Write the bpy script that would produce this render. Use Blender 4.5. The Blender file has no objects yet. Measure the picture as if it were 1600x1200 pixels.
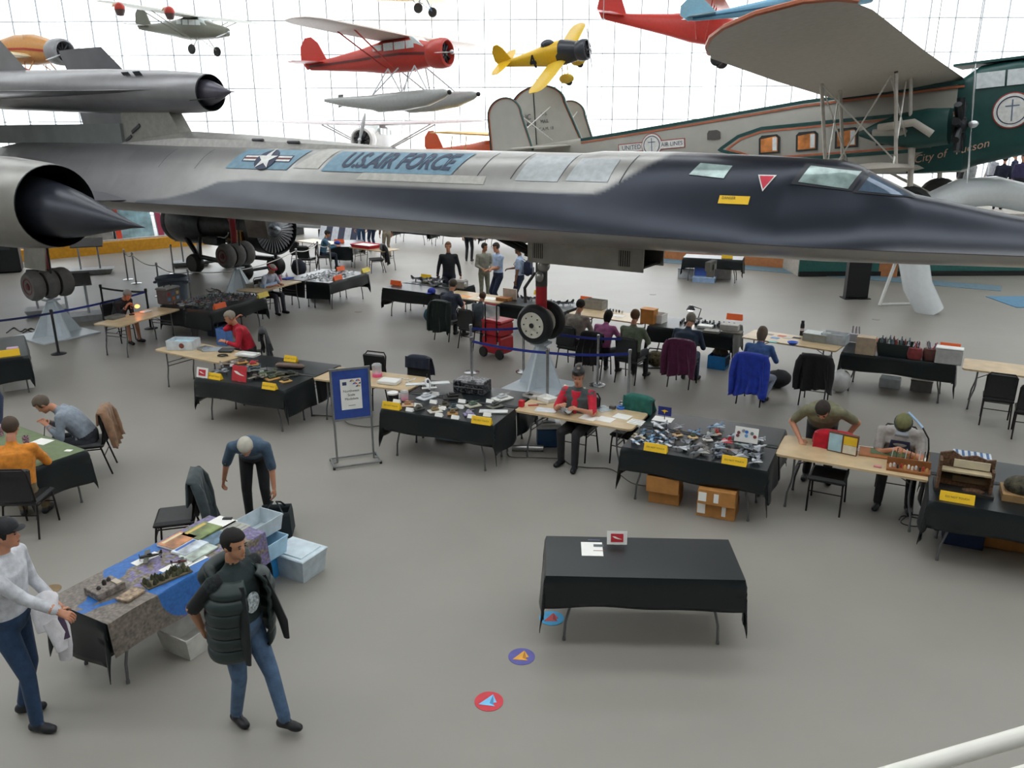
import bpy, math, random
import numpy as np
from mathutils import Vector, Matrix, kdtree, noise
random.seed(7)
sc = bpy.context.scene
COL = sc.collection
RAD = math.radians
# ---------------------------------------------------------------- camera
FPX, PITCH, ROLL, CAMH = 1255.6, RAD(17.66), RAD(-.26), 4.721
cd = bpy.data.cameras.new('camera'); cam = bpy.data.objects.new('camera', cd); COL.objects.link(cam)
cd.sensor_width = 36; cd.lens = 36 * FPX / 1600; cd.clip_start = .05; cd.clip_end = 300
cam.matrix_world = Matrix.Translation((0, 0, CAMH)) @ Matrix.Rotation(RAD(90) - PITCH, 4, 'X') @ Matrix.Rotation(ROLL, 4, 'Z')
sc.camera = cam
# ---------------------------------------------------------------- sky, exposure
wd = bpy.data.worlds.new('sky'); sc.world = wd; wd.use_nodes = True
bg = wd.node_tree.nodes['Background']; bg.inputs[0].default_value = (.93, .97, 1, 1); bg.inputs[1].default_value = 1.9
vs = sc.view_settings; vs.view_transform = 'Standard'; vs.look = 'None'; vs.gamma = 1; vs.use_curve_mapping = False; vs.exposure = 1.15
try:
    sc.cycles.use_denoising = True; sc.cycles.max_bounces = 8; sc.cycles.diffuse_bounces = 4; sc.cycles.glossy_bounces = 3; sc.cycles.transparent_max_bounces = 12
    sc.cycles.sample_clamp_indirect = 6
except Exception: pass

# ---------------------------------------------------------------- helpers
def lin(h):
    if isinstance(h, str):
        c = [int(h[i:i + 2], 16) / 255 for i in (0, 2, 4)]
    else: c = [v / 255 for v in h]
    return tuple(v / 12.92 if v <= .04045 else ((v + .055) / 1.055) ** 2.4 for v in c)
MATS = {}
def mat(name, col, rough=.6, metal=0, var=.08, scale=9, bump=0, spec=.5, sheen=0, trans=0, emit=0, attr=False):
    """procedural Principled material, colour varied by a noise texture"""
    if name in MATS: return MATS[name]
    m = bpy.data.materials.new(name); m.use_nodes = True; nt = m.node_tree; N = nt.nodes; L = nt.links
    b = N['Principled BSDF']; c = lin(col)
    b.inputs['Roughness'].default_value = rough; b.inputs['Metallic'].default_value = metal
    b.inputs['Specular IOR Level'].default_value = spec
    if sheen: b.inputs['Sheen Weight'].default_value = sheen; b.inputs['Sheen Roughness'].default_value = .4
    tc = N.new('ShaderNodeTexCoord'); nz = N.new('ShaderNodeTexNoise'); nz.inputs['Scale'].default_value = scale; nz.inputs['Detail'].default_value = 4
    L.new(tc.outputs['Object'], nz.inputs['Vector'])
    mx = N.new('ShaderNodeMix'); mx.data_type = 'RGBA'; mx.blend_type = 'MULTIPLY'; mx.inputs[0].default_value = 1
    rp = N.new('ShaderNodeMapRange'); rp.inputs['From Min'].default_value = .3; rp.inputs['From Max'].default_value = .7
    rp.inputs['To Min'].default_value = 1 - var * 2; rp.inputs['To Max'].default_value = 1 + var
    L.new(nz.outputs['Fac'], rp.inputs['Value']); L.new(rp.outputs['Result'], mx.inputs[7])
    if attr:
        at = N.new('ShaderNodeAttribute'); at.attribute_name = 'paint'; L.new(at.outputs['Color'], mx.inputs[6])
    else: mx.inputs[6].default_value = (*c, 1)
    L.new(mx.outputs[2], b.inputs['Base Color'])
    if bump:
        bp = N.new('ShaderNodeBump'); bp.inputs['Strength'].default_value = bump; bp.inputs['Distance'].default_value = .01
        n2 = N.new('ShaderNodeTexNoise'); n2.inputs['Scale'].default_value = scale * 6; L.new(tc.outputs['Object'], n2.inputs['Vector'])
        L.new(n2.outputs['Fac'], bp.inputs['Height']); L.new(bp.outputs['Normal'], b.inputs['Normal'])
    if emit:
        b.inputs['Emission Color'].default_value = (*c, 1); b.inputs['Emission Strength'].default_value = emit
    if trans:
        tr = N.new('ShaderNodeBsdfTransparent'); ms = N.new('ShaderNodeMixShader'); ms.inputs[0].default_value = 1 - trans
        L.new(tr.outputs[0], ms.inputs[1]); L.new(b.outputs[0], ms.inputs[2]); L.new(ms.outputs[0], N['Material Output'].inputs[0])
    MATS[name] = m
    return m
def hexm(h, rough=.6, **k):            # a plain paint, cloth or plastic of one colour
    return mat('paint_%s_%d' % (h, int(rough * 100)) + ''.join(sorted(k)), h, rough, **k)

def frame(path):
    """parallel-transport frames along a path"""
    P = [Vector(p) for p in path]; T = []
    for i in range(len(P)):
        t = P[min(i + 1, len(P) - 1)] - P[max(i - 1, 0)]
        T.append(t.normalized() if t.length > 1e-9 else Vector((0, 0, 1)))
    a = Vector((0, 0, 1)) if abs(T[0].z) < .9 else Vector((1, 0, 0))
    n = (a - T[0] * a.dot(T[0])).normalized(); out = []
    for i in range(len(P)):
        n = (n - T[i] * n.dot(T[i])); n = n.normalized() if n.length > 1e-6 else T[i].orthogonal().normalized()
        out.append((P[i], T[i], n, T[i].cross(n)))
    return out
class MB:
    def __init__(s): s.v = []; s.f = []; s.m = []; s.mi = 0
    def add(s, v, f):
        o = len(s.v); s.v += [tuple(p) for p in v]; s.f += [tuple(i + o for i in q) for q in f]; s.m += [s.mi] * len(f); return s
    def mat(s, i): s.mi = i; return s
    def box(s, c, d, M=None, tp=1, bev=0):
        x, y, z = d[0] / 2, d[1] / 2, d[2] / 2
        if bev:
            b = min(bev, x * .9, y * .9, z * .9)
            rings = [[(sx * (x - a), sy * (y - a), zz) for sx, sy in ((-1, -1), (1, -1), (1, 1), (-1, 1))] for zz, a in ((-z, b), (-z + b, 0), (z - b, 0), (z, b))]
            V = [p for r in rings for p in r]; Fc = [(3, 2, 1, 0), (12, 13, 14, 15)]
            for k in range(3):
                for i in range(4): Fc.append((k * 4 + i, k * 4 + (i + 1) % 4, k * 4 + 4 + (i + 1) % 4, k * 4 + 4 + i))
        else:
            V = [(sx * x * (tp if sz > 0 else 1), sy * y * (tp if sz > 0 else 1), sz * z) for sz in (-1, 1) for sx, sy in ((-1, -1), (1, -1), (1, 1), (-1, 1))]
            Fc = [(3, 2, 1, 0), (4, 5, 6, 7), (0, 1, 5, 4), (1, 2, 6, 5), (2, 3, 7, 6), (3, 0, 4, 7)]
        c = Vector(c)
        return s.add([(M @ Vector(p) if M else Vector(p)) + c for p in V], Fc)
    def loft(s, rings, closed=True, caps=True):
        n = len(rings[0]); V = [p for r in rings for p in r]; Fc = []
        for k in range(len(rings) - 1):
            for i in range(n if closed else n - 1):
                j = (i + 1) % n; Fc.append((k * n + i, k * n + j, k * n + n + j, k * n + n + i))
        if caps and closed:
            Fc.append(tuple(range(n - 1, -1, -1))); o = (len(rings) - 1) * n; Fc.append(tuple(range(o, o + n)))
        return s.add(V, Fc)
    def tube(s, path, r, n=8, caps=True, flat=1):
        fr = frame(path); R = r if isinstance(r, (list, tuple)) else [r] * len(path)
        return s.loft([[p + (a * math.cos(2 * math.pi * k / n) * flat + b * math.sin(2 * math.pi * k / n)) * R[i] for k in range(n)] for i, (p, t, a, b) in enumerate(fr)], True, caps)
    def lathe(s, prof, n=20, M=None, caps=True):   # prof [(r, z)], axis z unless M
        M = M or Matrix()
        return s.loft([[M @ Vector((max(r, 1e-4) * math.cos(2 * math.pi * k / n), max(r, 1e-4) * math.sin(2 * math.pi * k / n), z)) for k in range(n)] for r, z in prof], True, caps)
    def ell(s, c, r, M=None, nu=12, nv=8):
        c = Vector(c); R = []
        for j in range(nv + 1):
            ph = math.pi * j / nv - math.pi / 2; cr = max(math.cos(ph), .02)
            R.append([c + (M @ Vector(q) if M else Vector(q)) for q in [(r[0] * cr * math.cos(2 * math.pi * k / nu), r[1] * cr * math.sin(2 * math.pi * k / nu), r[2] * math.sin(ph)) for k in range(nu)]])
        return s.loft(R)
    def prism(s, poly, h, M=None):     # polygon in xy, extruded 0..h
        n = len(poly); V = [(x, y, 0) for x, y in poly] + [(x, y, h) for x, y in poly]
        Fc = [tuple(range(n - 1, -1, -1)), tuple(range(n, 2 * n))] + [(i, (i + 1) % n, n + (i + 1) % n, n + i) for i in range(n)]
        return s.add([M @ Vector(p) if M else p for p in V], Fc)
    def grid(s, fn, nu, nv):
        return s.add([fn(i / nu, j / nv) for j in range(nv + 1) for i in range(nu + 1)],
                     [(j * (nu + 1) + i, j * (nu + 1) + i + 1, (j + 1) * (nu + 1) + i + 1, (j + 1) * (nu + 1) + i) for j in range(nv) for i in range(nu)])
    def mesh(s, name, mats, smooth=.7):
        me = bpy.data.meshes.new(name); me.from_pydata(s.v, [], s.f)
        for m in (mats if isinstance(mats, (list, tuple)) else [mats]): me.materials.append(m)
        me.polygons.foreach_set('material_index', s.m)
        if smooth:
            me.polygons.foreach_set('use_smooth', [True] * len(me.polygons))
            try: me.set_sharp_from_angle(angle=smooth)
            except Exception: pass
        me.update(); return me
    def build(s, name, mats, parent=None, smooth=.7, solid=0):
        o = link(name, s.mesh(name, mats, smooth), parent)
        if solid:
            md = o.modifiers.new('thickness', 'SOLIDIFY'); md.thickness = solid; md.offset = 0
        return o
def link(name, data, parent=None):
    o = bpy.data.objects.new(name, data); COL.objects.link(o)
    if parent: o.parent = parent
    return o
def tag(o, label, cat, group=None, kind=None):
    if label: o['label'] = label
    if cat: o['category'] = cat
    if group: o['group'] = group
    if kind: o['kind'] = kind
    return o
def thing(name, label, cat, loc=(0, 0, 0), rz=0, group=None):
    o = link(name, None); o.location = loc; o.rotation_euler = (0, 0, RAD(rz)); o.empty_display_size = .1
    return tag(o, label, cat, group)
def struct(o):
    o['kind'] = 'structure'; return o
def copy_tree(o, parent=None, kids=None):
    c = o.copy(); COL.objects.link(c)
    if parent: c.parent = parent
    for ch in (kids if kids is not None else list(o.children)): copy_tree(ch, c)
    return c
# a pixel of the 1600x1200 photograph -> the point of the place at height z (tables 0.745, floor 0)
def ray(px, py):
    u, v = px - 800, py - 600; c, s = math.cos(ROLL), math.sin(ROLL); u, v = c * u + s * v, -s * u + c * v
    up = -v / FPX
    return u / FPX, math.cos(PITCH) + up * math.sin(PITCH), -math.sin(PITCH) + up * math.cos(PITCH)
def G(px, py, z=0):
    x, y, dz = ray(px, py); t = (z - CAMH) / dz
    return Vector((x * t, y * t, z))
def A(px, py, Y):
    x, y, dz = ray(px, py); t = Y / y
    return Vector((x * t, Y, CAMH + dz * t))
def text_mb(body, size, spacing=1, bold=0, shear=0, align='CENTER'):
    """lettering as flat mesh data in the xy plane, returned as (verts, faces)"""
    cu = bpy.data.curves.new('lettering', 'FONT'); cu.body = body; cu.size = size; cu.align_x = align; cu.align_y = 'CENTER'
    cu.space_character = spacing; cu.offset = bold; cu.shear = shear; cu.resolution_u = 3
    o = bpy.data.objects.new('lettering', cu); COL.objects.link(o)
    dg = bpy.context.evaluated_depsgraph_get(); me = bpy.data.meshes.new_from_object(o.evaluated_get(dg))
    v = [tuple(p.co) for p in me.vertices]; f = [tuple(p.vertices) for p in me.polygons]
    bpy.data.objects.remove(o); bpy.data.curves.remove(cu); bpy.data.meshes.remove(me)
    return v, f
def letters(name, body, size, M, m, parent=None, **k):
    v, f = text_mb(body, size, **k); b = MB(); b.add([M @ Vector(p) for p in v], f)
    return b.build(name, m, parent, smooth=0)
def lerp(t, xs):                       # piecewise-linear table lookup
    return float(np.interp(t, [p[0] for p in xs], [p[1] for p in xs]))
def Rz(a): return Matrix.Rotation(RAD(a), 4, 'Z')
def Rx(a): return Matrix.Rotation(RAD(a), 4, 'X')
def Ry(a): return Matrix.Rotation(RAD(a), 4, 'Y')
def Tr(*p): return Matrix.Translation(p if len(p) == 3 else p[0])
# common materials
M_STEEL = mat('brushed_steel', 'b4b4b2', .3, .9, .05)
M_DARKMETAL = mat('dark_metal', '3a3a3c', .4, .7)
M_BLACK = mat('black_plastic', '141518', .45)
M_CLOTH = mat('black_tablecloth', '0a1418', .33, var=.12, scale=30, bump=.04, spec=.55)
M_WOOD = mat('birch_plywood', 'c8b08a', .36, var=.08, scale=5)
M_TLEG = mat('grey_leg_enamel', '6f7072', .4, .5)
M_RUBBER = mat('tyre_rubber', '2b2b2c', .7)
M_WHITE = mat('white_paint', 'e6e6e2', .45, var=.03)
M_PAPER = mat('paper', 'efeee8', .7, var=.02)
M_YELLOW = mat('yellow_card', 'f2c31c', .6, var=.03)
M_ORANGE = mat('orange_card', 'f0662a', .6, var=.03)
M_CARD = mat('cardboard', 'b07a3e', .75, var=.08)
M_INK = mat('ink', '1b1b20', .6)

# ---------------------------------------------------------------- the hall
def box_struct(name, c, d, m, parent=None):
    o = MB().box(c, d).build(name, m, parent, smooth=0)
    if not parent: struct(o)
    return o
floor_m = mat('grey_carpet', '8f8b83', .46, var=.025, scale=.9, bump=.12, spec=.5)
box_struct('floor', (0, 18, -.1), (80, 60, .2), floor_m)
YW = 47.5
GX, GZ = 1.42, 1.72
win = thing('window_1', None, None, (0, YW, 0)); struct(win)
glass = mat('clear_glass', 'eef4f4', .05, var=.01, trans=.93)
frame_m = mat('window_frame_white', 'a6abb0', .4)
pane = MB().box((0, 0, 0), (GX - .06, .03, GZ - .06)).mesh('pane', glass, 0)
NC, NR = 42, 7
for i in range(NC):
    for j in range(NR):
        o = link('pane', pane, win); o.location = ((i - NC / 2 + .5) * GX, 0, (j + .5) * GZ)
mul = MB().box((0, 0, 0), (.055, .12, NR * GZ)).mesh('mullion', frame_m, 0)
for i in range(NC + 1):
    o = link('mullion', mul, win); o.location = ((i - NC / 2) * GX, 0, NR * GZ / 2)
tra = MB().box((0, 0, 0), (NC * GX, .1, .05)).mesh('transom', frame_m, 0)
for j in range(NR + 1):
    o = link('transom', tra, win); o.location = (0, 0, j * GZ)
WX = NC * GX / 2; ZC = NR * GZ + .1
for nm, x in (('wall_left', -WX - .2), ('wall_right', WX + .2)):
    box_struct(nm, (x, 20, ZC / 2), (.3, 56, ZC), mat('pale_wall', 'c8c8c4', .8))
box_struct('wall_light_block', (0, -7.6, ZC / 2), (2 * WX, .3, ZC), mat('light_block_grey', '6e6e6c', .85))  # unseen wall added behind the camera, dark grey to cut frontal light
# roof: white deck bays with glazed strips between them
ceil = MB()
for k in range(8): ceil.box((0, -7 + k * 7.8, ZC + .15), (2 * WX, 5.2, .3))
struct(ceil.build('ceiling', mat('white_roof_deck', 'd6d6d2', .8), smooth=0))
sk = thing('window_2', None, None, (0, 0, ZC)); struct(sk)
for k in range(7):
    for x in range(-3, 4):
        MB().box((x * 8.5, -3.1 + k * 7.8, .1), (8.3, 2.55, .03)).build('pane', glass, sk, 0)
# ---------------------------------------------------------------- the long black reconnaissance jet
BB = thing('reconnaissance_jet', 'long dark grey reconnaissance jet with pointed chined nose, parked across the hall', 'aircraft', (.55, 14.65, 0), -33)
ZT = [(-21, 3.6), (-19, 4.2), (-17, 4.42), (-14, 4.42), (-10, 4.4), (-6, 4.37), (-2, 4.34), (.85, 4.31), (1.2, 4.35), (2.5, 4.35), (4, 4.31), (5.05, 4.26), (5.25, 4.2), (5.45, 4.09), (6.0, 3.83), (6.5, 3.74), (7, 3.64), (7.5, 3.56), (8.5, 3.42), (9.4, 3.3), (9.7, 3.27)]
ZCH = [(-21, 3.2), (-12, 3.14), (-6, 3.21), (0, 3.19), (5, 3.17), (9.4, 3.22), (9.7, 3.24)]
ZB = [(-21, 3.0), (-17, 2.75), (-10, 2.78), (0, 2.79), (5, 2.85), (7.5, 2.96), (9.4, 3.15), (9.7, 3.2)]
WW = [(-21, .5), (-19, 1.3), (-16, 1.8), (-8, 1.75), (0, 1.55), (4, 1.36), (6, 1.13), (8, .78), (9.4, .25), (9.7, .03)]
def bez(p, t):
    u = 1 - t
    return tuple(u * u * u * p[0][i] + 3 * u * u * t * p[1][i] + 3 * u * t * t * p[2][i] + t * t * t * p[3][i] for i in (0, 1))
def upper(s):
    zt, zc, w = lerp(s, ZT), lerp(s, ZCH), lerp(s, WW)
    k = .60 if s < 4.4 else max(.40, .60 - (s - 4.4) * .18)
    return [(0, zt), (w * k, zt), (w * k, zc + .30 * (zt - zc)), (w, zc)]
def lower(s):
    zb, zc, w = lerp(s, ZB), lerp(s, ZCH), lerp(s, WW)
    return [(w, zc), (w * .93, zc - .05), (w * .75, zb), (0, zb)]
def skin(s, z, off=.012, side=-1):
    """point on the upper starboard skin at station s and height z"""
    c = upper(s); lo, hi = 0, 1
    for _ in range(24):
        m = (lo + hi) / 2
        if bez(c, m)[1] > z: lo = m
        else: hi = m
    a, b = bez(c, lo), bez(c, min(1, lo + .02)); n = Vector((0, -(b[1] - a[1]), b[0] - a[0]))
    n = n.normalized() if n.length > 1e-6 else Vector((0, 0, 1))
    return Vector((s, side * (a[0] + n.y * off), a[1] + n.z * off))
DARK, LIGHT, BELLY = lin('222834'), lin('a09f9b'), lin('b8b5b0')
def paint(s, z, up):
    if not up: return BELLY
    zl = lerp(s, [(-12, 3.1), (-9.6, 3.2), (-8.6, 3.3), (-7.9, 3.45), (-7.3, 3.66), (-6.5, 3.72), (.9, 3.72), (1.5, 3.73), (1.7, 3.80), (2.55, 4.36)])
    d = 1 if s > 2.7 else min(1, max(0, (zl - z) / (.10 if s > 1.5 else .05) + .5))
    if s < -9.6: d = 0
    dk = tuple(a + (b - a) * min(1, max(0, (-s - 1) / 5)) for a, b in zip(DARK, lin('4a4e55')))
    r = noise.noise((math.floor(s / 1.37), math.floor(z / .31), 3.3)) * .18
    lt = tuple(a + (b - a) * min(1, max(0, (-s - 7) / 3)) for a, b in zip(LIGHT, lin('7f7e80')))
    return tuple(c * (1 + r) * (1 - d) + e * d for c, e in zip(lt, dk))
mb = MB(); pc = []
SS = np.arange(-21, 9.71, .06); nU, nL = 40, 10
ring = []
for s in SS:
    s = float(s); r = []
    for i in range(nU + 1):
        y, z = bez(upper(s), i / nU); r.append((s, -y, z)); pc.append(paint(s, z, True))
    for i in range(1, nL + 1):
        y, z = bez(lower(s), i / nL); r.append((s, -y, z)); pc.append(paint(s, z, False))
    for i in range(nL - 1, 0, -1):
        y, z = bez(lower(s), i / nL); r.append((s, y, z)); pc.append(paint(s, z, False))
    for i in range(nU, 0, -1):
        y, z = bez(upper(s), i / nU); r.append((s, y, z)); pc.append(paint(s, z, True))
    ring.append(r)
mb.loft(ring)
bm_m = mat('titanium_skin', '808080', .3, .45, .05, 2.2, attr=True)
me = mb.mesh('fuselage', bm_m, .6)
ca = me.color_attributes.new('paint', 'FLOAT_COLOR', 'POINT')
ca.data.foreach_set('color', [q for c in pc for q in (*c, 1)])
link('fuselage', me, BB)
def patch(name, quad, m, off=.012, nu=8, nv=6, parent=BB):
    """panel lying on the skin; quad = (s,z) corners tl, tr, br, bl"""
    tl, tr, br, bl = quad
    def fn(u, v):
        s = (tl[0] * (1 - u) + tr[0] * u) * (1 - v) + (bl[0] * (1 - u) + br[0] * u) * v
        z = (tl[1] * (1 - u) + tr[1] * u) * (1 - v) + (bl[1] * (1 - u) + br[1] * u) * v
        return skin(s, z, off)
    return MB().grid(fn, nu, nv).build(name, m, parent, .6)
blue_m = hexm('6f93a6', .45)
patch('marking_panel', ((-7.1, 4.3), (-5.2, 4.3), (-5.45, 3.93), (-7.3, 3.93)), blue_m)
patch('marking_panel', ((-4.35, 4.285), (-1.15, 4.285), (-1.35, 3.93), (-4.5, 3.93)), blue_m)
for q in (((1.05, 4.24), (1.75, 4.24), (1.7, 3.9), (.95, 3.9)), ((-4.9, 4.33), (-4.45, 4.33), (-4.6, 3.97), (-5.3, 3.97)), ((-3.4, 3.93), (-.6, 3.93), (-.6, 3.8), (-3.5, 3.8)), ((.1, 4.27), (.9, 4.27), (.8, 3.88), (0, 3.88))):
    patch('access_panel', q, hexm('b3b8ba' if q[0][0] > -3 else 'b6b4ad', .4, metal=.2), .008)
def on_skin(v, f, s0, z0, name, m, off, slant=0):
    import bmesh
    b = bmesh.new(); vs_ = [b.verts.new(p) for p in v]
    for q in f:
        try: b.faces.new([vs_[i] for i in q])
        except ValueError: pass
    bmesh.ops.triangulate(b, faces=b.faces[:])
    for _ in range(2):
        bmesh.ops.subdivide_edges(b, edges=[e for e in b.edges if e.calc_length() > .07], cuts=1)
    for p in b.verts: p.co = skin(s0 + p.co.x, z0 + p.co.y, off)
    me = bpy.data.meshes.new(name); b.to_mesh(me); b.free(); me.materials.append(m)
    return link(name, me, BB)
v, f = text_mb('U.S.AIR FORCE', .36, 1.0, .012, .25)
xs = [p[0] for p in v]; k = 2.66 / (max(xs) - min(xs))
on_skin([(p[0] * k, p[1] * .98, 0) for p in v], f, -2.75, 4.12, 'lettering', hexm('2f3d55', .5), .02)
# national insignia: bars, disc, star
navy = hexm('27344f', .5); wht = hexm('e8e8e4', .5)
def poly(fn, n): return [fn(i) for i in range(n)], [tuple(range(n))]
disc = poly(lambda i: (.30 * math.cos(i * math.tau / 28), .185 * math.sin(i * math.tau / 28), 0), 28)
rect = lambda x0, x1, y0, y1: ([(x0, y0, 0), (x1, y0, 0), (x1, y1, 0), (x0, y1, 0)], [(0, 1, 2, 3)])
for i, (x0, x1) in enumerate(((-.72, -.26), (.26, .72))):
    on_skin(*rect(x0, x1, -.035, .095), -6.2, 4.1, 'insignia_border', navy, .016)
    on_skin(*rect(x0 + .03, x1 - .03, -.018, .078), -6.2, 4.1, 'insignia_bar', wht, .020)
    on_skin(*rect(x0 + .03, x1 - .03, .015, .045), -6.2, 4.1, 'insignia_stripe', hexm('6b2a30', .5), .024)
on_skin(*disc, -6.2, 4.1, 'insignia_disc', navy, .028)
star = [(0, 0, 0)] + [((.30 if i % 2 == 0 else .12) * math.sin(i * math.pi / 5), (.2 if i % 2 == 0 else .075) * math.cos(i * math.pi / 5), 0) for i in range(10)]
on_skin(star, [(0, i + 1, (i + 1) % 10 + 1) for i in range(10)], -6.2, 4.11, 'insignia_star', wht, .034)
# windows and stencils of the forward fuselage
win_m = mat('cockpit_glass', '9fb4b0', .08, .1, .25, 4)
frame_d = hexm('171b24', .4)
patch('window', ((3.08, 4.2), (3.58, 4.17), (3.52, 4.0), (2.98, 4.04)), win_m)
patch('canopy_frame', ((4.58, 4.22), (5.37, 4.14), (5.27, 3.87), (4.48, 3.95)), frame_d, .010)
patch('canopy_window', ((4.66, 4.185), (5.32, 4.115), (5.22, 3.895), (4.57, 3.975)), win_m, .016)
patch('windshield_frame', ((5.40, 4.11), (5.5, 4.06), (6.05, 3.79), (5.29, 3.85)), frame_d, .010)
patch('windshield', ((5.44, 4.07), (5.50, 4.04), (5.97, 3.805), (5.35, 3.87)), mat('windshield_glass', '56677a', .06, .2, .1), .016)
on_skin([(-.13, .1, 0), (.13, .1, 0), (0, -.12, 0)], [(0, 2, 1)], 4.13, 3.96, 'warning_triangle', wht, .012)
on_skin([(-.10, .082, 0), (.10, .082, 0), (0, -.09, 0)], [(0, 2, 1)], 4.13, 3.96, 'warning_triangle', hexm('cf2740', .5), .018)
on_skin(*rect(-.22, .22, -.055, .055), 3.76, 3.715, 'notice_plate', M_YELLOW, .012)
v, f = text_mb('DANGER', .05); on_skin(v, f, 3.68, 3.735, 'lettering', M_INK, .017)
# panel seams on the back
for s in (.0, .9, 2.0, -.7, -9.5, -8.2): patch('panel_seam', ((s, 4.3), (s + .016, 4.3), (s - .09, 3.9), (s - .106, 3.9)), frame_d, .006, 1, 8)
# belly: bay doors with grilles round the nose wheel
tit = mat('bare_titanium', '8f8b84', .32, .6, .12, 3)
MB().box((1.08, -.42, 2.66), (2.22, .03, .42)).build('gear_door', tit, BB, 0)
MB().box((1.08, .42, 2.66), (2.22, .03, .42)).build('gear_door', tit, BB, 0)
MB().box((1.08, 0, 2.5), (2.1, .8, .03)).build('bay_cover', mat('bay_dark', '24221f', .6), BB, 0)
for s0 in (.18, 1.85):
    MB().box((s0, -.437, 2.66), (.2, .006, .26)).build('grille', mat('grille_dark', '2c2822', .6), BB, 0)
    for k in range(5): MB().box((s0 - .08 + k * .04, -.442, 2.66), (.014, .008, .26)).build('grille_bar', tit, BB, 0)
MB().box((3.35, -.5, 2.68), (.08, .3, .14)).box((3.35, -.5, 2.6), (.12, .02, .2)).build('antenna', tit, BB, 0)
# wings
def slab(sections, n=10):
    """airfoil slab: sections (x_le, x_te, y, z, t)"""
    R = []
    for xl, xt, y, z, t in sections:
        r = []
        for k in range(n):
            u = k / (n - 1); r.append((xl + (xt - xl) * u, y, z + t * .5 * math.sin(math.pi * min(1, u ** .7)) + .004))
        for k in range(n - 2, 0, -1):
            u = k / (n - 1); r.append((xl + (xt - xl) * u, y, z - t * .5 * math.sin(math.pi * min(1, u ** .7)) - .004))
        R.append(r)
    return R
wing_m = mat('titanium_wing', '77767a', .4, .3, .08, 2)
for sd in (-1, 1):
    MB().loft(slab([(-9.3, -20.8, sd * 1.2, 3.2, .36), (-10.6, -20.8, sd * 2.2, 3.2, .32), (-13, -20.7, sd * 3.9, 3.2, .28), (-14.2, -20.4, sd * 5, 3.2, .2), (-18.8, -20, sd * 8.3, 3.2, .05)])).build('wing', wing_m, BB, .5)
    # engine nacelle, intake spike, canted fin
    X = Matrix(((0, 0, 1, 0), (0, 1, 0, 0), (1, 0, 0, 0), (0, 0, 0, 1)))
    y0 = sd * 3.9; Mn = Tr(-8.82, y0, 3.29) @ X
    nac = MB().lathe([(.80, 0), (.84, -.35), (.92, -1.5), (.97, -3.5), (.97, -8), (.85, -11), (.8, -11.4), (.7, -11.3), (.02, -11.2)], 40, Mn, caps=False)
    nac.build('nacelle', mat('nacelle_skin', '92908a', .28, .6, .06, 2), BB, .6)
    MB().lathe([(.80, .0), (.79, .02), (.775, -.02), (.74, -.5), (.7, -1.6), (.05, -1.7)], 40, Mn, caps=False).build('intake_lip', mat('intake_dark', '1d1f25', .4, .3), BB, .6)
    tipv = Vector((2.72, sd * -.08, -.26)); R = []
    for k in range(12):
        u = k / 11; r = [.60, .61, .60, .575, .53, .47, .395, .31, .225, .14, .062, .004][k]; c = Vector((-1.5, 0, 0)).lerp(tipv, u)
        R.append([Vector((-8.82, y0, 3.29)) + c + Vector((0, r * math.cos(a * math.tau / 32), r * math.sin(a * math.tau / 32))) for a in range(32)])
    MB().loft(R).build('intake_spike', mat('spike_grey', '30333c', .33, .35, .06, 3), BB, .8)
    # fins lean inwards
    secs = [(-16.35, -20.7, 4.05), (-17.0, -20.3, 6.3), (-18.0, -20.43, 7.2)]
    MBf = MB(); R = []
    for xl, xt, z in secs:
        r = []
        for k in range(10):
            u = k / 9; r.append((xl + (xt - xl) * u, y0 - sd * (z - 4.05) * .22 + .08 * math.sin(math.pi * u), z))
        for k in range(8, 0, -1):
            u = k / 9; r.append((xl + (xt - xl) * u, y0 - sd * (z - 4.05) * .22 - .08 * math.sin(math.pi * u), z))
        R.append(r)
    MBf.loft(R).build('fin', mat('fin_skin', '76757a', .45, .25, .06, 2), BB, .5)
    # main gear
    gx, gy = -12.0, sd * 2.72
    g = MB().tube([(gx, gy, 3.2), (gx, gy, 1.45)], [.10, .085], 12).tube([(gx, gy, 2.1), (gx - .9, gy, 3.1)], .04, 8)
    st = g.build('main_gear_strut', mat('gear_red', '8e1420', .45), BB)
    MB().tube([(gx, gy - .5, 1.25), (gx, gy + .5, 1.25)], .07, 10).tube([(gx, gy, 1.25), (gx, gy, 1.6)], .1, 10).tube([(gx + .2, gy, 1.3), (gx + .25, gy, 2.2)], .025).build('axle', M_DARKMETAL, BB)
    MB().box((gx + .5, gy + sd * .42, 2.1), (.9, .03, .8), Rz(0) @ Rx(sd * 8)).build('gear_door', tit, BB, 0)
    for q in (-.34, 0, .34):
        w = MB().lathe([(.1, -.13), (.2, -.14), (.29, -.14), (.34, -.08), (.355, 0), (.34, .08), (.29, .14), (.2, .14), (.1, .13)], 28, Tr(gx, gy + q, 1.25) @ Rx(90)).build('wheel', mat('grey_tyre', '6c6a68', .7), BB, .6)
        MB().lathe([(.01, -.165), (.06, -.16), (.1, -.12), (.19, -.146), (.2, -.14), (.2, .14), (.19, .146), (.1, .12), (.06, .16), (.01, .165)], 20, Tr(gx, gy + q, 1.25) @ Rx(90)).build('hub', mat('hub_red', '5d1a20', .4, .4), w, .6)
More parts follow.
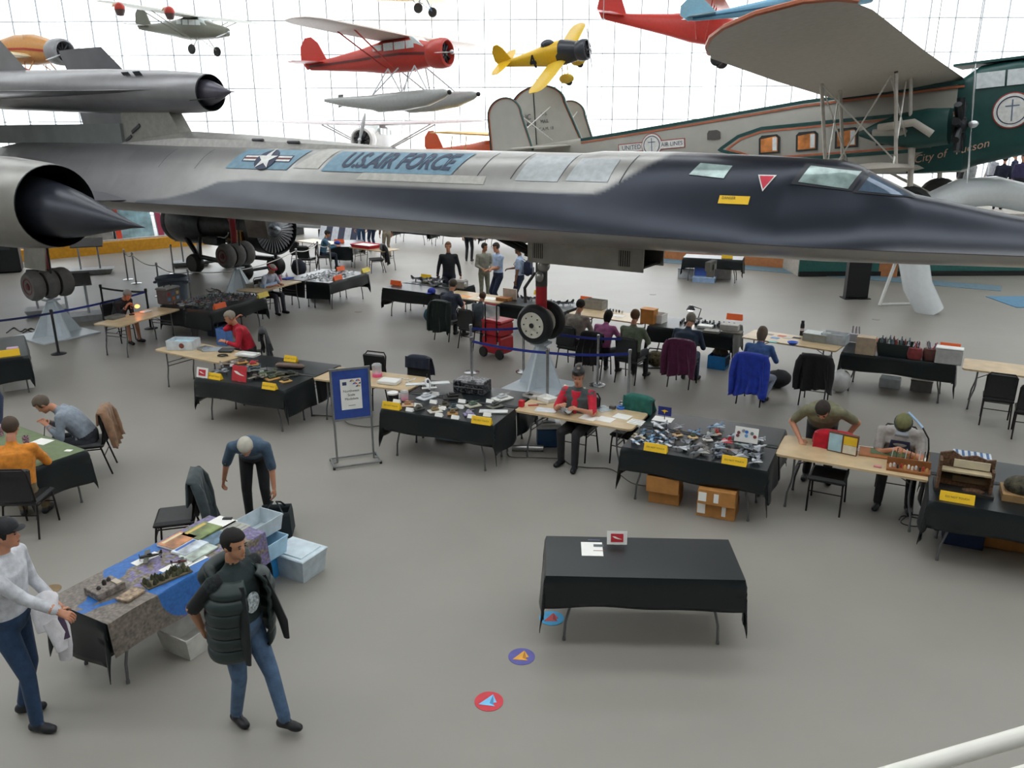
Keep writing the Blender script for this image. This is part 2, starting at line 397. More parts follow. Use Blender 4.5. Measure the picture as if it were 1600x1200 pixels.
# nose gear
MB().tube([(0, 0, 2.75), (0, 0, 1.95)], .11, 14).tube([(0, 0, 2.3), (-.05, .1, 2.45), (.1, -.15, 2.35)], .05, 8).tube([(-.08, -.1, 2.2), (-.3, -.1, 1.9), (-.28, -.1, 1.62)], .03, 8).build('nose_gear_strut', mat('strut_grey', '5a5a58', .4, .6), BB)
MB().tube([(0, 0, 1.95), (0, 0, 1.3)], .105, 14).build('strut_collar', mat('collar_red', 'b81f2c', .45), BB)
MB().ell((.12, -.12, 2.35), (.12, .1, .12)).ell((.05, -.16, 2.15), (.08, .07, .1)).build('steering_unit', M_STEEL, BB)
MB().tube([(-1.35, -.12, 2.95), (-.2, -.12, 2.55)], .05, 8).tube([(-1.35, .12, 2.95), (-.2, .12, 2.55)], .05, 8).tube([(-.25, -.16, 2.56), (-.05, -.1, 2.5)], .06, 8).build('drag_brace', mat('brace_black', '2a2a2a', .35, .6), BB)
MB().tube([(0, -.3, 1.27), (0, .3, 1.27)], .06, 10).build('axle', M_DARKMETAL, BB)
for q in (-.22, .22):
    w = MB().lathe([(.12, -.09), (.25, -.11), (.32, -.1), (.365, -.05), (.38, 0), (.365, .05), (.32, .1), (.25, .11), (.12, .09)], 32, Tr(0, q, 1.27) @ Rx(90)).build('nose_wheel', mat('black_tyre', '1e1e20', .5), BB, .6)
    h = MB().lathe([(.05, -.12), (.24, -.112), (.255, -.1), (.255, .1), (.24, .112), (.05, .12)], 28, Tr(0, q, 1.27) @ Rx(90)).build('hub', mat('hub_cream', 'ddd8c8', .5), w, .6)
    b = MB().lathe([(.045, -.14), (.045, .14)], 12, Tr(0, q, 1.27) @ Rx(90))
    for k in range(8): b.lathe([(.014, -.128), (.014, .128)], 6, Tr(.17 * math.cos(k * .785), q, 1.27 + .17 * math.sin(k * .785)) @ Rx(90))
    b.build('bolt', M_DARKMETAL, w)
# underside lettering fin panel behind
# ---------------------------------------------------------------- the drone on its pylon
DR = thing('drone_aircraft', 'dark grey ramjet drone mounted on a pylon above the long jet', 'aircraft', tuple(BB.matrix_basis @ Vector((-8.8, 0, 0))), -33)
dr_m = mat('drone_skin', '8a898b', .3, .55, .06, 2)
prof = [(.40, 0), (.44, -.4), (.49, -1.6), (.53, -4), (.53, -9), (.45, -12)]
zl = lambda x: 5.52 + (-x) * .032
R = [[(x, r * math.cos(a * math.tau / 32), zl(x) + r * math.sin(a * math.tau / 32)) for a in range(32)] for r, x in prof]
R.append([(-12.02, 0.02 * math.cos(a * math.tau / 32), zl(-12) + .02 * math.sin(a * math.tau / 32)) for a in range(32)]); MB().loft(R, caps=False).build('body', dr_m, DR, .6)
R = [[(x, r * math.cos(a * math.tau / 32), 5.52 + r * math.sin(a * math.tau / 32)) for a in range(32)] for r, x in [(.405, .0), (.39, .03), (.36, -.05), (.33, -.5), (.02, -.6)]]
MB().loft(R, caps=False).build('intake_lip', mat('intake_dark', '1d1f25', .4, .3), DR, .6)
R = [[(x, r * math.cos(a * math.tau / 24), 5.52 + r * math.sin(a * math.tau / 24)) for a in range(24)] for r, x in [(.30, -.45), (.29, -.1), (.24, .1), (.16, .32), (.07, .56), (.015, .72), (.006, .85)]]
MB().loft(R).build('intake_cone', mat('drone_cone', '5b5963', .35, .3), DR, .6)
for sd in (-1, 1):
    MB().loft(slab([(-.3, -12, sd * .3, 5.6, .12), (-3.2, -12, sd * .75, 5.62, .1), (-6, -12, sd * 1.6, 5.66, .08), (-10.5, -12, sd * 2.9, 5.7, .03)])).build('wing', dr_m, DR, .5)
R = []
for xl, xt, z in [(-7.6, -11.4, 6.25), (-9.6, -11.4, 7.7)]:
    R.append([(xl + (xt - xl) * k / 8, .07 * math.sin(math.pi * k / 8), z) for k in range(9)] + [(xl + (xt - xl) * k / 8, -.07 * math.sin(math.pi * k / 8), z) for k in range(7, 0, -1)])
MB().loft(R).build('fin', dr_m, DR, .5)
for x in (-2.0, -2.45): MB().box((x - .1, -.36, 5.97), (.28, .01, .16), Rx(38)).build('vent', mat('vent_dark', '3a3a40', .5), DR, 0)
MB().tube([(-.2, -.42, 5.35), (.75, -.45, 5.37)], .012, 6).build('probe', M_DARKMETAL, DR)
# pylon belongs to the jet
MB().prism([(-9.6, 4.3), (-10.35, 5.35), (-12.1, 5.3), (-12.2, 4.3)], .34, Tr(0, .17, 0) @ Rx(90)).build('pylon', mat('pylon_grey', '8f8d86', .45, .2), BB, .3)
MB().box((-15.2, 0, 4.62), (6.2, .5, .5)).build('pylon_fairing', mat('fairing_grey', '777c7b', .5, .15, .08, 2), BB, .3)
for q in ((-11.9, 4.52, .28, .06), (-11.55, 4.75, .4, .07)): MB().box((q[0], -.19, q[1]), (q[2], .02, q[3]), Ry(-25)).build('vent', mat('vent_dark', '3a3a40', .5), BB, 0)
MB().loft([[(x, y * w, z0 + (z1 - z0) * k) for y, k in ((-1, 0), (-.75, .7), (-.3, 1), (.3, 1), (.75, .7), (1, 0))] for x, w, z0, z1 in ((-12.1, .34, 4.2, 4.5), (-9.6, .42, 4.2, 4.68), (-7.5, .40, 4.25, 4.60), (-5.2, .36, 4.3, 4.48), (-3.4, .1, 4.32, 4.37))]).build('dorsal_fairing', mat('fairing_light', 'a3a19c', .35, .4), BB, .6)
for x in (-7.0, -5.9): MB().box((x, -.30, 4.50 if x < -6.5 else 4.46), (.35, .04, .05), Rx(50)).build('vent', mat('vent_dark', '3a3a40', .5), BB, 0)
# white jacking stands under the wheels
def stand(p, h, label, w=.95):
    o = thing('jack_stand', label, 'stand', p, -33, 'white steel stands under the jet wheels')
    m = mat('stand_white', 'cfd8de', .4, var=.03)
    MB().box((0, 0, .015), (w * 1.15, w * 1.15, .03)).build('base_plate', m, o, 0)
    for a in (0, 90):
        b = MB(); b.add([Rz(a) @ Vector(q) for q in [(-w / 2, -.02, .03), (w / 2, -.02, .03), (.1, -.02, h - .04), (-.1, -.02, h - .04), (-w / 2, .02, .03), (w / 2, .02, .03), (.1, .02, h - .04), (-.1, .02, h - .04)]], [(0, 1, 2, 3), (7, 6, 5, 4), (0, 4, 5, 1), (1, 5, 6, 2), (2, 6, 7, 3), (3, 7, 4, 0)]); b.build('rib', m, o, 0)
    b = MB().loft([[Rz(45) @ Vector((sx * a, sy * a, z)) for sx, sy in ((-1, -1), (1, -1), (1, 1), (-1, 1))] for a, z in ((w * .17, .03), (.075, h - .04))])
    b.build('column', m, o, 0)
    MB().box((0, 0, h - .02), (.3, .3, .04)).build('top_plate', m, o, 0)
stand((.55, 14.65, 0), .885, 'white tapered steel stand under the nose wheel')
for sd, lb in ((-1, 'white tapered steel stand under the nearer triple main wheel'), (1, 'white tapered steel stand under the farther triple main wheel')):
    stand(tuple(BB.matrix_basis @ Vector((-12, sd * 2.72, 0))), .89, lb, 1.2)
# ---------------------------------------------------------------- tables, cloths, chairs
LEGM = {}
def leg_mesh(side):
    if side not in LEGM:
        LEGM[side] = MB().tube([(0, 0, .71), (0, 0, .45), (side * .01, 0, .36), (side * .05, 0, .2), (side * .06, 0, .02)], .0135, 8).tube([(side * .06, 0, .03), (side * .06, 0, 0)], .018, 8).mesh('leg', [M_TLEG], .7)
    return LEGM[side]
def rounded(W, D, r=.07, n=5):
    P = []
    for cx, cy, a0 in ((W - r, r, -90), (W - r, D - r, 0), (r, D - r, 90), (r, r, 180)):
        for k in range(n + 1):
            a = RAD(a0 + 90 * k / n); P.append((cx + r * math.cos(a), cy + r * math.sin(a)))
    return P
def table(fl, h, label, W=1.83, D=.76, group=None, name='folding_table'):
    """folding table; fl = front-left corner on the floor plan, h = direction of the front edge"""
    o = thing(name, label, 'table', (fl[0], fl[1], 0), h, group or 'folding display tables')
    MB().prism(rounded(W, D), .028, Tr(0, 0, .715)).build('tabletop', M_WOOD, o, .5)
    L, S = (W, D) if W >= D else (D, W)
    P = (lambda a, b: (a, b)) if W >= D else (lambda a, b: (b, a))
    for a, sg in ((.24, -1), (L - .24, 1)):
        for b in (.09, S - .09):
            q = P(a, b); g = link('leg', leg_mesh(sg), o); g.location = (*q, 0)
            if W < D: g.rotation_euler = (0, 0, RAD(90))
        q0, q1 = P(a, .09), P(a, S - .09)
        for zz in (.5, .43): MB().tube([(*q0, zz), (*q1, zz)], .009, 6).build('crossbar', M_TLEG, o)
        m0, m1 = P(a, S / 2), P(a - sg * .35, S / 2)
        MB().tube([(*m0, .5), (*m1, .70)], .008, 6).build('brace', M_TLEG, o)
    return o
def cloth(fl, h, label, W=1.83, D=.76, drop=(.31, .46, .31, .46), m=None, seed=0, group='black tablecloths', z0=.752, name='tablecloth', mapfn=None):
    """draped cloth; drop = front, right, back, left overhang, corners hang in points"""
    o = thing(name, label, 'tablecloth', (fl[0], fl[1], 0), h, group)
    f, r, b, l = drop
    rnd = random.Random(seed); ph = [rnd.uniform(0, 6) for _ in range(4)]
    def axis(lo, L, hi, step=.05):
        a = [-lo * k / max(1, round(lo / .045)) for k in range(max(1, round(lo / .045)), 0, -1)] if lo > .001 else []
        n = max(2, round(L / .09)); m_ = [L * k / n for k in range(n + 1)]
        return a + m_ + ([L + hi * k / max(1, round(hi / .045)) for k in range(1, max(1, round(hi / .045)) + 1)] if hi > .001 else [])
    U, V = axis(l, W, r), axis(f, D, b)
    def pos(u, v):
        ex = -u if u < 0 else (u - W if u > W else 0); ey = -v if v < 0 else (v - D if v > D else 0)
        sx = -1 if u < 0 else 1; sy = -1 if v < 0 else 1
        x = min(max(u, 0), W); y = min(max(v, 0), D); e = .012
        if ex and ey:
            R_ = math.hypot(ex, ey); th = math.atan2(ey, ex); bul = .17 * R_ * math.sin(2 * th) ** 2
            zz = -R_ * 1.03
            # cloth folds onto itself at the corner
            fx = math.cos(th) ** 3; fy = math.sin(th) ** 3
            x += sx * (e + bul * .62 - .10 * R_ * fy); y += sy * (e + bul * .62 - .10 * R_ * fx)
            if R_ > .25: zz += .03 * math.sin(th * 6 + ph[0])
        elif ex: zz = -ex; x += sx * (e + ex * .06 + ex * .05 * math.sin(y * 9 + ph[1])); zz += ex * .035 * math.sin(y * 5 + ph[2])
        elif ey: zz = -ey; y += sy * (e + ey * .06 + ey * .05 * math.sin(x * 7 + ph[3])); zz += ey * .035 * math.sin(x * 4 + ph[1])
        else: zz = 0
        return (x, y, z0 + zz)
    nu = len(U); mb = MB(); mb.add([pos(u, v) for v in V for u in U], [(j * nu + i, j * nu + i + 1, (j + 1) * nu + i + 1, (j + 1) * nu + i) for j in range(len(V) - 1) for i in range(nu - 1)])
    me = mb.mesh('cloth', m or M_CLOTH, .9)
    if mapfn:
        ca = me.color_attributes.new('paint', 'FLOAT_COLOR', 'POINT'); ca.data.foreach_set('color', [q for v in V for u in U for q in (*mapfn(u, v), 1)])
    c = link('cloth', me, o); md = c.modifiers.new('thickness', 'SOLIDIFY'); md.thickness = .006; md.offset = 1
    return o
def off(fl, h, x, y):
    a = RAD(h); return (fl[0] + x * math.cos(a) - y * math.sin(a), fl[1] + x * math.sin(a) + y * math.cos(a))
def draped(fl, h, where, deep=1, W=1.83, D=.76, drop=None, seed=0):
    """black-draped table, or two of them back to back"""
    dp = drop or ((.31, .46, .31, .46) if W > D else (.46, .31, .46, .31))
    if deep == 1:
        table(fl, h, 'folding table hidden under the black cloth ' + where, W, D, 'folding tables under black cloths'); cloth(fl, h, 'black tablecloth ' + where, W, D, dp, seed=seed)
    else:
        f2 = off(fl, h, 0, D + .035)
        table(fl, h, 'front folding table under the black cloth ' + where, W, D, 'folding tables under black cloths')
        table(f2, h, 'rear folding table under the black cloth ' + where, W, D, 'folding tables under black cloths')
        cloth(f2, h, 'rear black tablecloth ' + where, W, D, (.0, dp[1] * .97, dp[2], dp[3] * .97), seed=seed + 50)
        cloth(fl, h, 'front black tablecloth ' + where, W, D, (dp[0], dp[1], .02, dp[3]), seed=seed)
CH = None
M_CHAIR = mat('black_vinyl', '1f2021', .5, var=.1, scale=25)
M_CFRAME = mat('chair_frame', '2c2426', .35, .6)
def make_chair():
    o = thing('banquet_chair', 'x', 'chair')
    MB().box((0, .0, .455), (.45, .44, .075), bev=.03).build('seat', M_CHAIR, o, .6)
    MB().box((0, -.235, .705), (.42, .045, .40), Rx(-8), bev=.02).build('backrest', M_CHAIR, o, .6)
    for sx in (-1, 1):
        MB().tube([(sx * .195, .19, .43), (sx * .20, .21, .30), (sx * .20, .235, .01)], .0125, 8).build('leg', M_CFRAME, o)
        MB().tube([(sx * .20, -.17, .43), (sx * .205, -.2, .3), (sx * .21, -.27, .01)], .0125, 8).build('leg', M_CFRAME, o)
    MB().tube([(-.20, -.17, .43), (-.212, -.205, .5), (-.212, -.27, .87), (-.17, -.285, .93), (.17, -.285, .93), (.212, -.27, .87), (.212, -.205, .5), (.20, -.17, .43)], .0125, 8).build('back_frame', M_CFRAME, o)
    for yy in (.215, -.2): MB().tube([(-.2, yy, .29), (.2, yy, .29)], .008, 6).build('stretcher', M_CFRAME, o)
    for sx in (-1, 1): MB().tube([(sx * .2, .2, .40), (sx * .2, -.18, .40)], .010, 6).build('seat_frame', M_CFRAME, o)
    return o
def chair(x, y, h, label, used=[]):
    """h = direction the sitter looks, degrees from +x"""
    global CH
    if CH is None: CH = make_chair(); o = CH
    else: o = copy_tree(CH)
    o.location = (x, y, 0); o.rotation_euler = (0, 0, RAD(h - 90)); o['label'] = label; o['group'] = 'black banquet chairs'
    return o
def jacket(x, y, h, label, col, back=.55, front=.25, width=.5, flare=1.15, sleeves=True, cat='jacket', name='jacket', group='jackets hung over chair backs', m=None, hood=False, seed=1):
    """garment hung over the backrest of the chair at x, y"""
    o = thing(name, label, cat, (x, y, 0), h - 90, group); m = m or mat('fabric_' + col, col, .85, var=.15, scale=12, bump=.3, sheen=.2)
    rnd = random.Random(seed); p0 = rnd.uniform(0, 6)
    def fn(u, v):
        xx = (u - .5) * width; tot = back + front + .06; d = v * tot
        fold = .018 * math.sin(u * 19 + p0) + .012 * math.sin(u * 37 + p0 * 2)
        if d < front: q = front - d; return (xx * (1 + .1 * q), -.195 + .05 * q + fold * q * 2, .955 - q * .98)
        if d < front + .06: a = (d - front) / .06 * math.pi; return (xx, -.255 - .058 * -math.cos(a), .955 + .02 * math.sin(a) - .05 * (2 * u - 1) ** 4)
        q = d - front - .06; fl_ = 1 + (flare - 1) * q / back
        return (xx * fl_ + .02 * math.sin(q * 9 + p0), -.313 - .10 * q - fold * (q / back) * 2.2, .955 - q * .99 - .05 * (2 * u - 1) ** 4 + .03 * math.sin(u * 7 + p0) * q / back)
    c = MB().grid(fn, 22, 26).build('body', m, o, 1.2); md = c.modifiers.new('thickness', 'SOLIDIFY'); md.thickness = .022; md.offset = 0
    if sleeves:
        for sx in (-1, 1):
            MB().tube([(sx * width * .46, -.27, .93), (sx * width * .54, -.32, .82), (sx * width * .58, -.36, .6), (sx * width * .56, -.38, .93 - back * .95)], [.05, .065, .06, .05], 10, flat=.75).build('sleeve', m, o, 1)
    if hood: MB().ell((0, -.36, .9), (.15, .06, .13)).build('hood', m, o)
    return o

# --- where the tables stand (front-left corner, direction of front edge)
TB = dict(
    A_1=((-6.805, 14.754), -31), A0=((-5.316, 12.887), -23.2), A1=((-3.354, 12.857), -22.3), A2=((-1.943, 11.264), -23.3), A3=((.024, 11.223), -27.6),
    A4=((1.433, 9.741), -26), A5=((3.348, 9.509), -28.4), A6=((4.639, 8.122), -26), T0=((.307, 6.578), -2.9), MAP=((-3.454, 5.848), 62),
    F0=((-7.48, 10.04), -32.6), G0=((-9.6, 13.93), 32), B0=((-8.327, 16.646), 70), B1=((-6.883, 18.052), 66), B2=((-6.487, 20.301), 65), B3=((-4.93, 21.506), 65.4),
    E0=((-8.047, 30.293), -41), E1=((-6.402, 28.54), -3), E2=((-5.765, 28.521), -38.8),
    C0=((-3.376, 20.83), -32), C1=((-1.82, 19.86), -34), C2=((-.27, 18.80), -34), C3=((1.27, 17.74), -35), C4=((2.86, 16.44), -27), C5=((4.56, 15.52), -37), C6=((6.1, 14.33), -29.6), C7=((7.76, 13.27), -31),
    FAR1=((-5.2, 35.0), -27), FAR2=((-3.4, 34.1), -27), FAR3=((-1.3, 33.2), -27), FAR4=((5.5, 25.75), -20))
def tb(k, x, y, z=.745):               # a point on a table top
    q = off(*TB[k], x, y); return (q[0], q[1], z)
for k, lb in dict(A_1='bare plywood folding table left of the lady in red', A1='bare plywood folding table behind the blue poster stand', A3='bare plywood folding table of the man in cap and red shirt',
                  A5='bare plywood folding table of the man with the magnifier visor', B0='bare plywood folding table of the man bent under the orange lamp', B2='bare plywood folding table of the lady with red headband',
                  E0='pale folding table behind the jet engine', E2='pale folding table holding the red tray', C1='plywood folding table in front of the small boy',
                  C3='plywood folding table of the three youngsters seen from behind', C5='plywood folding table of the woman in the blue top', C7='bare plywood folding table at the right picture edge').items():
    table(*TB[k], lb, group='bare plywood folding tables')
draped(*TB['T0'], 'on the lone empty table in the foreground', seed=1)
draped(*TB['A0'], 'in front of the lady in red', 2, seed=2)
draped(*TB['A2'], 'right of the blue poster stand', 2, seed=3)
draped(*TB['A4'], 'covered with rows of model jets', 2, seed=4)
draped(*TB['A6'], 'at the lower right picture edge', 2, seed=5)
draped(*TB['G0'], 'at the left edge below the wheel stand', 1, .76, 1.83, seed=6)
draped(*TB['B1'], 'heaped with metallic models', 2, seed=7)
draped(*TB['B3'], 'right of the lady with red headband', 2, seed=8)
draped(*TB['E1'], 'in front of the man in plaid', 1, .76, 1.83, seed=9)
draped(*TB['C0'], 'left of the man in dark tee', 2, seed=10)
draped(*TB['C2'], 'behind the nose wheel', 1, 1.75, .95, seed=11)
draped(*TB['C4'], 'under the bright desk lamp', 1, 1.75, .95, seed=12)
draped(*TB['C6'], 'with baskets and boxes', 1, 1.86, .80, seed=13)
draped(*TB['FAR1'], 'farthest left under the fuselage', 1, seed=14)
draped(*TB['FAR2'], 'behind the standing man in dark sweater', 1, seed=15)
draped(*TB['FAR3'], 'behind the uniformed cadets', 1, seed=16)
draped(*TB['FAR4'], 'with storage bins beneath, under the jet nose', 1, seed=17)
# table with the printed aerial photograph
def aerial(u, v):
    n1 = noise.noise((u * 1.7 + 2, v * 1.7, .3)) + .4 * noise.noise((u * 6, v * 6, 2)); n2 = noise.noise((u * 14, v * 14, 5)); n3 = noise.noise((u * 40, v * 40, 9))
    bay = ((u - .82 + v * .35 + n1 * .10) / .33) ** 2 + ((v + .05 + n1 * .08) / .30) ** 2
    chan = abs(v - (.42 + .30 * u) + n1 * .14) - (.07 + .05 * u)
    lake = math.hypot(u - 1.62 + n1 * .05, v - .42) - .10
    inlet = abs(v - .30 + .55 * (u - .15) + n1 * .1) - .035
    if bay < 1 or (chan < 0 and .05 < u < 1.15) or lake < 0 or (inlet < 0 and u < .5): return lin('2c69b0') if n2 > -.3 else lin('2a5fa4')
    hill = u < .62 + n1 * .25 - v * .1
    base = lin('746b62') if hill else (lin('756c90') if n2 + n1 * .6 > -.15 else lin('807668'))
    k = 1 + (.75 if not hill else .5) * n3 + .35 * n2
    return tuple(max(.01, c * k) for c in base)
table(*TB['MAP'], 'folding table under the aerial photo cloth, front left', group='folding tables under black cloths')
cloth(*TB['MAP'], 'black cloth under the aerial photo print on the front left table', drop=(.30, .40, .3, .42), seed=21)
mm = mat('aerial_print', '777777', .45, var=.12, scale=40, attr=True)
fl, h = TB['MAP']
o = thing('aerial_photo_banner', 'large printed aerial photograph of bays and city laid over a table', 'banner', (fl[0], fl[1], 0), h)
def mp(i, j):
    u = i * 1.83; v = -.33 + j * (.76 + .33)
    return (u, v if v > .03 else v * 2.6 - .05 + .002, .763) if v >= 0 else (u, -.05 + v * .09, .763 + v * 1.0 + .012 * math.sin(u * 6))
mb = MB(); nU, nV = 230, 138; mb.grid(mp, nU, nV); me = mb.mesh('print', mm, .9)
ca = me.color_attributes.new('paint', 'FLOAT_COLOR', 'POINT'); ca.data.foreach_set('color', [q for j in range(nV + 1) for i in range(nU + 1) for q in (*aerial(i / nU * 1.83, -.33 + j / nV * 1.09), 1)])
link('print', me, o)
# green mat table of the two seated men, lower left
table(*TB['F0'], 'folding table under the green mat at the left edge', group='folding tables under black cloths')
cloth(*TB['F0'], 'black tablecloth under the green mat at the left edge', drop=(.31, .42, .31, .42), seed=22)
o = MB().prism(rounded(1.81, .74, .03), .004, Tr(.01, .01, .76)).build('table_mat', mat('green_felt', '6c7a58', .8, var=.08), None, .5)
o.location = (*TB['F0'][0], 0); o.rotation_euler = (0, 0, RAD(TB['F0'][1])); tag(o, 'plain green mat covering the table of the man in orange', 'mat')
# ---------------------------------------------------------------- people
def capsule(mb, lab, rg, a, b, ra, rb, n=10, flat=(1, 1)):
    a, b = Vector(a), Vector(b); d = b - a; L = d.length; k = max(2, int(L / .035)); path = [a.lerp(b, i / k) for i in range(k + 1)]; u = d.normalized() if L > 1e-6 else Vector((0, 0, 1))
    pre = [a - u * ra * c for c in (.98, .75, .4)]; post = [b + u * rb * c for c in (.4, .75, .98)]
    rr = [ra * .15, ra * .66, ra * .92] + [ra + (rb - ra) * i / k for i in range(k + 1)] + [rb * .92, rb * .66, rb * .15]
    o = len(mb.v); mb.tube(pre + path + post, rr, n); lab += [rg] * (len(mb.v) - o)
def ik(a, t, l1, l2, pole):
    a, t = Vector(a), Vector(t); d = t - a; L = min(d.length, (l1 + l2) * .995); u = d.normalized(); t = a + u * L
    x = (l1 * l1 - l2 * l2 + L * L) / (2 * L); hh = math.sqrt(max(0, l1 * l1 - x * x)); p = Vector(pole); p = p - u * p.dot(u)
    p = p.normalized() if p.length > 1e-6 else u.orthogonal().normalized()
    return a + u * x + p * hh, t
M_SKIN = mat('skin', 'c58a6c', .55, var=.05, scale=20)
def fab(c, rough=.85): return mat('garment_' + c, c, rough, var=.14, scale=14, bump=.25, sheen=.1)
def person(x, y, h, label, hip=.93, lean=0, bend=0, side=0, twist=0, head=(0, 0), hands=((.25, .1, .85), (-.25, .1, .85)), feet=((.1, 0), (-.1, 0)), knee=(0, 1, .1),
           top='444444', legs='2a3040', shoes='1c1c1c', sleeve='long', under=None, hair='5a4a3a', hairstyle='short', skin=None, S=1., bulk=1., voxel=.017, shorts=False, curl=.6, elbow=None, hat=None, detail=False, foot_dir=None, hipdrop=0, feetz=(0, 0), base=0):
    """h = facing direction in degrees; local x right, y ahead, z up; limbs reach their targets by two-bone IK"""
    o = thing('person', label, 'person', (x, y, base), h - 90, 'visitors and model builders')
    SK = skin or M_SKIN; mats = [SK, fab(top), fab(legs), mat('shoe_' + shoes, shoes, .5), fab(under or top)]
    mb = MB(); lab = []
    Hc = Vector((0, 0, hip))
    M1 = Rz(twist * .5) @ Ry(side) @ Rx(-lean); M2 = Rz(twist) @ Ry(side) @ Rx(-lean - bend)
    up1, up2 = M1 @ Vector((0, 0, 1)), M2 @ Vector((0, 0, 1)); rt, fw = M2 @ Vector((1, 0, 0)), M2 @ Vector((0, 1, 0))
    rt0 = Rz(twist * .3) @ Vector((1, 0, 0)); fw1 = M1 @ Vector((0, 1, 0))
    W1 = Hc + up1 * .13 * S; C1 = Hc + up1 * .24 * S + up2 * .10 * S; Nk = Hc + up1 * .24 * S + up2 * .30 * S
    # torso rings (centre, right, forward, half width, half depth)
    B = bulk
    rings = [(Hc - up1 * .10 * S, rt0, fw1, .12, .09), (Hc - up1 * .04 * S, rt0, fw1, .165, .125), (Hc + up1 * .03 * S, rt0, fw1, .168 * (B * .5 + .5), .125 * B), (W1, rt0, fw1, .155 * B, .118 * B), (W1.lerp(C1, .5), rt, fw1.lerp(fw, .5), .16 * B, .12 * B), (C1, rt, fw, .172 * B, .122 * B), (C1.lerp(Nk, .5), rt, fw, .178 * B, .115 * B), (C1.lerp(Nk, .82), rt, fw, .15, .088), (Nk, rt, fw, .075, .066), (Nk + up2 * .03, rt, fw, .05, .05)]
    fine = []
    for i in range(len(rings) - 1):
        for k in range(3):
            t = k / 3; a, b = rings[i], rings[i + 1]; fine.append(tuple(p + (q - p) * t for p, q in zip(a, b)))
    fine.append(rings[-1]); n0 = len(mb.v)
    mb.loft([[c + r_ * (w * S * math.cos(q * math.tau / 18)) + f_ * (d * S * math.sin(q * math.tau / 18)) for q in range(18)] for c, r_, f_, w, d in fine])
    for i in range(len(fine)): lab += [2 if i < 8 else 1] * 18
    # head on its neck
    hp, hy = head; Mh = Rz(twist + hy) @ Ry(side * .3) @ Rx(-(lean + bend) * .45 - hp)
    hu = Mh @ Vector((0, 0, 1)); hf = Mh @ Vector((0, 1, 0)); hr = Mh @ Vector((1, 0, 0))
    nb = Nk + (up2 * .5 + hu * .5) * .09 * S; hc = nb + hu * .105 * S + hf * .025 * S
    capsule(mb, lab, 0, Nk - up2 * .02, nb, .056 * S, .054 * S)
    Q = Mh.to_3x3().to_4x4()
    def he(c, r, rg=0, nu=14, nv=10):
        n1 = len(mb.v); mb.ell(hc + Q @ Vector(c) * S, [q * S for q in r], Q, nu, nv); lab.extend([rg] * (len(mb.v) - n1))
    he((0, -.005, .03), (.077, .097, .09)); he((0, .028, -.045), (.057, .068, .075)); he((0, .097, -.022), (.013, .02, .022), nu=8, nv=6); he((0, .075, -.09), (.03, .025, .022), nu=8, nv=6)
    for sx in (-1, 1): he((sx * .079, -.005, -.012), (.012, .02, .032), nu=8, nv=6)
    # arms
    hd_fin = []
    sl = sleeve
    for i, sx in enumerate((1, -1)):
        sh = C1.lerp(Nk, .70) + rt * (sx * .185 * S * (B * .4 + .6)); tg = Vector(hands[i])
        el, wr = ik(sh, tg, .285 * S, .255 * S, (elbow[i] if elbow else (M2 @ Vector((sx * .6, -.7, -.6)))))
        rg = 1 if sl != 'under' else 4
        capsule(mb, lab, 1, C1.lerp(Nk, .6) + rt * (sx * .11 * S), sh, .085 * S, .068 * S)
        if sl in ('long', 'under'):
            capsule(mb, lab, rg, sh, el, .062 * S, .050 * S); capsule(mb, lab, rg, el, el.lerp(wr, .9), .049 * S, .040 * S)
        else:
            e_ = sh.lerp(el, .72 if sl == 'short' else .95)
            capsule(mb, lab, rg if sl != 'under_short' else 4, sh, e_, .066 * S, .060 * S); capsule(mb, lab, 0, e_, el, .045 * S, .042 * S); capsule(mb, lab, 0, el, wr, .042 * S, .028 * S)
        capsule(mb, lab, 0, el.lerp(wr, .8), wr, .028 * S, .026 * S)
        u = (wr - el).normalized(); pn = Vector((-sx * .5, -.1, -1)); pn = (pn - u * pn.dot(u)); pn = pn.normalized() if pn.length > 1e-4 else u.orthogonal(); sd_ = u.cross(pn).normalized() * (1 if u.cross(pn).dot(rt) * -sx > 0 else -1)
        # palm
        for w_ in (-.022, 0, .022): capsule(mb, lab, 0, wr + u * .02 * S + sd_ * w_ * S * .7, wr + u * .085 * S + sd_ * w_ * S, .017 * S, .016 * S, 8)
        for q, (w_, ln) in enumerate(((.030, .072), (.010, .080), (-.010, .074), (-.028, .058))):
            p = wr + u * .088 * S + sd_ * w_ * S; dr = u.copy(); pts = [p - u * .02 * S, p]
            for sg in range(3):
                dr = (Matrix.Rotation(curl * (.5 if sg == 0 else .75) * (1 if u.cross(pn).length else 1), 4, u.cross(pn).normalized()) @ dr) if True else dr
                p = p + dr * ln / 3 * S * 1.1; pts.append(p.copy())
            hd_fin.append((pts, [.010, .0095, .009, .008, .006]))
        p = wr + u * .03 * S + sd_ * .032 * S; d1 = (u * .6 + sd_ * .75 + pn * .25).normalized(); d2 = (u * .9 + sd_ * .2 + pn * .5).normalized()
        hd_fin.append(([wr + u * .025 * S + sd_ * .02 * S, p, p + d1 * .035 * S, p + d1 * .035 * S + d2 * .03 * S], [.012, .012, .010, .007]))
    # legs
    for i, sx in enumerate((1, -1)):
        hj = Hc + rt0 * (sx * .092 * S) - up1 * .04 * S; ft = Vector((feet[i][0], feet[i][1], .085 * S + feetz[i]))
        kn, an = ik(hj, ft, .43 * S, .42 * S, knee)
        capsule(mb, lab, 2, hj, kn, .092 * S * (B * .4 + .6), .064 * S, 12)
        if shorts:
            capsule(mb, lab, 0, kn, an, .058 * S, .038 * S)
        else: capsule(mb, lab, 2, kn, an + Vector((0, 0, .02)), .063 * S, .052 * S, 12)
        fd = Vector(foot_dir[i] if foot_dir else (sx * .2, 1, 0)).normalized()
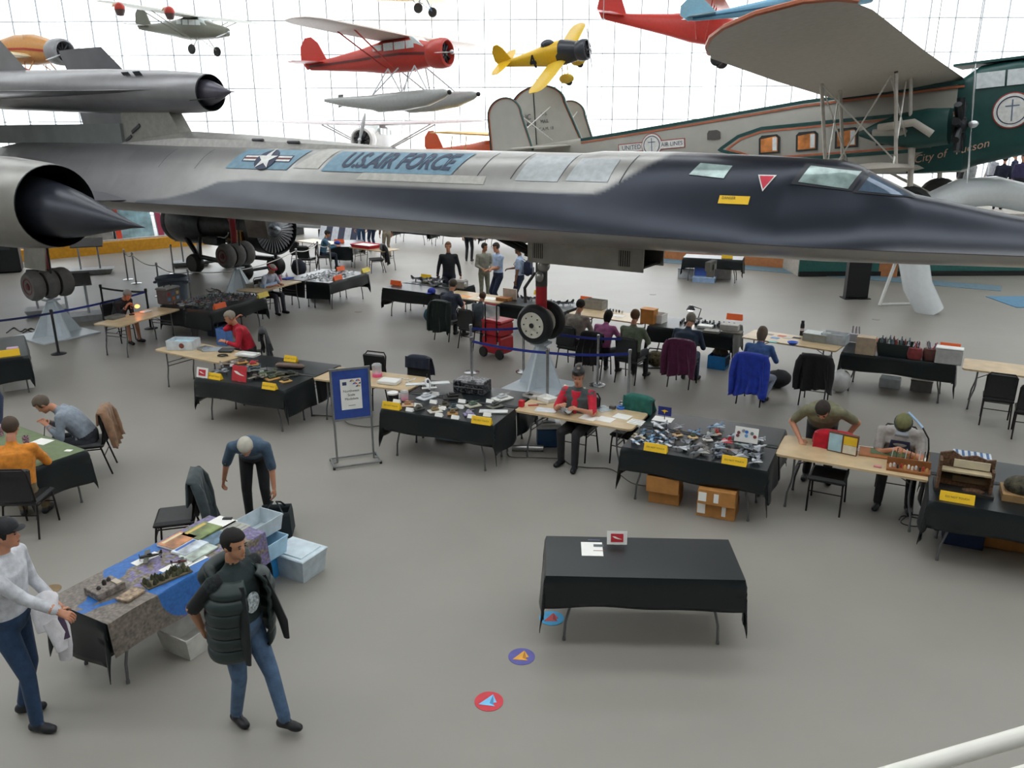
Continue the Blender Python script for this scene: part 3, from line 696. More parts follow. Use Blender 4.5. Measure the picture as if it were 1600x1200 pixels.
        capsule(mb, lab, 3, an + Vector((0, 0, -.045)) - fd * .04 * S, an + Vector((0, 0, -.05)) + fd * .13 * S, .043 * S, .036 * S, 10); capsule(mb, lab, 3, an + Vector((0, 0, -.02)), an + Vector((0, 0, -.04)), .045 * S, .045 * S)
        capsule(mb, lab, 3, an + Vector((0, 0, -.05)) + fd * .07 * S, an + Vector((0, 0, -.055)) + fd * .11 * S, .045 * S, .04 * S)
    # one continuous skin
    me0 = mb.mesh('body_source', SK, 0); tmp = link('tmp', me0); rm = tmp.modifiers.new('r', 'REMESH'); rm.mode = 'VOXEL'; rm.voxel_size = voxel; rm.use_smooth_shade = True
    sm = tmp.modifiers.new('s', 'SMOOTH'); sm.factor = .5; sm.iterations = 3
    dg = bpy.context.evaluated_depsgraph_get(); ev = bpy.data.meshes.new_from_object(tmp.evaluated_get(dg)); bpy.data.objects.remove(tmp)
    nv = len(ev.vertices); co = np.empty(nv * 3, np.float32); ev.vertices.foreach_get('co', co); co = co.reshape(-1, 3)
    fc = [tuple(p.vertices) for p in ev.polygons]
    src = np.array(mb.v, np.float32); lb = np.array(lab)
    kd = kdtree.KDTree(len(src))
    for i, p in enumerate(src): kd.insert(p, i)
    kd.balance()
    fm = [int(lb[kd.find(co[list(q)].mean(0))[1]]) for q in fc]
    FA = np.array([q if len(q) == 4 else (*q, q[-1]) for q in fc]); oh = np.eye(5)[np.array(fm)]
    for _ in range(4):                  # even out the garment edges
        acc = np.zeros((nv, 5)); cn = np.zeros((nv, 1))
        for k in range(4): np.add.at(acc, FA[:, k], oh); np.add.at(cn, FA[:, k], 1)
        oh = np.eye(5)[((acc / np.maximum(cn, 1))[FA].sum(1)).argmax(1)]
    fm = [int(k) for k in oh.argmax(1)]
    b2 = MB(); b2.add([tuple(p) for p in co.tolist()], fc); b2.m = fm; b2.mi = 0
    for pts, rr in hd_fin: b2.tube(pts, [r * S for r in rr], 7)
    bpy.data.meshes.remove(ev); bpy.data.meshes.remove(me0)
    b2.build('body', mats, o, 0).data.polygons.foreach_set('use_smooth', [True] * len(b2.f))
    # face
    T = Tr(hc) @ Q @ Matrix.Scale(S, 4)
    ey = MB()
    for sx in (-1, 1): ey.ell(T @ Vector((sx * .031, .087, .006)), (.011 * S, .006 * S, .006 * S), Q, 8, 6)
    ey.build('eyes', mat('eye_dark', '2a201c', .3), o); MB().ell(T @ Vector((0, .094, -.065)), (.022 * S, .006 * S, .005 * S), Q, 8, 6).build('mouth', mat('lips', '9a5a50', .5), o)
    for sx in (-1, 1): MB().ell(T @ Vector((sx * .032, .088, .026)), (.018 * S, .006 * S, .004 * S), Q, 8, 4).build('eyebrow', mat('hair_' + hair, hair, .8), o)
    # hair
    hm = mat('hair_' + hair, hair, .75, var=.25, scale=60, bump=.5)
    if hairstyle != 'bald':
        nu, nv_ = 26, 16; hv = []; fz = -.02 if hairstyle != 'long' else -.09
        for j in range(nv_ + 1):
            ph = math.pi * j / nv_ - math.pi / 2
            for k in range(nu):
                a = k * math.tau / nu; d = Vector((math.cos(ph) * math.cos(a), math.cos(ph) * math.sin(a), math.sin(ph)))
                r = Vector((d.x * .088, d.y * .108 - .008, d.z * .102 + .034)); front = d.y
                low = -.075 if front < -.1 else (-.03 if front < .45 else .055)
                if hairstyle == 'long': low = -.17 if front < .1 else (-.05 if front < .5 else .06)
                if r.z < low: r = Vector((r.x * (.97 if hairstyle == 'long' else .82), r.y * (.97 if hairstyle == 'long' else .82), max(r.z, low) if hairstyle != 'long' else low)); 
                if hairstyle == 'long' and front < .1 and d.z < 0: r = Vector((d.x * .095 if abs(d.x) > .2 else d.x * .1, d.y * .108 - .01, .034 + d.z * .22))
                r *= 1 + .05 * noise.noise((r.x * 40, r.y * 40, r.z * 40)); hv.append(T @ r)
        MB().loft([hv[j * nu:(j + 1) * nu] for j in range(nv_ + 1)]).build('hair', hm, o, 1.5)
    o['_T'] = 0; del o['_T']
    if hat == 'cap':
        cm = fab('222428'); MB().ell(T @ Vector((0, -.005, .06)), (.092 * S, .112 * S, .075 * S), Q, 16, 8).build('cap', cm, o); MB().ell(T @ Vector((0, .105, .045)), (.066 * S, .045 * S, .008), Q, 14, 4).build('cap_brim', cm, o)
    return o, T, Nk, (rt, fw, up2)
SEAT = .53
def seated(x, y, h, label, hands=((.16, .42, .79), (-.16, .42, .79)), **k):
    d = dict(hip=SEAT, lean=10, bend=12, head=(18, 0), feet=((.13, .44), (-.13, .44)), knee=(0, .35, 1)); d.update(k)
    return person(x, y, h, label, hands=hands, **d)
# ---------------------------------------------------------------- who is there
def gx(px, py, z=0): q = G(px, py, z); return q.x, q.y
# foreground: two men walking past
o, T, Nk, ax = person(*gx(396, 1132), -30, 'man in dark green padded vest and jeans walking in the foreground', S=1.0, hip=.955, lean=-3, bend=3, head=(6, 4),
    hands=((.20, -.22, .98), (-.12, -.24, .95)), feet=((.04, -.14), (-.08, .30)), feetz=(0, .0), top='1f2d2e', under='111316', sleeve='under_short', legs='4d6684', shoes='17181b', hair='15120f', skin=mat('light_tan_skin', 'bd8a6a', .55, var=.05), bulk=1.22, voxel=.012, knee=(0, 1, .1))
vest = mat('padded_nylon', '22302f', .42, var=.12, scale=10)
rt, fw, up = ax
def vfn(u, v):                          # quilted shell, open at the front
    a = RAD(112 + 316 * u); z = .78 + v * .66; i = v * 6
    rr = lerp(v, [(0, .235), (.3, .24), (.75, .245), (.9, .21), (1, .14)]) + .020 * abs(math.sin(math.pi * i)) ** .6
    return (rr * 1.06 * math.cos(a), rr * .84 * math.sin(a) - .005 + v * .05, z)
MB().grid(vfn, 40, 54).build('padded_vest', vest, o, 2, solid=.03)
b = MB()
for k in range(2):
    b.tube([(.17 * math.cos(a) , .10 * math.sin(a) - .05, 1.43 + .03 * k + (.05 if math.sin(a) < 0 else -.02)) for a in [RAD(130 + 280 * q / 14) for q in range(15)]], .05, 10, flat=.7)
b.ell((0, -.19, 1.40), (.19, .10, .12)).build('hood', vest, o, 1)
for sx in (-1, 1): MB().tube([(sx * .11, .19, 1.42), (sx * .15, .23, 1.2), (sx * .19, .27, .98), (sx * .2, .28, .82)], [.03, .045, .05, .03], 8, flat=.5).build('vest_flap', mat('vest_lining', '151a1c', .6), o, 1)
MB().ell((.0, .165, 1.22), (.07, .012, .09)).build('shirt_print', mat('shirt_print', 'b9c2c4', .6, var=.4, scale=40), o)
o, T, Nk, ax = person(*gx(50, 1124), 2, 'man in white sweater, jeans and black cap walking in at left', S=1.03, hip=.985, lean=5, bend=2, head=(0, 10),
    hands=((.12, .48, 1.10), (-.20, .26, 1.02)), feet=((.14, .13), (-.10, -.10)), top='c9cbd0', legs='27405f', shoes='202227', hair='15130f', hat='cap', voxel=.013, bulk=1.14)
j = thing('jacket', 'white jacket with purple lining carried over an arm by the walking man', 'jacket', tuple(o.location), 2 - 90)
jm = mat('fabric_white_fleece', 'd5d3d6', .85, var=.1, scale=12, bump=.3); jp = mat('fabric_purple', '3d2b45', .8)
MB().tube([(-.20, .20, 1.06), (-.10, .26, 1.10), (.02, .30, 1.06), (.10, .34, .92)], [.06, .09, .10, .07], 12, flat=.7).build('bundle', jm, j, 1.2)
MB().tube([(-.08, .30, 1.02), (-.05, .36, .85), (-.02, .38, .70), (0, .38, .58)], [.07, .075, .065, .05], 10, flat=.6).build('sleeve', jm, j, 1.2)
MB().tube([(.08, .36, 1.0), (.10, .42, .88), (.12, .44, .76)], [.06, .07, .05], 10, flat=.6).build('sleeve', jm, j, 1.2)
MB().tube([(-.02, .36, 1.03), (.04, .42, .93), (.09, .47, .84)], [.035, .04, .03], 8, flat=.6).build('lining', jp, j, 1.2)
# bending man with the bag
o, T, Nk, ax = person(*gx(408, 814), -80, 'grey-haired man in blue shirt bending down beside the chair', lean=44, bend=30, head=(22, 0), hands=((.34, .22, .70), (-.27, .40, .44)), side=-4, feet=((.13, .0), (-.12, .05)),
    top='43586c', legs='141518', shoes='151515', sleeve='half', hair='b9b4a6', voxel=.014, bulk=1.06)
p = o.location; a = RAD(-83 - 90); bx = p.x + (-.27) * math.cos(a) - .42 * math.sin(a); by = p.y + (-.27) * math.sin(a) + .42 * math.cos(a)
bag = thing('tote_bag', 'black tote bag held by the bending man in blue', 'bag', (bx, by, 0), -83)
bm_ = mat('bag_black', '1b262b', .7, var=.1)
MB().loft([[(sx * w, sy * d, z) for sx, sy in ((-1, -1), (1, -1), (1, 1), (-1, 1))] for w, d, z in ((.11, .17, .02), (.13, .19, .05), (.12, .18, .30), (.12, .17, .36))], caps=False).add([(-.11, -.17, .02), (.11, -.17, .02), (.11, .17, .02), (-.11, .17, .02)], [(0, 3, 2, 1)]).build('bag_body', bm_, bag, .5, solid=.012)
for sy in (-.1, .1): MB().tube([(-.11, sy, .35), (-.06, sy * .6, .42), (.0, sy * .2, .455), (.06, sy * .6, .42), (.11, sy, .35)], .011, 6).build('handle', bm_, bag)
# chair beside the aerial photo table, with a grey coat
cx, cy = gx(275, 806, .46); chair(cx, cy, 195, 'black banquet chair with grey coat beside the aerial photo table')
jacket(cx, cy, 195, 'long dark grey coat over the chair by the aerial photo table', '3a4446', .72, .30, .5, 1.2, seed=3)
# the two men at the green mat
cx, cy = gx(42, 775, .46); chair(cx, cy, 92, 'black banquet chair of the man in the orange shirt')
seated(cx - .10, cy + .02, 106, 'man in orange shirt seated with his back turned at the left edge', top='dd8a2c', legs='77684c', hair='4a3c30', lean=4, bend=8, bulk=1.3, S=1.06, head=(12, 0), hands=((.2, .46, .80), (-.2, .46, .80)), voxel=.014)
cx, cy = gx(140, 690, .46); chair(cx, cy, 197, 'black banquet chair of the man writing at the green mat')
seated(cx, cy, 200, 'man in grey sweatshirt bent writing at the green mat', top='8b95a0', legs='33363c', hair='5e5348', lean=24, bend=22, head=(28, 0), hands=((.10, .50, .80), (-.12, .46, .80)), voxel=.014, bulk=1.25, S=1.04)
jacket(cx, cy, 197, 'tan brown jacket over the chair of the man writing', '8a6a50', .52, .2, .46, 1.3, seed=4)
person(*gx(-14, 668), 60, 'person in jeans and white shoes cut off by the left edge', top='4a4a55', legs='3a4660', shoes='c9c9cc', hair='3a3028', feet=((.14, .08), (-.1, 0)))
# row towards the left
cx, cy = gx(186, 503, .46); chair(cx, cy, -25, 'chair of the man bent under the orange lamp')
seated(cx, cy, -25, 'man in black jacket and red shirt bent under the orange lamp', top='23252b', legs='4a3c38', shorts=True, shoes='1e1e20', hair='8a8580', lean=18, bend=20, head=(24, 0), hands=((.08, .40, .86), (-.08, .40, .86)), bulk=1.12)
a = RAD(-25 - 90)
cx, cy = gx(392, 553, .46); chair(cx, cy, 196, 'chair of the lady in red, draped with a dark jacket')
seated(cx - .02, cy - .02, 205, 'lady in red sweater holding a phone to her ear', top='b5162c', legs='2c2a30', hair='8e8577', hairstyle='short', lean=12, bend=14, head=(10, 12), hands=((.09, .19, 1.17), (-.16, .44, .80)), bulk=1.22, S=1.05, elbow=((.35, .45, -1.2), (-.6, -.5, -.6)))
jacket(cx, cy, 196, 'dark grey jacket over the chair of the lady in red', '2e3134', .5, .2, .5, 1.15, sleeves=False, seed=5)
cx, cy = gx(418, 462, .46); chair(cx, cy, -40, 'chair of the lady with the red headband')
o, T, Nk, ax = seated(cx, cy, -30, 'lady in pale grey tee with red headband at a plywood table', top='b9bfd0', legs='3a3a44', hair='a8a298', sleeve='short', head=(22, 0))
MB().tube([T @ Vector((.096 * math.cos(t), .118 * math.sin(t) - .004, .055)) for t in [k * math.tau / 20 for k in range(21)]], .018, 8).build('headband', fab('c0203c'), o)
cx, cy = gx(505, 400, .46); chair(cx, cy, 15, 'chair of the man in plaid shirt')
seated(cx, cy, 12, 'man in blue plaid shirt and dark cap seated under the fuselage', top='47708a', legs='202636', hair='3a3028', hat='cap', lean=8, bend=8, hands=((.12, .5, .80), (-.18, .48, .80)), head=(12, 0))
cx, cy = gx(588, 405, .46); chair(cx, cy, 200, 'chair with black jacket beside the red tray')
jacket(cx, cy, 200, 'black jacket over the chair beside the red tray', '1a1a1e', .62, .2, .46, 1.2, seed=6)
for i, (px, py, hh) in enumerate(((468, 396, 60), (480, 404, 75))):
    chair(*gx(px, py, .46), hh, ['empty dark chair at the pale table behind the jet engine', 'second empty dark chair nearer the white rope posts'][i])
person(*gx(606, 402), 120, 'person in tan trousers with brown bag beyond the pale table', top='6f4a3a', legs='9a8f7c', hair='4a3a30')
for i, (px, lg) in enumerate(((566, '3a567c'), (583, '2c3c58'))): person(*gx(px, 392), 100 + 30 * i, ['person in blue jeans beyond the striped board', 'second person in darker jeans beyond the striped board'][i], top=['6a6f78', '3a3f48'][i], legs=lg, hair='3a3028')
# standing group
person(*gx(703, 481), -88, 'man in dark V-neck sweater standing with hands behind his back', top='15171c', legs='1a1e2c', hair='6a4e38', hands=((.33, -.02, .82), (-.33, -.02, .82)), S=1.03, bulk=1.05)
sx_, sy_ = gx(703, 481)
person(*gx(757, 476), -70, 'young person in grey camouflage uniform beside two cadets', top='8b8a7c', legs='84836f', shoes='5a5246', hair='2a221c', S=.93, hands=((.12, .22, 1.05), (-.12, .22, 1.05)), head=(5, 30), skin=mat('tan_skin', 'a8714f', .55))
person(*gx(779, 482), -150, 'cadet in light blue shirt and navy trousers with folded arms', top='aabdd8', legs='1d2740', hair='2a221c', sleeve='short', hands=((-.05, .24, 1.12), (.05, .26, 1.08)), S=1.03, head=(15, 10))
o, T, Nk, ax = person(*gx(812, 487), 165, 'cadet in light blue shirt wearing a navy backpack', top='aabdd8', legs='1d2740', hair='1a1614', sleeve='short', skin=mat('brown_skin', '7a5138', .55), hands=((.22, .32, 1.12), (-.24, .05, .86)))
bp = thing('backpack', 'navy backpack worn by the cadet in light blue', 'backpack', (o.location.x, o.location.y, 0), 165 - 90)
MB().box((0, -.24, 1.2), (.30, .17, .42), bev=.06).build('pack', fab('1c2640'), bp, 1); MB().box((0, -.34, 1.12), (.22, .06, .2), bev=.03).build('pocket', fab('1c2640'), bp, 1)
for s_ in (-1, 1): MB().tube([(s_ * .10, -.16, 1.36), (s_ * .12, .02, 1.46), (s_ * .13, .13, 1.3), (s_ * .12, .0, 1.08), (s_ * .10, -.16, 1.05)], .016, 6, flat=.5).build('strap', fab('141a2c'), bp)
person(*gx(733, 408), 80, 'dark-clothed person standing behind the man in dark sweater', top='3a3d38', legs='191b22', hair='2a2420')
# builders of the middle row, seen from behind
def backrow(px, py, hh, clab, plab, dx=0, **k):
    cx, cy = gx(px, py, .46); chair(cx, cy, hh, clab); return seated(cx + dx, cy, hh, plab, **k), cx, cy
(_, cx, cy) = backrow(700, 500, 57, 'chair of the man in dark tee, draped with a green coat', 'man in dark tee seated beside a small boy', top='3c4152', legs='23252a', hair='4f453c', sleeve='short', bulk=1.25, lean=8, S=1.05, head=(18, 10))
jacket(cx, cy, 57, 'dark green coat over the chair of the man in dark tee', '1c2a26', .7, .2, .52, 1.15, seed=7)
cx, cy = gx(738, 512, .46); chair(cx, cy, 55, 'chair of the small boy beside the red tool cart')
seated(cx + .12, cy, 60, 'small boy in grey jacket seated by the red tool cart', top='4f5a62', legs='5a5c58', hair='5a4030', S=.86, hip=.54, hands=((.14, .36, .80), (-.1, .36, .80)), feet=((.1, .32), (-.1, .3)))
(_, cx, cy) = backrow(893, 540, 57, 'chair of the person in the grey hoodie', 'person in grey hoodie seated behind the nose wheel', top='8f867c', legs='2a2c33', hair='201a17', dx=.05, lean=8, S=1.05, bulk=1.22, head=(20, 5))
(oo, cx, cy) = backrow(933, 553, 57, 'chair with black coat beside the girl in pink', 'girl in pink top with long black hair', dx=.10, top='b56a9a', legs='26262c', hair='14110f', hairstyle='long', S=.95, lean=8, bulk=1.1, head=(16, 0))
jacket(cx, cy, 57, 'black coat over the chair of the girl in pink', '1c1a1c', .62, .2, .46, 1.15, seed=8, sleeves=False)
(_, cx, cy) = backrow(986, 560, 58, 'chair of the brown-haired person in green tee', 'brown-haired person in green tee seen from behind', top='6f7a64', legs='2c2e33', hair='6b4c34', S=1.03, lean=2, bend=6, bulk=1.15, head=(8, 0))
(_, cx, cy) = backrow(1068, 566, 60, 'chair of the man under the desk lamp', 'bald-topped man in navy shirt working under the desk lamp', top='27364a', legs='303f58', hair='8b8478', bulk=1.3, S=1.05, lean=10, head=(22, 0))
jacket(cx, cy, 60, 'plum coloured jacket over the chair of the man at the desk lamp', '5b1f42', .66, .25, .5, 1.25, seed=9)
(_, cx, cy) = backrow(1178, 590, 58, 'chair of the woman in the blue top', 'woman in blue top with shoulder-length grey-brown hair', top='4668a0', legs='8b93a6', hair='6e5f50', hairstyle='long', S=1.0, bulk=1.15, lean=4, head=(14, 0), feet=((.16, .1), (-.13, .44)), dx=.03)
jacket(cx, cy, 58, 'bright blue jacket over the chair of the woman in blue', '2742b4', .72, .25, .52, 1.25, seed=10)
cx, cy = gx(1275, 592, .46); chair(cx, cy, 60, 'empty chair with black jacket left of the basket table')
jacket(cx, cy, 60, 'black jacket over the empty chair left of the basket table', '161418', .6, .2, .5, 1.25, seed=11)
chair(*gx(1560, 620, .46), 60, 'empty black chair at the right edge in the middle row')
chair(*gx(1612, 640, .46), 60, 'black chair cut off by the right edge')
# near row
cx, cy = gx(576, 596, .46); chair(cx, cy, -112, 'empty black chair behind the blue poster stand')
cx, cy = gx(645, 606, .46); chair(cx, cy, -112, 'chair with a navy jacket behind the plywood table')
jacket(cx, cy, -112, 'navy plaid jacket over the chair behind the plywood table', '1b2233', .3, .2, .46, 1.05, sleeves=False, seed=12)
cx, cy = gx(905, 668, .46); chair(cx, cy, -118, 'chair of the man in side cap and red shirt')
o, T, Nk, ax = seated(cx, cy, -118, 'man in black side cap, grey vest and red shirt reading papers', top='4b5354', under='c01c34', sleeve='under_short', legs='202023', shoes='15161a', hair='8e7a6c', hairstyle='short', bulk=1.25, S=1.04, lean=3, bend=5, head=(6, 16), hands=((.12, .42, .92), (-.16, .42, .90)), feet=((.10, .42), (-.16, .52)), voxel=.013)
MB().loft([[T @ Vector((w * math.cos(a), d * math.sin(a) - .005, z)) for a in [k * math.tau / 18 for k in range(18)]] for w, d, z in ((.089, .110, .06), (.088, .128, .095), (.066, .136, .125), (.02, .13, .132))]).build('side_cap', mat('cap_leather', '17191b', .4), o, 1)
MB().grid(lambda u, v: (Nk + ax[0] * ((u - .5) * (.15 - .11 * v)) + ax[1] * (.10 + .085 * min(1, v * 1.6) - .02 * (2 * u - 1) ** 2) - ax[2] * (.0 + v * .34)), 6, 10).build('shirt_front', fab('c01c34'), o, 1, solid=.012)
cx, cy = gx(985, 676, .46); chair(cx, cy, -125, 'empty chair with a green jacket by the model jet table')
jacket(cx, cy, -125, 'dark green jacket over the chair by the model jet table', '1f6257', .3, .25, .46, 1.05, sleeves=False, seed=13)
# leaning man and man with visor, right
cx, cy = gx(1295, 742, .46); chair(cx, cy, -118, 'empty chair with a red jacket beside the leaning man')
jacket(cx, cy, -118, 'bright red jacket over the chair beside the leaning man', 'c4142c', .35, .3, .5, 1.1, sleeves=False, seed=14)
q = tb('A5', .42, 1.05, 0)
o, T, Nk, ax = person(q[0], q[1], -112, 'man in olive printed tee leaning on the plywood table', top='77755c', legs='1c1c20', shoes='22252b', hair='2a211b', sleeve='short', lean=50, bend=16, head=(30, -8), hands=((.26, .48, .80), (-.30, .24, .80)), feet=((.14, -.12), (-.14, -.08)), bulk=1.28, S=1.06, voxel=.013, elbow=((.6, -.6, 0), (-.8, -.4, 0)))
cx, cy = gx(1400, 728, .46); chair(cx, cy, -116, 'chair of the man with the magnifier visor')
o, T, Nk, ax = seated(cx, cy, -116, 'stout man in visor and navy apron painting a small model', top='a49f9a', under='2b2c46', legs='2b2a2e', shoes='1a1c20', hair='6a6350', hairstyle='bald', sleeve='short', bulk=1.42, S=1.05, lean=12, bend=20, head=(30, 0), hands=((.09, .50, .86), (-.09, .52, .86)), feet=((.16, .40), (-.2, .36)), voxel=.013)
MB().ell(T @ Vector((0, -.008, .045)), (.092, .112, .085), T.to_3x3().to_4x4(), 16, 10).build('cap', fab('6f6f48'), o)
MB().tube([T @ Vector((.094 * math.cos(t), .114 * math.sin(t), .03)) for t in [k * math.tau / 20 for k in range(21)]], .012, 6).build('visor_band', M_BLACK, o)
MB().box(T @ Vector((0, .14, .0)), (.15, .06, .045), T.to_3x3().to_4x4(), bev=.01).build('magnifier', mat('visor_grey', '8f939a', .3), o)
MB().grid(lambda u, v: (Nk + ax[0] * ((u - .5) * (.22 + .12 * v)) + ax[1] * (.135 + .045 * math.sin(v * 2.6) + .06 * v) - ax[2] * (.06 + v * .42)), 8, 10).build('apron', fab('2b2c46'), o, 1, solid=.01)
MB().ell(Nk + ax[1] * .19 - ax[2] * .22, (.045, .012, .045), None, 10, 6).build('apron_badge', fab('c02030'), o)
# crowd far right, under the trimotor
for i, (px, py, t_, l_, s_, lb) in enumerate(((1512, 308, '9a9c9f', '20222a', 1.05, 'person in grey coat in the far crowd'), (1562, 318, '20263a', '2f5f94', .98, 'person in dark top and blue jeans in the far crowd'), (1590, 322, '38345a', '22242c', 1., 'person in purple at the right edge of the far crowd'), (1500, 300, '1f2026', '1c1d22', 1., 'person in black at the left of the far crowd'), (1545, 296, 'b8bcc8', '2a3350', 1., 'person in pale shirt in the far crowd'), (1578, 292, '27304e', '22222a', 1.02, 'person in navy in the far crowd'))):
    q = A(px, 300, 27.2 + i * .8); person(q.x, q.y, random.uniform(0, 360), lb, top=t_, legs=l_, hair='3a2e26', S=s_, voxel=.03, base=2.0)
# ---------------------------------------------------------------- aircraft hung in the hall
def sring(x, zc, w, h, sq=2.6, n=24, yc=0):
    R = []
    for k in range(n):
        a = k * math.tau / n; c, s = math.cos(a), math.sin(a)
        R.append((x, yc + w * math.copysign(abs(c) ** (2 / sq), c), zc + h * math.copysign(abs(s) ** (2 / sq), s)))
    return R
def fine_st(st, n=4):
    out = []
    for a, b in zip(st, st[1:]):
        for k in range(n):
            t = k / n; t2 = t; out.append(tuple(p + (q - p) * t2 for p, q in zip(a, b)))
    return out + [st[-1]]
def wing_mb(secs, n=9):
    """airfoil wing along y: (y, x_lead, chord, z, thick)"""
    R = []
    for y, xl, ch, z, t in secs:
        r = [(xl - ch * k / n, y, z + t * (math.sin(math.pi * (k / n) ** .62)) * .75) for k in range(n + 1)] + [(xl - ch * k / n, y, z - t * .25 * math.sin(math.pi * (k / n) ** .62) - .006) for k in range(n - 1, 0, -1)]
        R.append(r)
    return MB().loft(R)
def fin_mb(poly, t=.06):                # polygon in x,z with rounded thickness
    return MB().prism(poly, t, Tr(0, t / 2, 0) @ Rx(90))
def rad_engine(p, x, z, r, o, m_cyl=None, n=9, yc=0):
    e = MB()
    for k in range(n):
        a = k * math.tau / n + .2; d = Vector((0, math.cos(a), math.sin(a)))
        e.tube([Vector((x, yc, z)) + d * r * .3, Vector((x, yc, z)) + d * r * .92], r * .13, 8)
    e.lathe([(.02, .25 * r), (r * .22, .2 * r), (r * .32, 0), (r * .32, -.2 * r)], 14, Tr(x, yc, z) @ Ry(90))
    return e.build('engine', m_cyl or mat('engine_black', '2c2e32', .4, .5), p)
def prop(p, x, z, R_, ang, m, yc=0, nb=2):
    for k in range(nb):
        a = RAD(ang + 360 * k / nb); d = Vector((0, math.cos(a), math.sin(a)))
        MB().tube([Vector((x, yc, z)) + d * .05, Vector((x, yc, z)) + d * R_ * .4, Vector((x, yc, z)) + d * R_ * .8, Vector((x, yc, z)) + d * R_], [.05, .10, .085, .03], 8, flat=.25).build('propeller_blade', m, p)
    MB().ell((x + .03, yc, z), (.12, .09, .09)).build('propeller_hub', m, p)
def wheel(p, x, y, z, r, w=.09, m=None, name='wheel'):
    return MB().lathe([(r * .3, -w), (r * .85, -w), (r, -w * .4), (r, w * .4), (r * .85, w), (r * .3, w)], 22, Tr(x, y, z) @ Rx(90)).build(name, m or M_RUBBER, p)
def light_plane(label, name, pos, h, pitch=0, roll=0, sc_=1, col='b8352c', wing='high', wcol=None, tcol=None, gear='wheels', eng='radial', span=5.2, chord=1.7, cowl=None, glass_=True, prop_col='c8ccd0', trim=None, cat='airplane', spinner=False, propang=20, cables=True, strut=None, slim=1.):
    o = thing(name, label, cat, pos, 0, 'aircraft hung in the hall')
    o.matrix_basis = Tr(pos) @ Rz(h) @ Ry(-pitch) @ Rx(roll) @ Matrix.Scale(sc_, 4) @ Matrix.Diagonal((1, slim, slim, 1))
    m = mat('dope_' + col, col, .4, var=.04); wm = mat('dope_' + (wcol or col), wcol or col, .45, var=.04); tm = mat('dope_' + (tcol or col), tcol or col, .4, var=.04)
    st = [(2.0, -.1, .42, .44), (1.4, -.05, .52, .55), (.6, .0, .56, .68), (-.5, .0, .52, .66), (-1.6, -.02, .4, .48), (-3.2, -.02, .22, .3), (-4.7, .0, .07, .16)]
    MB().loft([sring(*q) for q in fine_st(st)]).build('fuselage', m, o, .8)
    if eng == 'radial':
        cm = mat('dope_' + (cowl or col), cowl or col, .35, var=.03)
        MB().lathe([(.50, -.05), (.56, .1), (.60, .5), (.56, .75), (.47, .80), (.44, .74), (.44, .2), (.02, .15)], 28, Tr(1.85, 0, -.1) @ Ry(90), caps=False).build('cowling', cm, o, .6)
        rad_engine(o, 2.45, -.1, .44, o); prop(o, 2.78, -.1, 1.25, propang, mat('propeller', prop_col, .3, .6), nb=2)
    elif eng == 'inline':
        MB().loft([sring(*q) for q in fine_st([(2.0, -.1, .42, .44), (2.6, -.12, .34, .36), (3.1, -.15, .2, .24)])]).build('cowling', mat('dope_' + (cowl or col), cowl or col, .4), o, .8)
        prop(o, 3.15, -.15, 1.1, propang, mat('propeller', prop_col, .3, .6))
    zw = {'high': .66, 'para': 1.0, 'low': -.35, 'bi': .95}[wing]
    for zz, sp in ([(zw, span)] if wing != 'bi' else [(zw, span), (-.45, span * .9)]):
        for sd in (-1, 1):
            wing_mb([(0, .95, chord, zz, .2), (sd * sp * .5, .93, chord, zz + .08, .19), (sd * sp * .86, .85, chord * .92, zz + .15, .14), (sd * sp * .96, .65, chord * .7, zz + .17, .09), (sd * sp, .3, chord * .35, zz + .17, .04)]).build('wing', wm, o, .6)
    sm = mat('strut_' + (strut or col), strut or col, .4)
    for sd in (-1, 1):
        if wing in ('high', 'para'):
            for xa in (.45, -.35): MB().tube([(xa * .5, sd * .5, -.5), (xa, sd * span * .52, zw + .05)], .035, 6).build('wing_strut', sm, o)
        if wing == 'bi':
            for xa in (.6, -.4): MB().tube([(xa - .2, sd * span * .62, -.4), (xa, sd * span * .62, zw)], .03, 6).build('wing_strut', sm, o)
            MB().tube([(.5, sd * .35, .45), (.5, sd * .5, zw)], .03, 6).build('cabane_strut', sm, o)
        if wing == 'para': MB().tube([(.3, sd * .4, .5), (.3, sd * .4, zw)], .03, 6).build('cabane_strut', sm, o)
    fin_mb([(-3.7, .15), (-4.15, .95), (-4.5, 1.22), (-4.85, 1.2), (-5.15, .85), (-5.2, .3), (-4.9, -.12), (-4.6, -.1)]).build('fin', tm, o, .3)
    for sd in (-1, 1): wing_mb([(0, -3.75, 1.2, .12, .07), (sd * 1.0, -3.95, 1.05, .12, .06), (sd * 1.45, -4.2, .6, .12, .03)]).build('tailplane', tm, o, .6)
    if glass_:
        g = mat('cabin_glass', 'd5dfe0', .08, var=.05)
        for sd in (-1, 1):
            for x0, x1 in ((.95, 1.3), (.35, .88), (-.2, .28), (-.75, -.3)):
                MB().box(((x0 + x1) / 2, sd * .52, .33), (x1 - x0, .06, .30 if x0 > -.5 else .22)).build('cabin_window', g, o, 0)
        MB().prism([(1.35, .2), (1.75, .2), (1.2, .62), (1.05, .62)], .86, Tr(0, .43, 0) @ Rx(90)).build('windshield', g, o, .3)
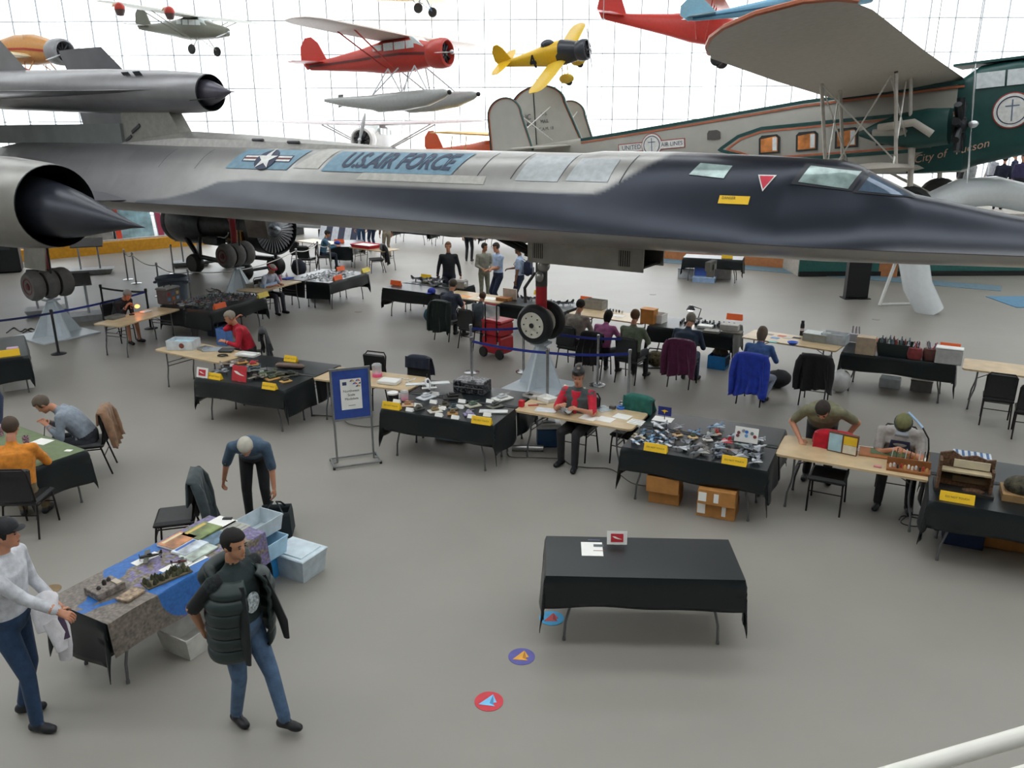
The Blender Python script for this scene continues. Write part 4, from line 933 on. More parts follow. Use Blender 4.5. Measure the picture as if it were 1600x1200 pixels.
    if gear == 'floats':
        fm = mat('float_grey', 'a9acab', .35, .3, .04)
        for sd in (-1, 1):
            fs = [(3.3, -1.72, .03, .04), (3.0, -1.75, .2, .18), (2.2, -1.85, .33, .32), (1.0, -1.9, .36, .37), (-.2, -1.9, .36, .37), (-.5, -1.86, .33, .31), (-2.0, -1.72, .22, .2), (-3.1, -1.58, .08, .07)]
            MB().loft([sring(x, z, w, hh, 3, 20, sd * 1.15) for x, z, w, hh in fine_st(fs)]).build('float', fm, o, .8)
            MB().ell((3.28, sd * 1.15, -1.72), (.1, .1, .1)).build('float_bumper', M_BLACK, o)
            fin_mb([(-3.0, -1.3), (-3.3, -1.3), (-3.35, -1.85), (-3.1, -1.8)], .03).build('water_rudder', fm, o, 0); o.children[-1].location = (0, sd * 1.15, 0)
            for xa, xb in ((1.5, 2.2), (1.5, .9), (-.2, .9), (-.2, -.6), (.5, -.6)): MB().tube([(xa * .8, sd * .4, -.5), (xb, sd * 1.1, -1.58)], .03, 6).build('float_strut', mat('strut_white', 'c9cfd4', .4), o)
    elif gear in ('wheels', 'spats', 'red'):
        for sd in (-1, 1):
            MB().tube([(.9, sd * .35, -.45), (1.0, sd * .95, -1.2)], .035, 6).tube([(.2, sd * .35, -.5), (1.0, sd * .95, -1.2)], .025, 6).build('gear_leg', sm, o)
            wheel(o, 1.0, sd * 1.02, -1.25, .3)
            if gear == 'spats': MB().ell((.9, sd * 1.02, -1.12), (.62, .16, .3)).build('wheel_spat', wm if trim is None else mat('dope_' + trim, trim, .4), o)
    if trim:
        for sd in (-1, 1):
            MB().loft([[(x, sd * (w * 1.0 + .012), z) for z in (zc - .05, zc + .05)] for x, zc, w, hh in fine_st(st)], False).build('stripe', mat('dope_' + trim, trim, .4), o, 0, solid=.01)
    if cables:
        for x, y in ((.6, .5), (.6, -.5), (-2.6, 0)):
            p0 = o.matrix_basis @ Vector((x, y, zw + .05 if x > 0 else .25)); q = o.matrix_basis.inverted() @ Vector((p0.x, p0.y, ZC))
            MB().tube([(x, y, zw + .05 if x > 0 else .25), tuple(q)], .008, 5).build('hanging_cable', M_STEEL, o)
    return o
P = light_plane
P('red cabin floatplane with silver floats hung from the roof', 'floatplane', tuple(A(618, 88, 36)), -28, 3, 0, .98, 'b5352a', 'high', wcol='c8b8b0', gear='floats', trim='5c1a1c', cowl='b5352a', prop_col='d8dcdf', propang=5, span=6.2, strut='b5352a')
P('drab high-wing observation plane hung at upper left', 'observation_plane', tuple(A(300, 45, 40)), -28, -4, 0, .72, '6d6f63', 'high', wcol='b9bbb4', gear='wheels', eng='inline', span=6.5, strut='8a8c84')
o = P('yellow and black racing monoplane with number 4 hung banked', 'racing_plane', tuple(A(868, 84, 30)), -30, 7, 32, .46, 'e0b323', 'low', wcol='d9b43a', tcol='e0b323', gear='spats', cowl='2b3038', span=4.0, chord=1.5, glass_=False, trim=None, slim=1.3, propang=65, prop_col='9aa4ad')
MB().loft([sring(x, z, w * 1.02, hh * 1.02) for x, z, w, hh in fine_st([(2.0, -.1, .42, .44), (1.4, -.05, .52, .55), (.6, .0, .56, .68), (.3, -.1, .55, .5)])]).build('nose_paint', mat('dope_2b3038', '2b3038', .4), o, .8)
MB().ell((-.4, 0, .62), (.6, .25, .28)).build('canopy', mat('canopy_dark', '3a4048', .15), o)
for sd in (-1,): letters('race_number', '4', 1.0, Tr(-1.75, -.425, -.05) @ Rx(90) , M_INK, o, bold=.05)
P('red high-wing monoplane, only its tail and wheel in view', 'monoplane', tuple(A(1100, 45, 33)), -20, -9, 0, .82, 'd2423a', 'para', wcol='d07a5c', gear='wheels', eng='inline', glass_=False, span=4.6, strut='d2423a')
P('pale blue biplane, tail pointing left, at the top edge', 'biplane', tuple(A(1262, 2, 29)), 4, 8, 0, .82, '6fa3c0', 'bi', wcol='9aa0a0', tcol='8ab4c6', gear='wheels', glass_=False, span=4.6, trim='2d5a7a', slim=.62)
P('white monoplane with radial engine facing the camera above the fuselage', 'monoplane', tuple(A(592, 217, 43)), -100, 2, 0, 1.0, 'dcdcda', 'high', wcol='cfc4c8', gear='wheels', glass_=True, span=5.6, propang=75, prop_col='8a8f96', strut='c9c9c9')
P('yellow-winged biplane with red nose behind the fuselage', 'biplane', tuple(A(770, 238, 39)), -35, 0, 0, .8, 'c8582c', 'bi', wcol='e0b85c', gear='wheels', glass_=False, span=5.2, strut='c9a05a')
P('orange and cream biplane hung at the left edge', 'biplane', tuple(A(42, 78, 32)), -25, -2, 0, .78, 'c99050', 'low', wcol='d8c9a0', tcol='c99050', gear='spats', trim='b03a30', cowl='8e8f92', glass_=False, span=4.6)
P('pale yellow biplane hung above the red floatplane', 'biplane', tuple(A(640, -16, 44)), -20, 2, 0, .8, 'd9c08a', 'bi', wcol='e3c987', gear='wheels', glass_=False, span=4.8, strut='5a7fa0')
for i, (px, py) in enumerate(((187, 13), (265, 19))):   # red round lamps hung in front of the drab plane
    q = A(px, py, 34); o = thing('beacon_lamp', ['red round beacon hung left of the drab plane', 'red round beacon hung in front of the drab wing'][i], 'lamp', tuple(q), 0, 'red beacons')
    MB().ell((0, 0, 0), (.2, .2, .22)).build('globe', mat('beacon_red', 'c03a2a', .35), o); MB().lathe([(.2, -.05), (.12, -.26), (.02, -.28)], 16).build('base', mat('beacon_base', '5a4a48', .5), o)
    MB().tube([(-.05, 0, .1), (-.22, 0, .12), (-.3, 0, .05)], [.1, .06, .01], 8).build('fairing', mat('beacon_fairing', 'd9b28a', .5), o); MB().tube([(0, 0, .2), (0, 0, ZC - q.z)], .006, 5).build('hanging_cable', M_STEEL, o)

# ---------------------------------------------------------------- the trimotor airliner
TRI = thing('trimotor_airliner', 'grey and dark green trimotor biplane airliner behind the jet nose', 'airplane', (11.05, 22.3, 0))
PT = 5.0
TRI.matrix_basis = Tr(11.05, 22.3, 4.75) @ Rz(-36) @ Ry(-PT)
gm = mat('trimotor_grey', 'b0aea6', .45, var=.03, scale=3); gr = mat('trimotor_green', '1d4a47', .4, var=.04); orr = mat('trimotor_orange', 'b86a4a', .5); dk = mat('trimotor_dark', '2a3436', .4)
HW = .85
st = [(.9, -.125, HW, 1.125), (-.5, -.12, HW, 1.10), (-3, -.05, HW, 1.0), (-6, .08, .72, .70), (-9, .21, .5, .42), (-12, .31, .2, .19), (-12.8, .32, .1, .13)]
MB().loft([sring(*q, 6, 28) for q in fine_st(st)]).build('fuselage', gm, TRI, .6)
MB().loft([sring(*q, 6, 28) for q in fine_st([(.75, -.11, HW + .006, 1.13), (1.2, .1, HW + .004, 1.2), (2.0, .2, HW, 1.15), (3.2, .15, .8, .95), (4.2, -.08, .55, .62), (4.6, -.08, .4, .47)])]).build('nose_section', gr, TRI, .6)
yS = -HW - .01                          # starboard side
def side_poly(name, pts, m, d=.01, w=None):
    return MB().prism(pts, d, Tr(0, yS + .0, 0) @ Rx(90)).build(name, m, TRI, 0)
def band(name, pts, w, m, d=.012):
    """ribbon along the side through pts (x,z)"""
    b = MB(); pts = [(Vector(p_).lerp(Vector(q_), k_ / 8))[:] for p_, q_ in zip(pts, pts[1:]) for k_ in range(8)] + [pts[-1]]; n = len(pts); V = []
    for i in range(n):
        a = Vector(pts[max(0, i - 1)]); c = Vector(pts[min(n - 1, i + 1)]); t = (c - a).normalized(); nn = Vector((-t.y, t.x)) * w / 2
        for s_ in (1, -1):
            p = Vector(pts[i]) + nn * s_; hw = lerp(-p.x, [(-q[0], q[2]) for q in st])
            V += [(p.x, -hw - .004 - d, p.y), (p.x, -hw + .02, p.y)]
    Fc = []
    for i in range(n - 1):
        o_ = i * 4; Fc += [(o_, o_ + 2, o_ + 6, o_ + 4), (o_, o_ + 4, o_ + 5, o_ + 1), (o_ + 2, o_ + 3, o_ + 7, o_ + 6)]
    return b.add(V, Fc).build(name, m, TRI, 0)
tl = [(x, z + h - .06) for x, z, w, h in fine_st(st)]
band('trim_stripe', [(x, z) for x, z in tl if x > -11], .09, gr); band('trim_stripe', [(x, z - .10) for x, z in tl if x > -11], .05, orr)
zu, zd = .16, -.50
band('trim_stripe', [(.8, zu + .14), (-4.2, zu + .14), (-4.9, zu - .02), (-5.5, -.2), (-4.9, -.38), (-4.3, zd - .12), (.8, zd - .12)], .09, gr)
band('trim_stripe', [(.8, zu + .05), (-4.2, zu + .05), (-4.8, zu - .1), (-5.25, -.2), (-4.8, -.33), (-4.3, zd - .03), (.8, zd - .03)], .05, orr, .014)
wg = mat('cabin_amber', 'd8894a', .3, var=.35, scale=3)  # amber pane colour, uneven in tone
for k in range(4):
    x = -3.95 + k * 1.05
    wfr = MB().prism([(x - .31 + .1 * (q in (0, 3)) * 0, z) if False else (x + dx, z) for dx, z in ((-.3, -.42), (.3, -.42), (.3, .02), (.22, .10), (-.22, .10), (-.3, .02))], .03, Tr(0, yS + .015, 0) @ Rx(90)).build('cabin_window', dk, TRI, 0)
    MB().prism([(x + dx, z) for dx, z in ((-.24, -.37), (.24, -.37), (.24, .0), (.18, .05), (-.24, .0))], .02, Tr(0, yS - .01, 0) @ Rx(90)).build('pane', wg, wfr, 0)
    MB().box((x + .16, yS - .034, -.16), (.12, .01, .36)).build('pane', mat('window_sky', 'e9eef0', .1), wfr, 0)
MB().prism([(-5.85, .12), (-5.45, .12), (-5.45, .32), (-5.55, .38), (-5.8, .38), (-5.85, .3)], .02, Tr(0, -.76, 0) @ Rx(90)).build('rear_window', mat('rear_window', '5a5654', .4), TRI, 0)
hwx = lambda x: lerp(-x, [(-q[0], q[2]) for q in st])
def side_sign(x0, x1, z0, z1, m, nm, d=.012):
    MB().add([(x0, -hwx(x0) - d, z0), (x1, -hwx(x1) - d, z0), (x1, -hwx(x1) - d, z1), (x0, -hwx(x0) - d, z1)], [(0, 1, 2, 3)]).build(nm, m, TRI, 0, solid=.006)
red_b = hexm('a04038', .5)
def side_text(s, x, z, size, m, tilt=0, **k):
    a = math.atan2(hwx(x + .5) - hwx(x - .5), 1.0)
    return letters('lettering', s, size, Tr(x, -hwx(x) - .03, z) @ Rz(-math.degrees(a)) @ Rx(90) @ Rz(tilt), m, TRI, **k)
side_sign(-9.0, -8.0, -.04, .24, red_b, 'name_board'); side_sign(-8.97, -8.03, -.015, .215, wht, 'name_board', .02); side_sign(-7.5, -6.6, -.04, .24, red_b, 'name_board'); side_sign(-7.47, -6.63, -.015, .215, wht, 'name_board', .02)
side_text('UNITED', -8.5, .1, .2, navy); side_text('AIR LINES', -7.05, .1, .175, navy)
def roundel(x, z, r, hw, nm='emblem'):
    e = MB().lathe([(.001, 0), (r, 0), (r, .012), (.001, .012)], 32, Tr(x, -hw - .02, z) @ Rx(90)).build(nm, red_b, TRI)
    MB().lathe([(.001, 0), (r * .93, 0), (r * .93, .012), (.001, .012)], 32, Tr(x, -hw - .034, z) @ Rx(90)).build('emblem_field', wht, e)
    MB().lathe([(r * .72, 0), (r * .78, 0), (r * .78, .008), (r * .72, .008)], 32, Tr(x, -hw - .046, z) @ Rx(90), caps=False).build('emblem_ring', navy, e)
    MB().box((x, -hw - .05, z), (r * .07, .008, r * 1.2)).box((x, -hw - .05, z + r * .25), (r * .7, .008, r * .07)).build('emblem_device', hexm('6a7a90', .5), e, 0)
roundel(-7.75, .12, .36, hwx(-7.75)); roundel(1.95, .16, .42, HW)
# cockpit: window band
for x0, x1 in ((1.15, 1.75), (1.8, 2.4)): MB().box(((x0 + x1) / 2, yS - .01, .92), (x1 - x0, .05, .36)).build('cockpit_window', mat('cockpit_pane', 'dfe6e8', .1), TRI, 0)
MB().box((1.6, 0, 1.36), (2.0, 1.5, .06)).build('cockpit_roof', gr, TRI, 0)
# script name on the nose, over a green panel sweeping back under the wing
MB().prism([(-.35, -1.18), (.95, -1.18), (.95, -.35), (.5, -.42), (-.1, -.75)], .02, Tr(0, yS + .008, 0) @ Rx(90)).build('name_panel', gr, TRI, 0)
side = letters('lettering', 'City of', .27, Tr(.2, yS - .03, -.80) @ Rx(90) @ Rz(9), hexm('e0b8a0', .5), TRI, shear=.3)
letters('lettering', 'Tucson', .27, Tr(1.12, yS - .03, -.64) @ Rx(90) @ Rz(11), hexm('e0b8a0', .5), TRI, shear=.3)
# tail surfaces
def rounded_fin(x0, x1, z0, z1, y, nm, lean=.0, m=gm):
    P_ = []
    for k in range(17):
        a = math.pi * k / 16; P_.append(((x0 + x1) / 2 + lean + (x1 - x0) / 2 * math.cos(a) * .8, z1 - (z1 - z0) * .32 + (z1 - z0) * .32 * math.sin(a)))
    P_ = [(x1, z0)] + P_ + [(x0, z0)]
    f_ = MB().prism(P_, .08, Tr(0, y + .04, 0) @ Rx(90)).build(nm, m, TRI, 0)
    for w_, mm_, ins in ((.05, gr, .0), (.03, orr, .06)):
        cx_ = sum(p[0] for p in P_) / len(P_); cz_ = sum(p[1] for p in P_) / len(P_)
        Q_ = [((p[0] - cx_) * (1 - ins) + cx_, (p[1] - cz_) * (1 - ins) + cz_) for p in P_]
        MB().tube([(p[0], y - .045, p[1]) for p in Q_], w_, 6, flat=.5).build('fin_edge', mm_, f_)
    return f_
rounded_fin(-13.4, -10.6, .4, 2.45, 0, 'fin', -.35); rounded_fin(-13.0, -11.3, .25, 2.0, -2.0, 'outboard_fin', -.2); rounded_fin(-13.0, -11.3, .25, 2.0, 2.0, 'outboard_fin', -.2)
MB().box((-12.5, -.06, 1.4), (.03, .02, 1.8)).build('rudder_hinge', dk, TRI, 0)
for s_, x, z, sz in (('NC', -12.85, 1.45, .26), ('224M', -12.85, 1.2, .24), ('U.S.', -12.1, 1.5, .16), ('MAIL', -12.1, 1.25, .16), ('C.A.M. 18', -12.05, 1.0, .15)): letters('lettering', s_, sz, Tr(x, -.06, z) @ Rx(90), dk, TRI)
for sd in (-1, 1): wing_mb([(0, -10.9, 2.0, .36, .1), (sd * 2.4, -11.1, 1.8, .34, .08), (sd * 3.0, -11.4, 1.0, .34, .04)]).build('tailplane', gm, TRI, .5)
for sd in (-1, 1): MB().tube([(-12, sd * 2.0, .7), (-11.8, sd * .1, 1.7)], .02, 6).tube([(-12, sd * 2, 1.6), (-11.8, sd * .1, .6)], .02, 6).build('brace_wire', wht, TRI)
# wings
cw = mat('wing_fabric', 'c6c0b6', .5, var=.04)
n_kids = set(TRI.children)
for sd in (-1, 1):
    wing_mb([(0, 1.7, 3.0, .92, .3), (sd * 5.5, 1.7, 3.0, 1.15, .3), (sd * 9.2, 1.7, 3.0, 1.30, .26), (sd * 10.0, 1.7, 2.75, 1.33, .2), (sd * 10.7, 1.62, 2.3, 1.35, .14), (sd * 11.2, 1.45, 1.7, 1.36, .09), (sd * 11.55, 1.1, .7, 1.36, .03)], 14).build('upper_wing', cw, TRI, .7)
    for v_ in TRI.children[-1].data.vertices: v_.co.z += v_.co.x * .07 + max(0, abs(v_.co.y) - 3) * .03
    MB().tube([(x_, sd * y_, 1.36 + x_ * .07 + (y_ - 3) * .03 + .02) for x_, y_ in ((-1.3, 9.3), (-1.05, 10.0), (-.68, 10.7), (-.25, 11.2), (.4, 11.58), (1.1, 11.58), (1.47, 11.2), (1.64, 10.7))], .045, 6).build('wing_edge', orr, TRI)
    wing_mb([(sd * .8, 1.0, 1.9, -1.08, .2), (sd * 3.6, 1.0, 1.9, -.95, .2), (sd * 4.4, .9, 1.7, -.92, .14), (sd * 4.75, .4, .9, -.91, .05)], 12).build('lower_wing', cw, TRI, .7)
    for x, y in ((.9, 4.2), (-.7, 4.2), (.9, 2.6), (-.7, 2.6)):
        MB().tube([(x - .1, sd * (y - .9), -.95), (x, sd * y, 1.12)], [.085] * 2, 8, flat=.5).build('wing_strut', mat('strut_pale', 'bcb7ae', .45), TRI)
    for a, b in (((.8, 4.2, 1.05), (-.7, 3.0, -.9)), ((-.7, 4.2, 1.05), (.8, 3.0, -.9)), ((.8, 2.6, 1.0), (.8, 3.6, -.9)), ((.8, 4.2, 1.0), (.8, 1.4, -.9)), ((-.7, 2.6, 1.0), (-.7, 3.6, -.9)), ((-.7, 4.1, 1.0), (-.7, 1.5, -.9))):
        MB().tube([(a[0], sd * a[1], a[2]), (b[0], sd * b[1], b[2])], .02, 5).build('brace_wire', mat('wire_pale', 'd8d6d0', .4, .4), TRI)
    # wing engine
    ye = sd * 2.0
    MB().loft([sring(*q, 2.2, 20, ye) for q in fine_st([(1.7, -.1, .42, .42), (1.2, -.1, .45, .46), (.7, -.1, .38, .42), (.1, -.1, .2, .26), (-.35, -.1, .04, .06)])]).build('engine_nacelle', gr, TRI, .8)
    MB().loft([sring(*q, 2.2, 20, ye - sd * -.0) for q in fine_st([(1.1, -.12, .36, .2), (.7, -.12, .42, .2), (.0, -.1, .25, .1)])]).build('nacelle_panel', gm, TRI, .8)
    rad_engine(TRI, 1.9, -.1, .68, TRI, yc=ye); prop(TRI, 2.15, -.1, 1.35, 88, mat('steel_blade', 'd5d9dc', .25, .7), ye)
    MB().tube([(1.4, ye - .5, -.25), (1.0, ye - .55, .05), (.2, ye - .5, .0)], .09, 10).build('exhaust_pipe', cw, TRI)
    # undercarriage
    MB().tube([(.9, ye, -.5), (.9, ye + sd * .15, -2.0)], .07, 8).build('gear_leg', cw, TRI); MB().tube([(-.6, ye - sd * .8, -1.0), (.9, ye, -2.0)], .04, 8).build('gear_brace', cw, TRI)
    wheel(TRI, .9, ye + sd * .1, -2.0, .55, .14)
for c_ in TRI.children:
    if c_ not in n_kids: c_.location.x -= .9
prop(TRI, 4.8, -.18, 1.35, 60, mat('steel_blade', 'd5d9dc', .25, .7)); rad_engine(TRI, 4.6, -.18, .6, TRI)
Mi = TRI.matrix_basis.inverted()
for x, y in ((.5, 3), (.5, -3), (-10, 0)):
    p0 = TRI.matrix_basis @ Vector((x, y, 1.1 if x > 0 else .0)); MB().tube([(x, y, 1.1 if x > 0 else .0), tuple(Mi @ Vector((p0.x, p0.y, ZC)))], .012, 5).build('hanging_cable', M_STEEL, TRI)

# ---------------------------------------------------------------- raised gallery behind, exhibits on the floor
box_struct('trim_1', (21.5, 36, 1.0), (24, 19, 2.0), mat('gallery_floor', 'b8b2a8', .6))
fx = mat('orange_fascia', 'c98352', .6); tx = mat('teal_fascia', '2f6a64', .5); bx_ = mat('black_fascia', '16181a', .5)
box_struct('trim_2', (21.5, 26.46, .75), (24, .06, 1.3), tx); box_struct('trim_3', (21.5, 26.44, .08), (24, .1, .16), bx_)
w0, w1 = G(1010, 402), G(1400, 434)
d_ = (w1 - w0); ang = math.degrees(math.atan2(d_.y, d_.x)); L_ = d_.length
def along(name, x, y, z, dx, dy, dz, m):
    o_ = MB().box((0, 0, 0), (dx, dy, dz)).build(name, m, None, 0); o_.matrix_basis = Tr(w0) @ Rz(ang) @ Tr(x, y, z); return struct(o_)
along('trim_4', L_ / 2, .1, .22, L_, .12, .44, fx); along('trim_5', L_ / 2, .15, .62, L_, .2, .36, bx_); along('trim_6', L_ / 2 + 1.5, -.45, .006, L_ + 3, .9, .012, mat('blue_carpet', '6c8796', .8))
q = G(1580, 472); o_ = MB().box((q.x + .9, q.y, .008), (2.4, 1.5, .016)).build('rug', mat('blue_rug', '5f8fae', .8), None, 0); tag(o_, 'plain blue rug on the floor at the right edge', 'rug')
# white curved tube sculpture
o = thing('curved_tube', 'thick white curved tube rising from the floor behind the jet nose', 'sculpture', tuple(G(1445, 488)))
MB().tube([(.15, 0, .0), (-.25, .1, .7), (-.45, .2, 1.5), (-.4, .3, 2.2), (0, .4, 2.75), (.7, .5, 3.05), (1.6, .6, 3.1), (2.6, .7, 2.9)], [.34, .36, .37, .38, .38, .38, .38, .36], 20).build('tube', mat('white_shell', 'dfe4e6', .25, var=.02), o, .9)
o = thing('support_frame', 'white slanted support frame beside the curved white tube', 'frame', tuple(G(1380, 477)))
MB().tube([(-.1, 0, 0), (.4, .3, 1.5)], .05, 8).build('post', M_WHITE, o); MB().tube([(1.0, .1, 0), (.5, .3, 1.5)], .05, 8).build('post', M_WHITE, o); MB().tube([(-.1, 0, .02), (1.0, .1, .02)], .04, 8).build('foot_bar', M_WHITE, o); MB().box((.3, .3, 1.55), (.6, .5, .3), bev=.03).build('block', M_WHITE, o)
o = thing('sign_pedestal', 'tall black pedestal panel standing right of centre under the jet', 'pedestal', tuple(G(1336, 466)))
MB().box((0, 0, .012), (.75, .4, .024)).build('base', M_BLACK, o, 0); MB().box((0, 0, .8), (.64, .2, 1.55), bev=.01).build('panel', M_BLACK, o, .3)
# jet engine on its stand
JE = thing('jet_engine', 'dark metal jet engine with bare pipes on a display stand', 'engine', (-9.45, 27.4, 0), -36)
JE.scale = (1.14, 1.08, 1.04)
je = mat('engine_metal', '45474a', .4, .7, .2, 6); X90 = Ry(90)
ZE = 1.58
MB().lathe([(.55, -2.6), (.72, -2.55), (.72, -2.4), (.70, -2.35), (.73, -2.25), (.73, -1.9), (.68, -1.3), (.55, -.9)], 36, Tr(0, 0, ZE) @ X90).build('afterburner_ring', je, JE, .5)
MB().lathe([(.5, -1.2), (.52, .4), (.45, .9), (.5, 1.4), (.6, 1.7)], 32, Tr(0, 0, ZE) @ X90).build('core', mat('engine_core', '2a2a2c', .45, .6, .3, 8), JE, .5)
MB().lathe([(.6, 1.4), (.74, 1.55), (.76, 2.1), (.74, 2.12), (.72, 2.1), (.70, 1.7), (.02, 1.68)], 40, Tr(0, 0, ZE) @ X90, caps=False).build('intake_ring', mat('intake_steel', '26282b', .35, .7), JE, .5)
b = MB()
fan = mat('fan_blade', 'a8aaae', .4, .4)
for k in range(36):
    a = k * math.tau / 36; MB_ = MB().box((1.9, 0, 0), (.02, .46, .05), None); M_ = Tr(0, 0, ZE) @ Rx(math.degrees(a))
    MB().add([M_ @ Vector(p) for p in ((2.0, .22, -.03), (1.94, .22, .02), (1.92, .70, .075), (2.02, .70, -.06))], [(0, 1, 2, 3)]).build('fan_blade', fan, JE, 0, solid=.008)
MB().lathe([(.02, 1.84), (.71, 1.84), (.71, 1.86), (.02, 1.86)], 40, Tr(0, 0, ZE) @ X90).build('fan_disc', mat('fan_disc', '7a7d82', .4, .4), JE)
MB().lathe([(.24, 1.85), (.23, 2.0), (.18, 2.05), (.15, 2.12), (.10, 2.2), (.02, 2.24)], 24, Tr(0, 0, ZE) @ X90).build('spinner', mat('spinner_steel', '9aa0a8', .25, .8), JE, .6)
rnd = random.Random(3)
for k in range(22):
    a0 = rnd.uniform(-2.6, .4); x0 = rnd.uniform(-1.1, .6); r0 = .56; pts = []
    for q in range(5): x0 += rnd.uniform(.05, .3); a0 += rnd.uniform(-.25, .25); pts.append((x0, r0 * math.cos(a0), ZE + r0 * math.sin(a0)))
    MB().tube(pts, rnd.choice((.018, .025, .035)), 6).build('pipe', rnd.choice((M_STEEL, M_DARKMETAL, mat('brass_pipe', '9a6a2a', .35, .8))), JE)
MB().box((1.15, -.5, ZE - .25), (.35, .3, .45), bev=.02).build('gearbox', mat('gearbox_bronze', '9a6a24', .35, .6, .3, 20), JE, .4)
MB().box((.9, -.5, ZE - .5), (.4, .35, .2), bev=.03).box((-.2, -.5, ZE - .45), (.7, .3, .25), bev=.03).build('accessory_box', mat('engine_core', '2a2a2c', .45), JE, .4)
MB().tube([(-1.6, -.5, 1.1), (-1.1, -.5, .55), (-.2, -.5, .5), (1.2, -.5, .55)], .08, 8).build('stand_rail', M_BLACK, JE); MB().tube([(-1.6, .5, 1.1), (-1.1, .5, .55), (-.2, .5, .5), (1.2, .5, .55)], .08, 8).build('stand_rail', M_BLACK, JE)
for x in (-1.15, 1.2):
    MB().tube([(x, -.6, .3), (x, .6, .3)], .05, 8).build('axle', M_DARKMETAL, JE)
    for sd in (-1, 1): wheel(JE, x, sd * .6, .32, .32, .14, M_BLACK); MB().tube([(x, sd * .5, .3), (x, sd * .5, .6)], .05, 8).build('stand_leg', M_BLACK, JE)
for x in (-.9, 1.3): [MB().tube([(x, sd * .55, .55), (x, sd * .5, ZE - .4), (x, sd * .3, ZE - .55)], .05, 8).build('stand_bracket', M_BLACK, JE) for sd in (-1, 1)]
# dark far shape with stencilled number under the fuselage
o = thing('aircraft_panel', 'grey curved aircraft panel with stencilled number behind the spike', 'panel', (-17.6, 33.5, 0), -20)
MB().loft([[(-1.6, -.6, z0), (1.8, -.6, z0 - .25), (2.6, .6, z0 + .25), (-1.6, .6, z0 + .3)] for z0 in (2.35, 2.75)]).build('shell', mat('far_panel', '6f6d70', .45, .2), o, .5); letters('lettering', '0411', .4, Tr(1.0, -.62, 2.5) @ Rx(90) @ Rz(-4), M_INK, o)
MB().tube([(-1, 0, 2.4), (-1, 0, 0)], .06, 8).tube([(1.6, 0, 2.4), (1.6, 0, 0)], .06, 8).build('support_post', M_DARKMETAL, o)
# ---------------------------------------------------------------- things on and under the tables
TZ = .762
CZ = .7585   # top face of a black cloth
def item(name, label, cat, px, py, z=CZ, rz=0, group=None):
    q = G(px, py, z); return thing(name, label, cat, (q.x, q.y, z), rz, group)
def solo(mb, name, m, label, cat, px, py, z=CZ, rz=0, group=None, sm=.5):
    o = mb.build(name, m, None, sm); q = G(px, py, z); o.location = (q.x, q.y, z); o.rotation_euler = (0, 0, RAD(rz)); return tag(o, label, cat, group)
def tent(px, py, rz, label, m=M_YELLOW, w=.30, h=.10, words=True, z=CZ):
    o = item('tent_sign', label, 'sign', px, py, z, rz, 'folded tent signs on the tables')
    MB().prism([(-.045, 0), (.045, 0), (.004, h), (-.004, h)], w, Tr(-w / 2, 0, 0) @ Rz(90) @ Rx(90)).build('card', m, o, 0)
    if words: letters('lettering', 'DO NOT TOUCH', .030, Tr(0, -.0265, h * .5) @ Rx(67), M_INK, o)
def plane_model(kind, cols):
    """tabletop model aircraft, about 0.2 m long"""
    b = MB(); b.mat(0)
    if kind == 'jet':
        b.tube([(-.10, 0, .035), (-.04, 0, .036), (.04, 0, .037), (.09, 0, .034), (.125, 0, .032)], [.012, .016, .016, .010, .001], 8)
        b.mat(1).prism([(.045, 0), (-.07, .085), (-.09, .085), (-.075, 0), (-.09, -.085), (-.07, -.085)], .005, Tr(0, 0, .033)).prism([(-.08, 0), (-.11, .04), (-.12, .04), (-.115, -.04), (-.11, -.04)], .004, Tr(0, 0, .036))
        for y in (-.012, .012): b.prism([(-.06, .045), (-.10, .085), (-.12, .085), (-.11, .045)], .004, Tr(0, y, 0) @ Rx(90))
        b.mat(2).ell((.045, 0, .05), (.025, .008, .01)); lg = ((.07, 0), (-.04, .03), (-.04, -.03))
    elif kind == 'prop':
        b.tube([(-.11, 0, .045), (-.04, 0, .042), (.04, 0, .04), (.085, 0, .038)], [.005, .014, .02, .017], 8)
        b.mat(1).prism([(.05, -.13), (.05, .13), (.01, .135), (-.0, -.135)], .006, Tr(0, 0, .034)).prism([(-.085, -.045), (-.085, .045), (-.11, .045), (-.11, -.045)], .004, Tr(0, 0, .047)).prism([(-.08, .045), (-.10, .085), (-.115, .085), (-.115, .045)], .004, Rx(90))
        b.mat(2).ell((.0, 0, .058), (.025, .009, .012)).box((.09, 0, .038), (.004, .008, .08)); lg = ((.03, .04), (.03, -.04), (-.1, 0))
    else:                               # helicopter
        b.ell((.03, 0, .045), (.05, .022, .026)).tube([(-.01, 0, .05), (-.11, 0, .055)], [.012, .005], 8)
        b.mat(1).box((.02, 0, .085), (.22, .008, .003)).box((.02, 0, .085), (.008, .22, .003)).tube([(.02, 0, .06), (.02, 0, .086)], .004, 6); lg = ((.05, .02), (.05, -.02), (-.0, .0))
    b.mat(2)
    for x, y in lg: b.tube([(x, y, .04), (x, y, .004)], .003, 5).ell((x, y, .008), (.008, .004, .008), None, 8, 4)
    return b.mesh('model_aircraft', [hexm(c, .45) for c in cols] + [M_BLACK], .6)
ORD = ['first', 'second', 'third', 'fourth', 'fifth', 'sixth', 'seventh', 'eighth', 'ninth', 'tenth', 'eleventh', 'twelfth', 'thirteenth']
PM = {}
def model(px, py, kind, c1, c2, rz, label, sc_=1, group='model aircraft on the tables', z=CZ):
    k = (kind, c1, c2)
    if k not in PM: PM[k] = plane_model(kind, (c1, c2))
    o = link('model_aircraft', PM[k]); q = G(px, py, z + .03); o.location = (q.x, q.y, z); o.rotation_euler = (0, 0, RAD(rz)); o.scale = (sc_,) * 3
    return tag(o, label, 'model aircraft', group)
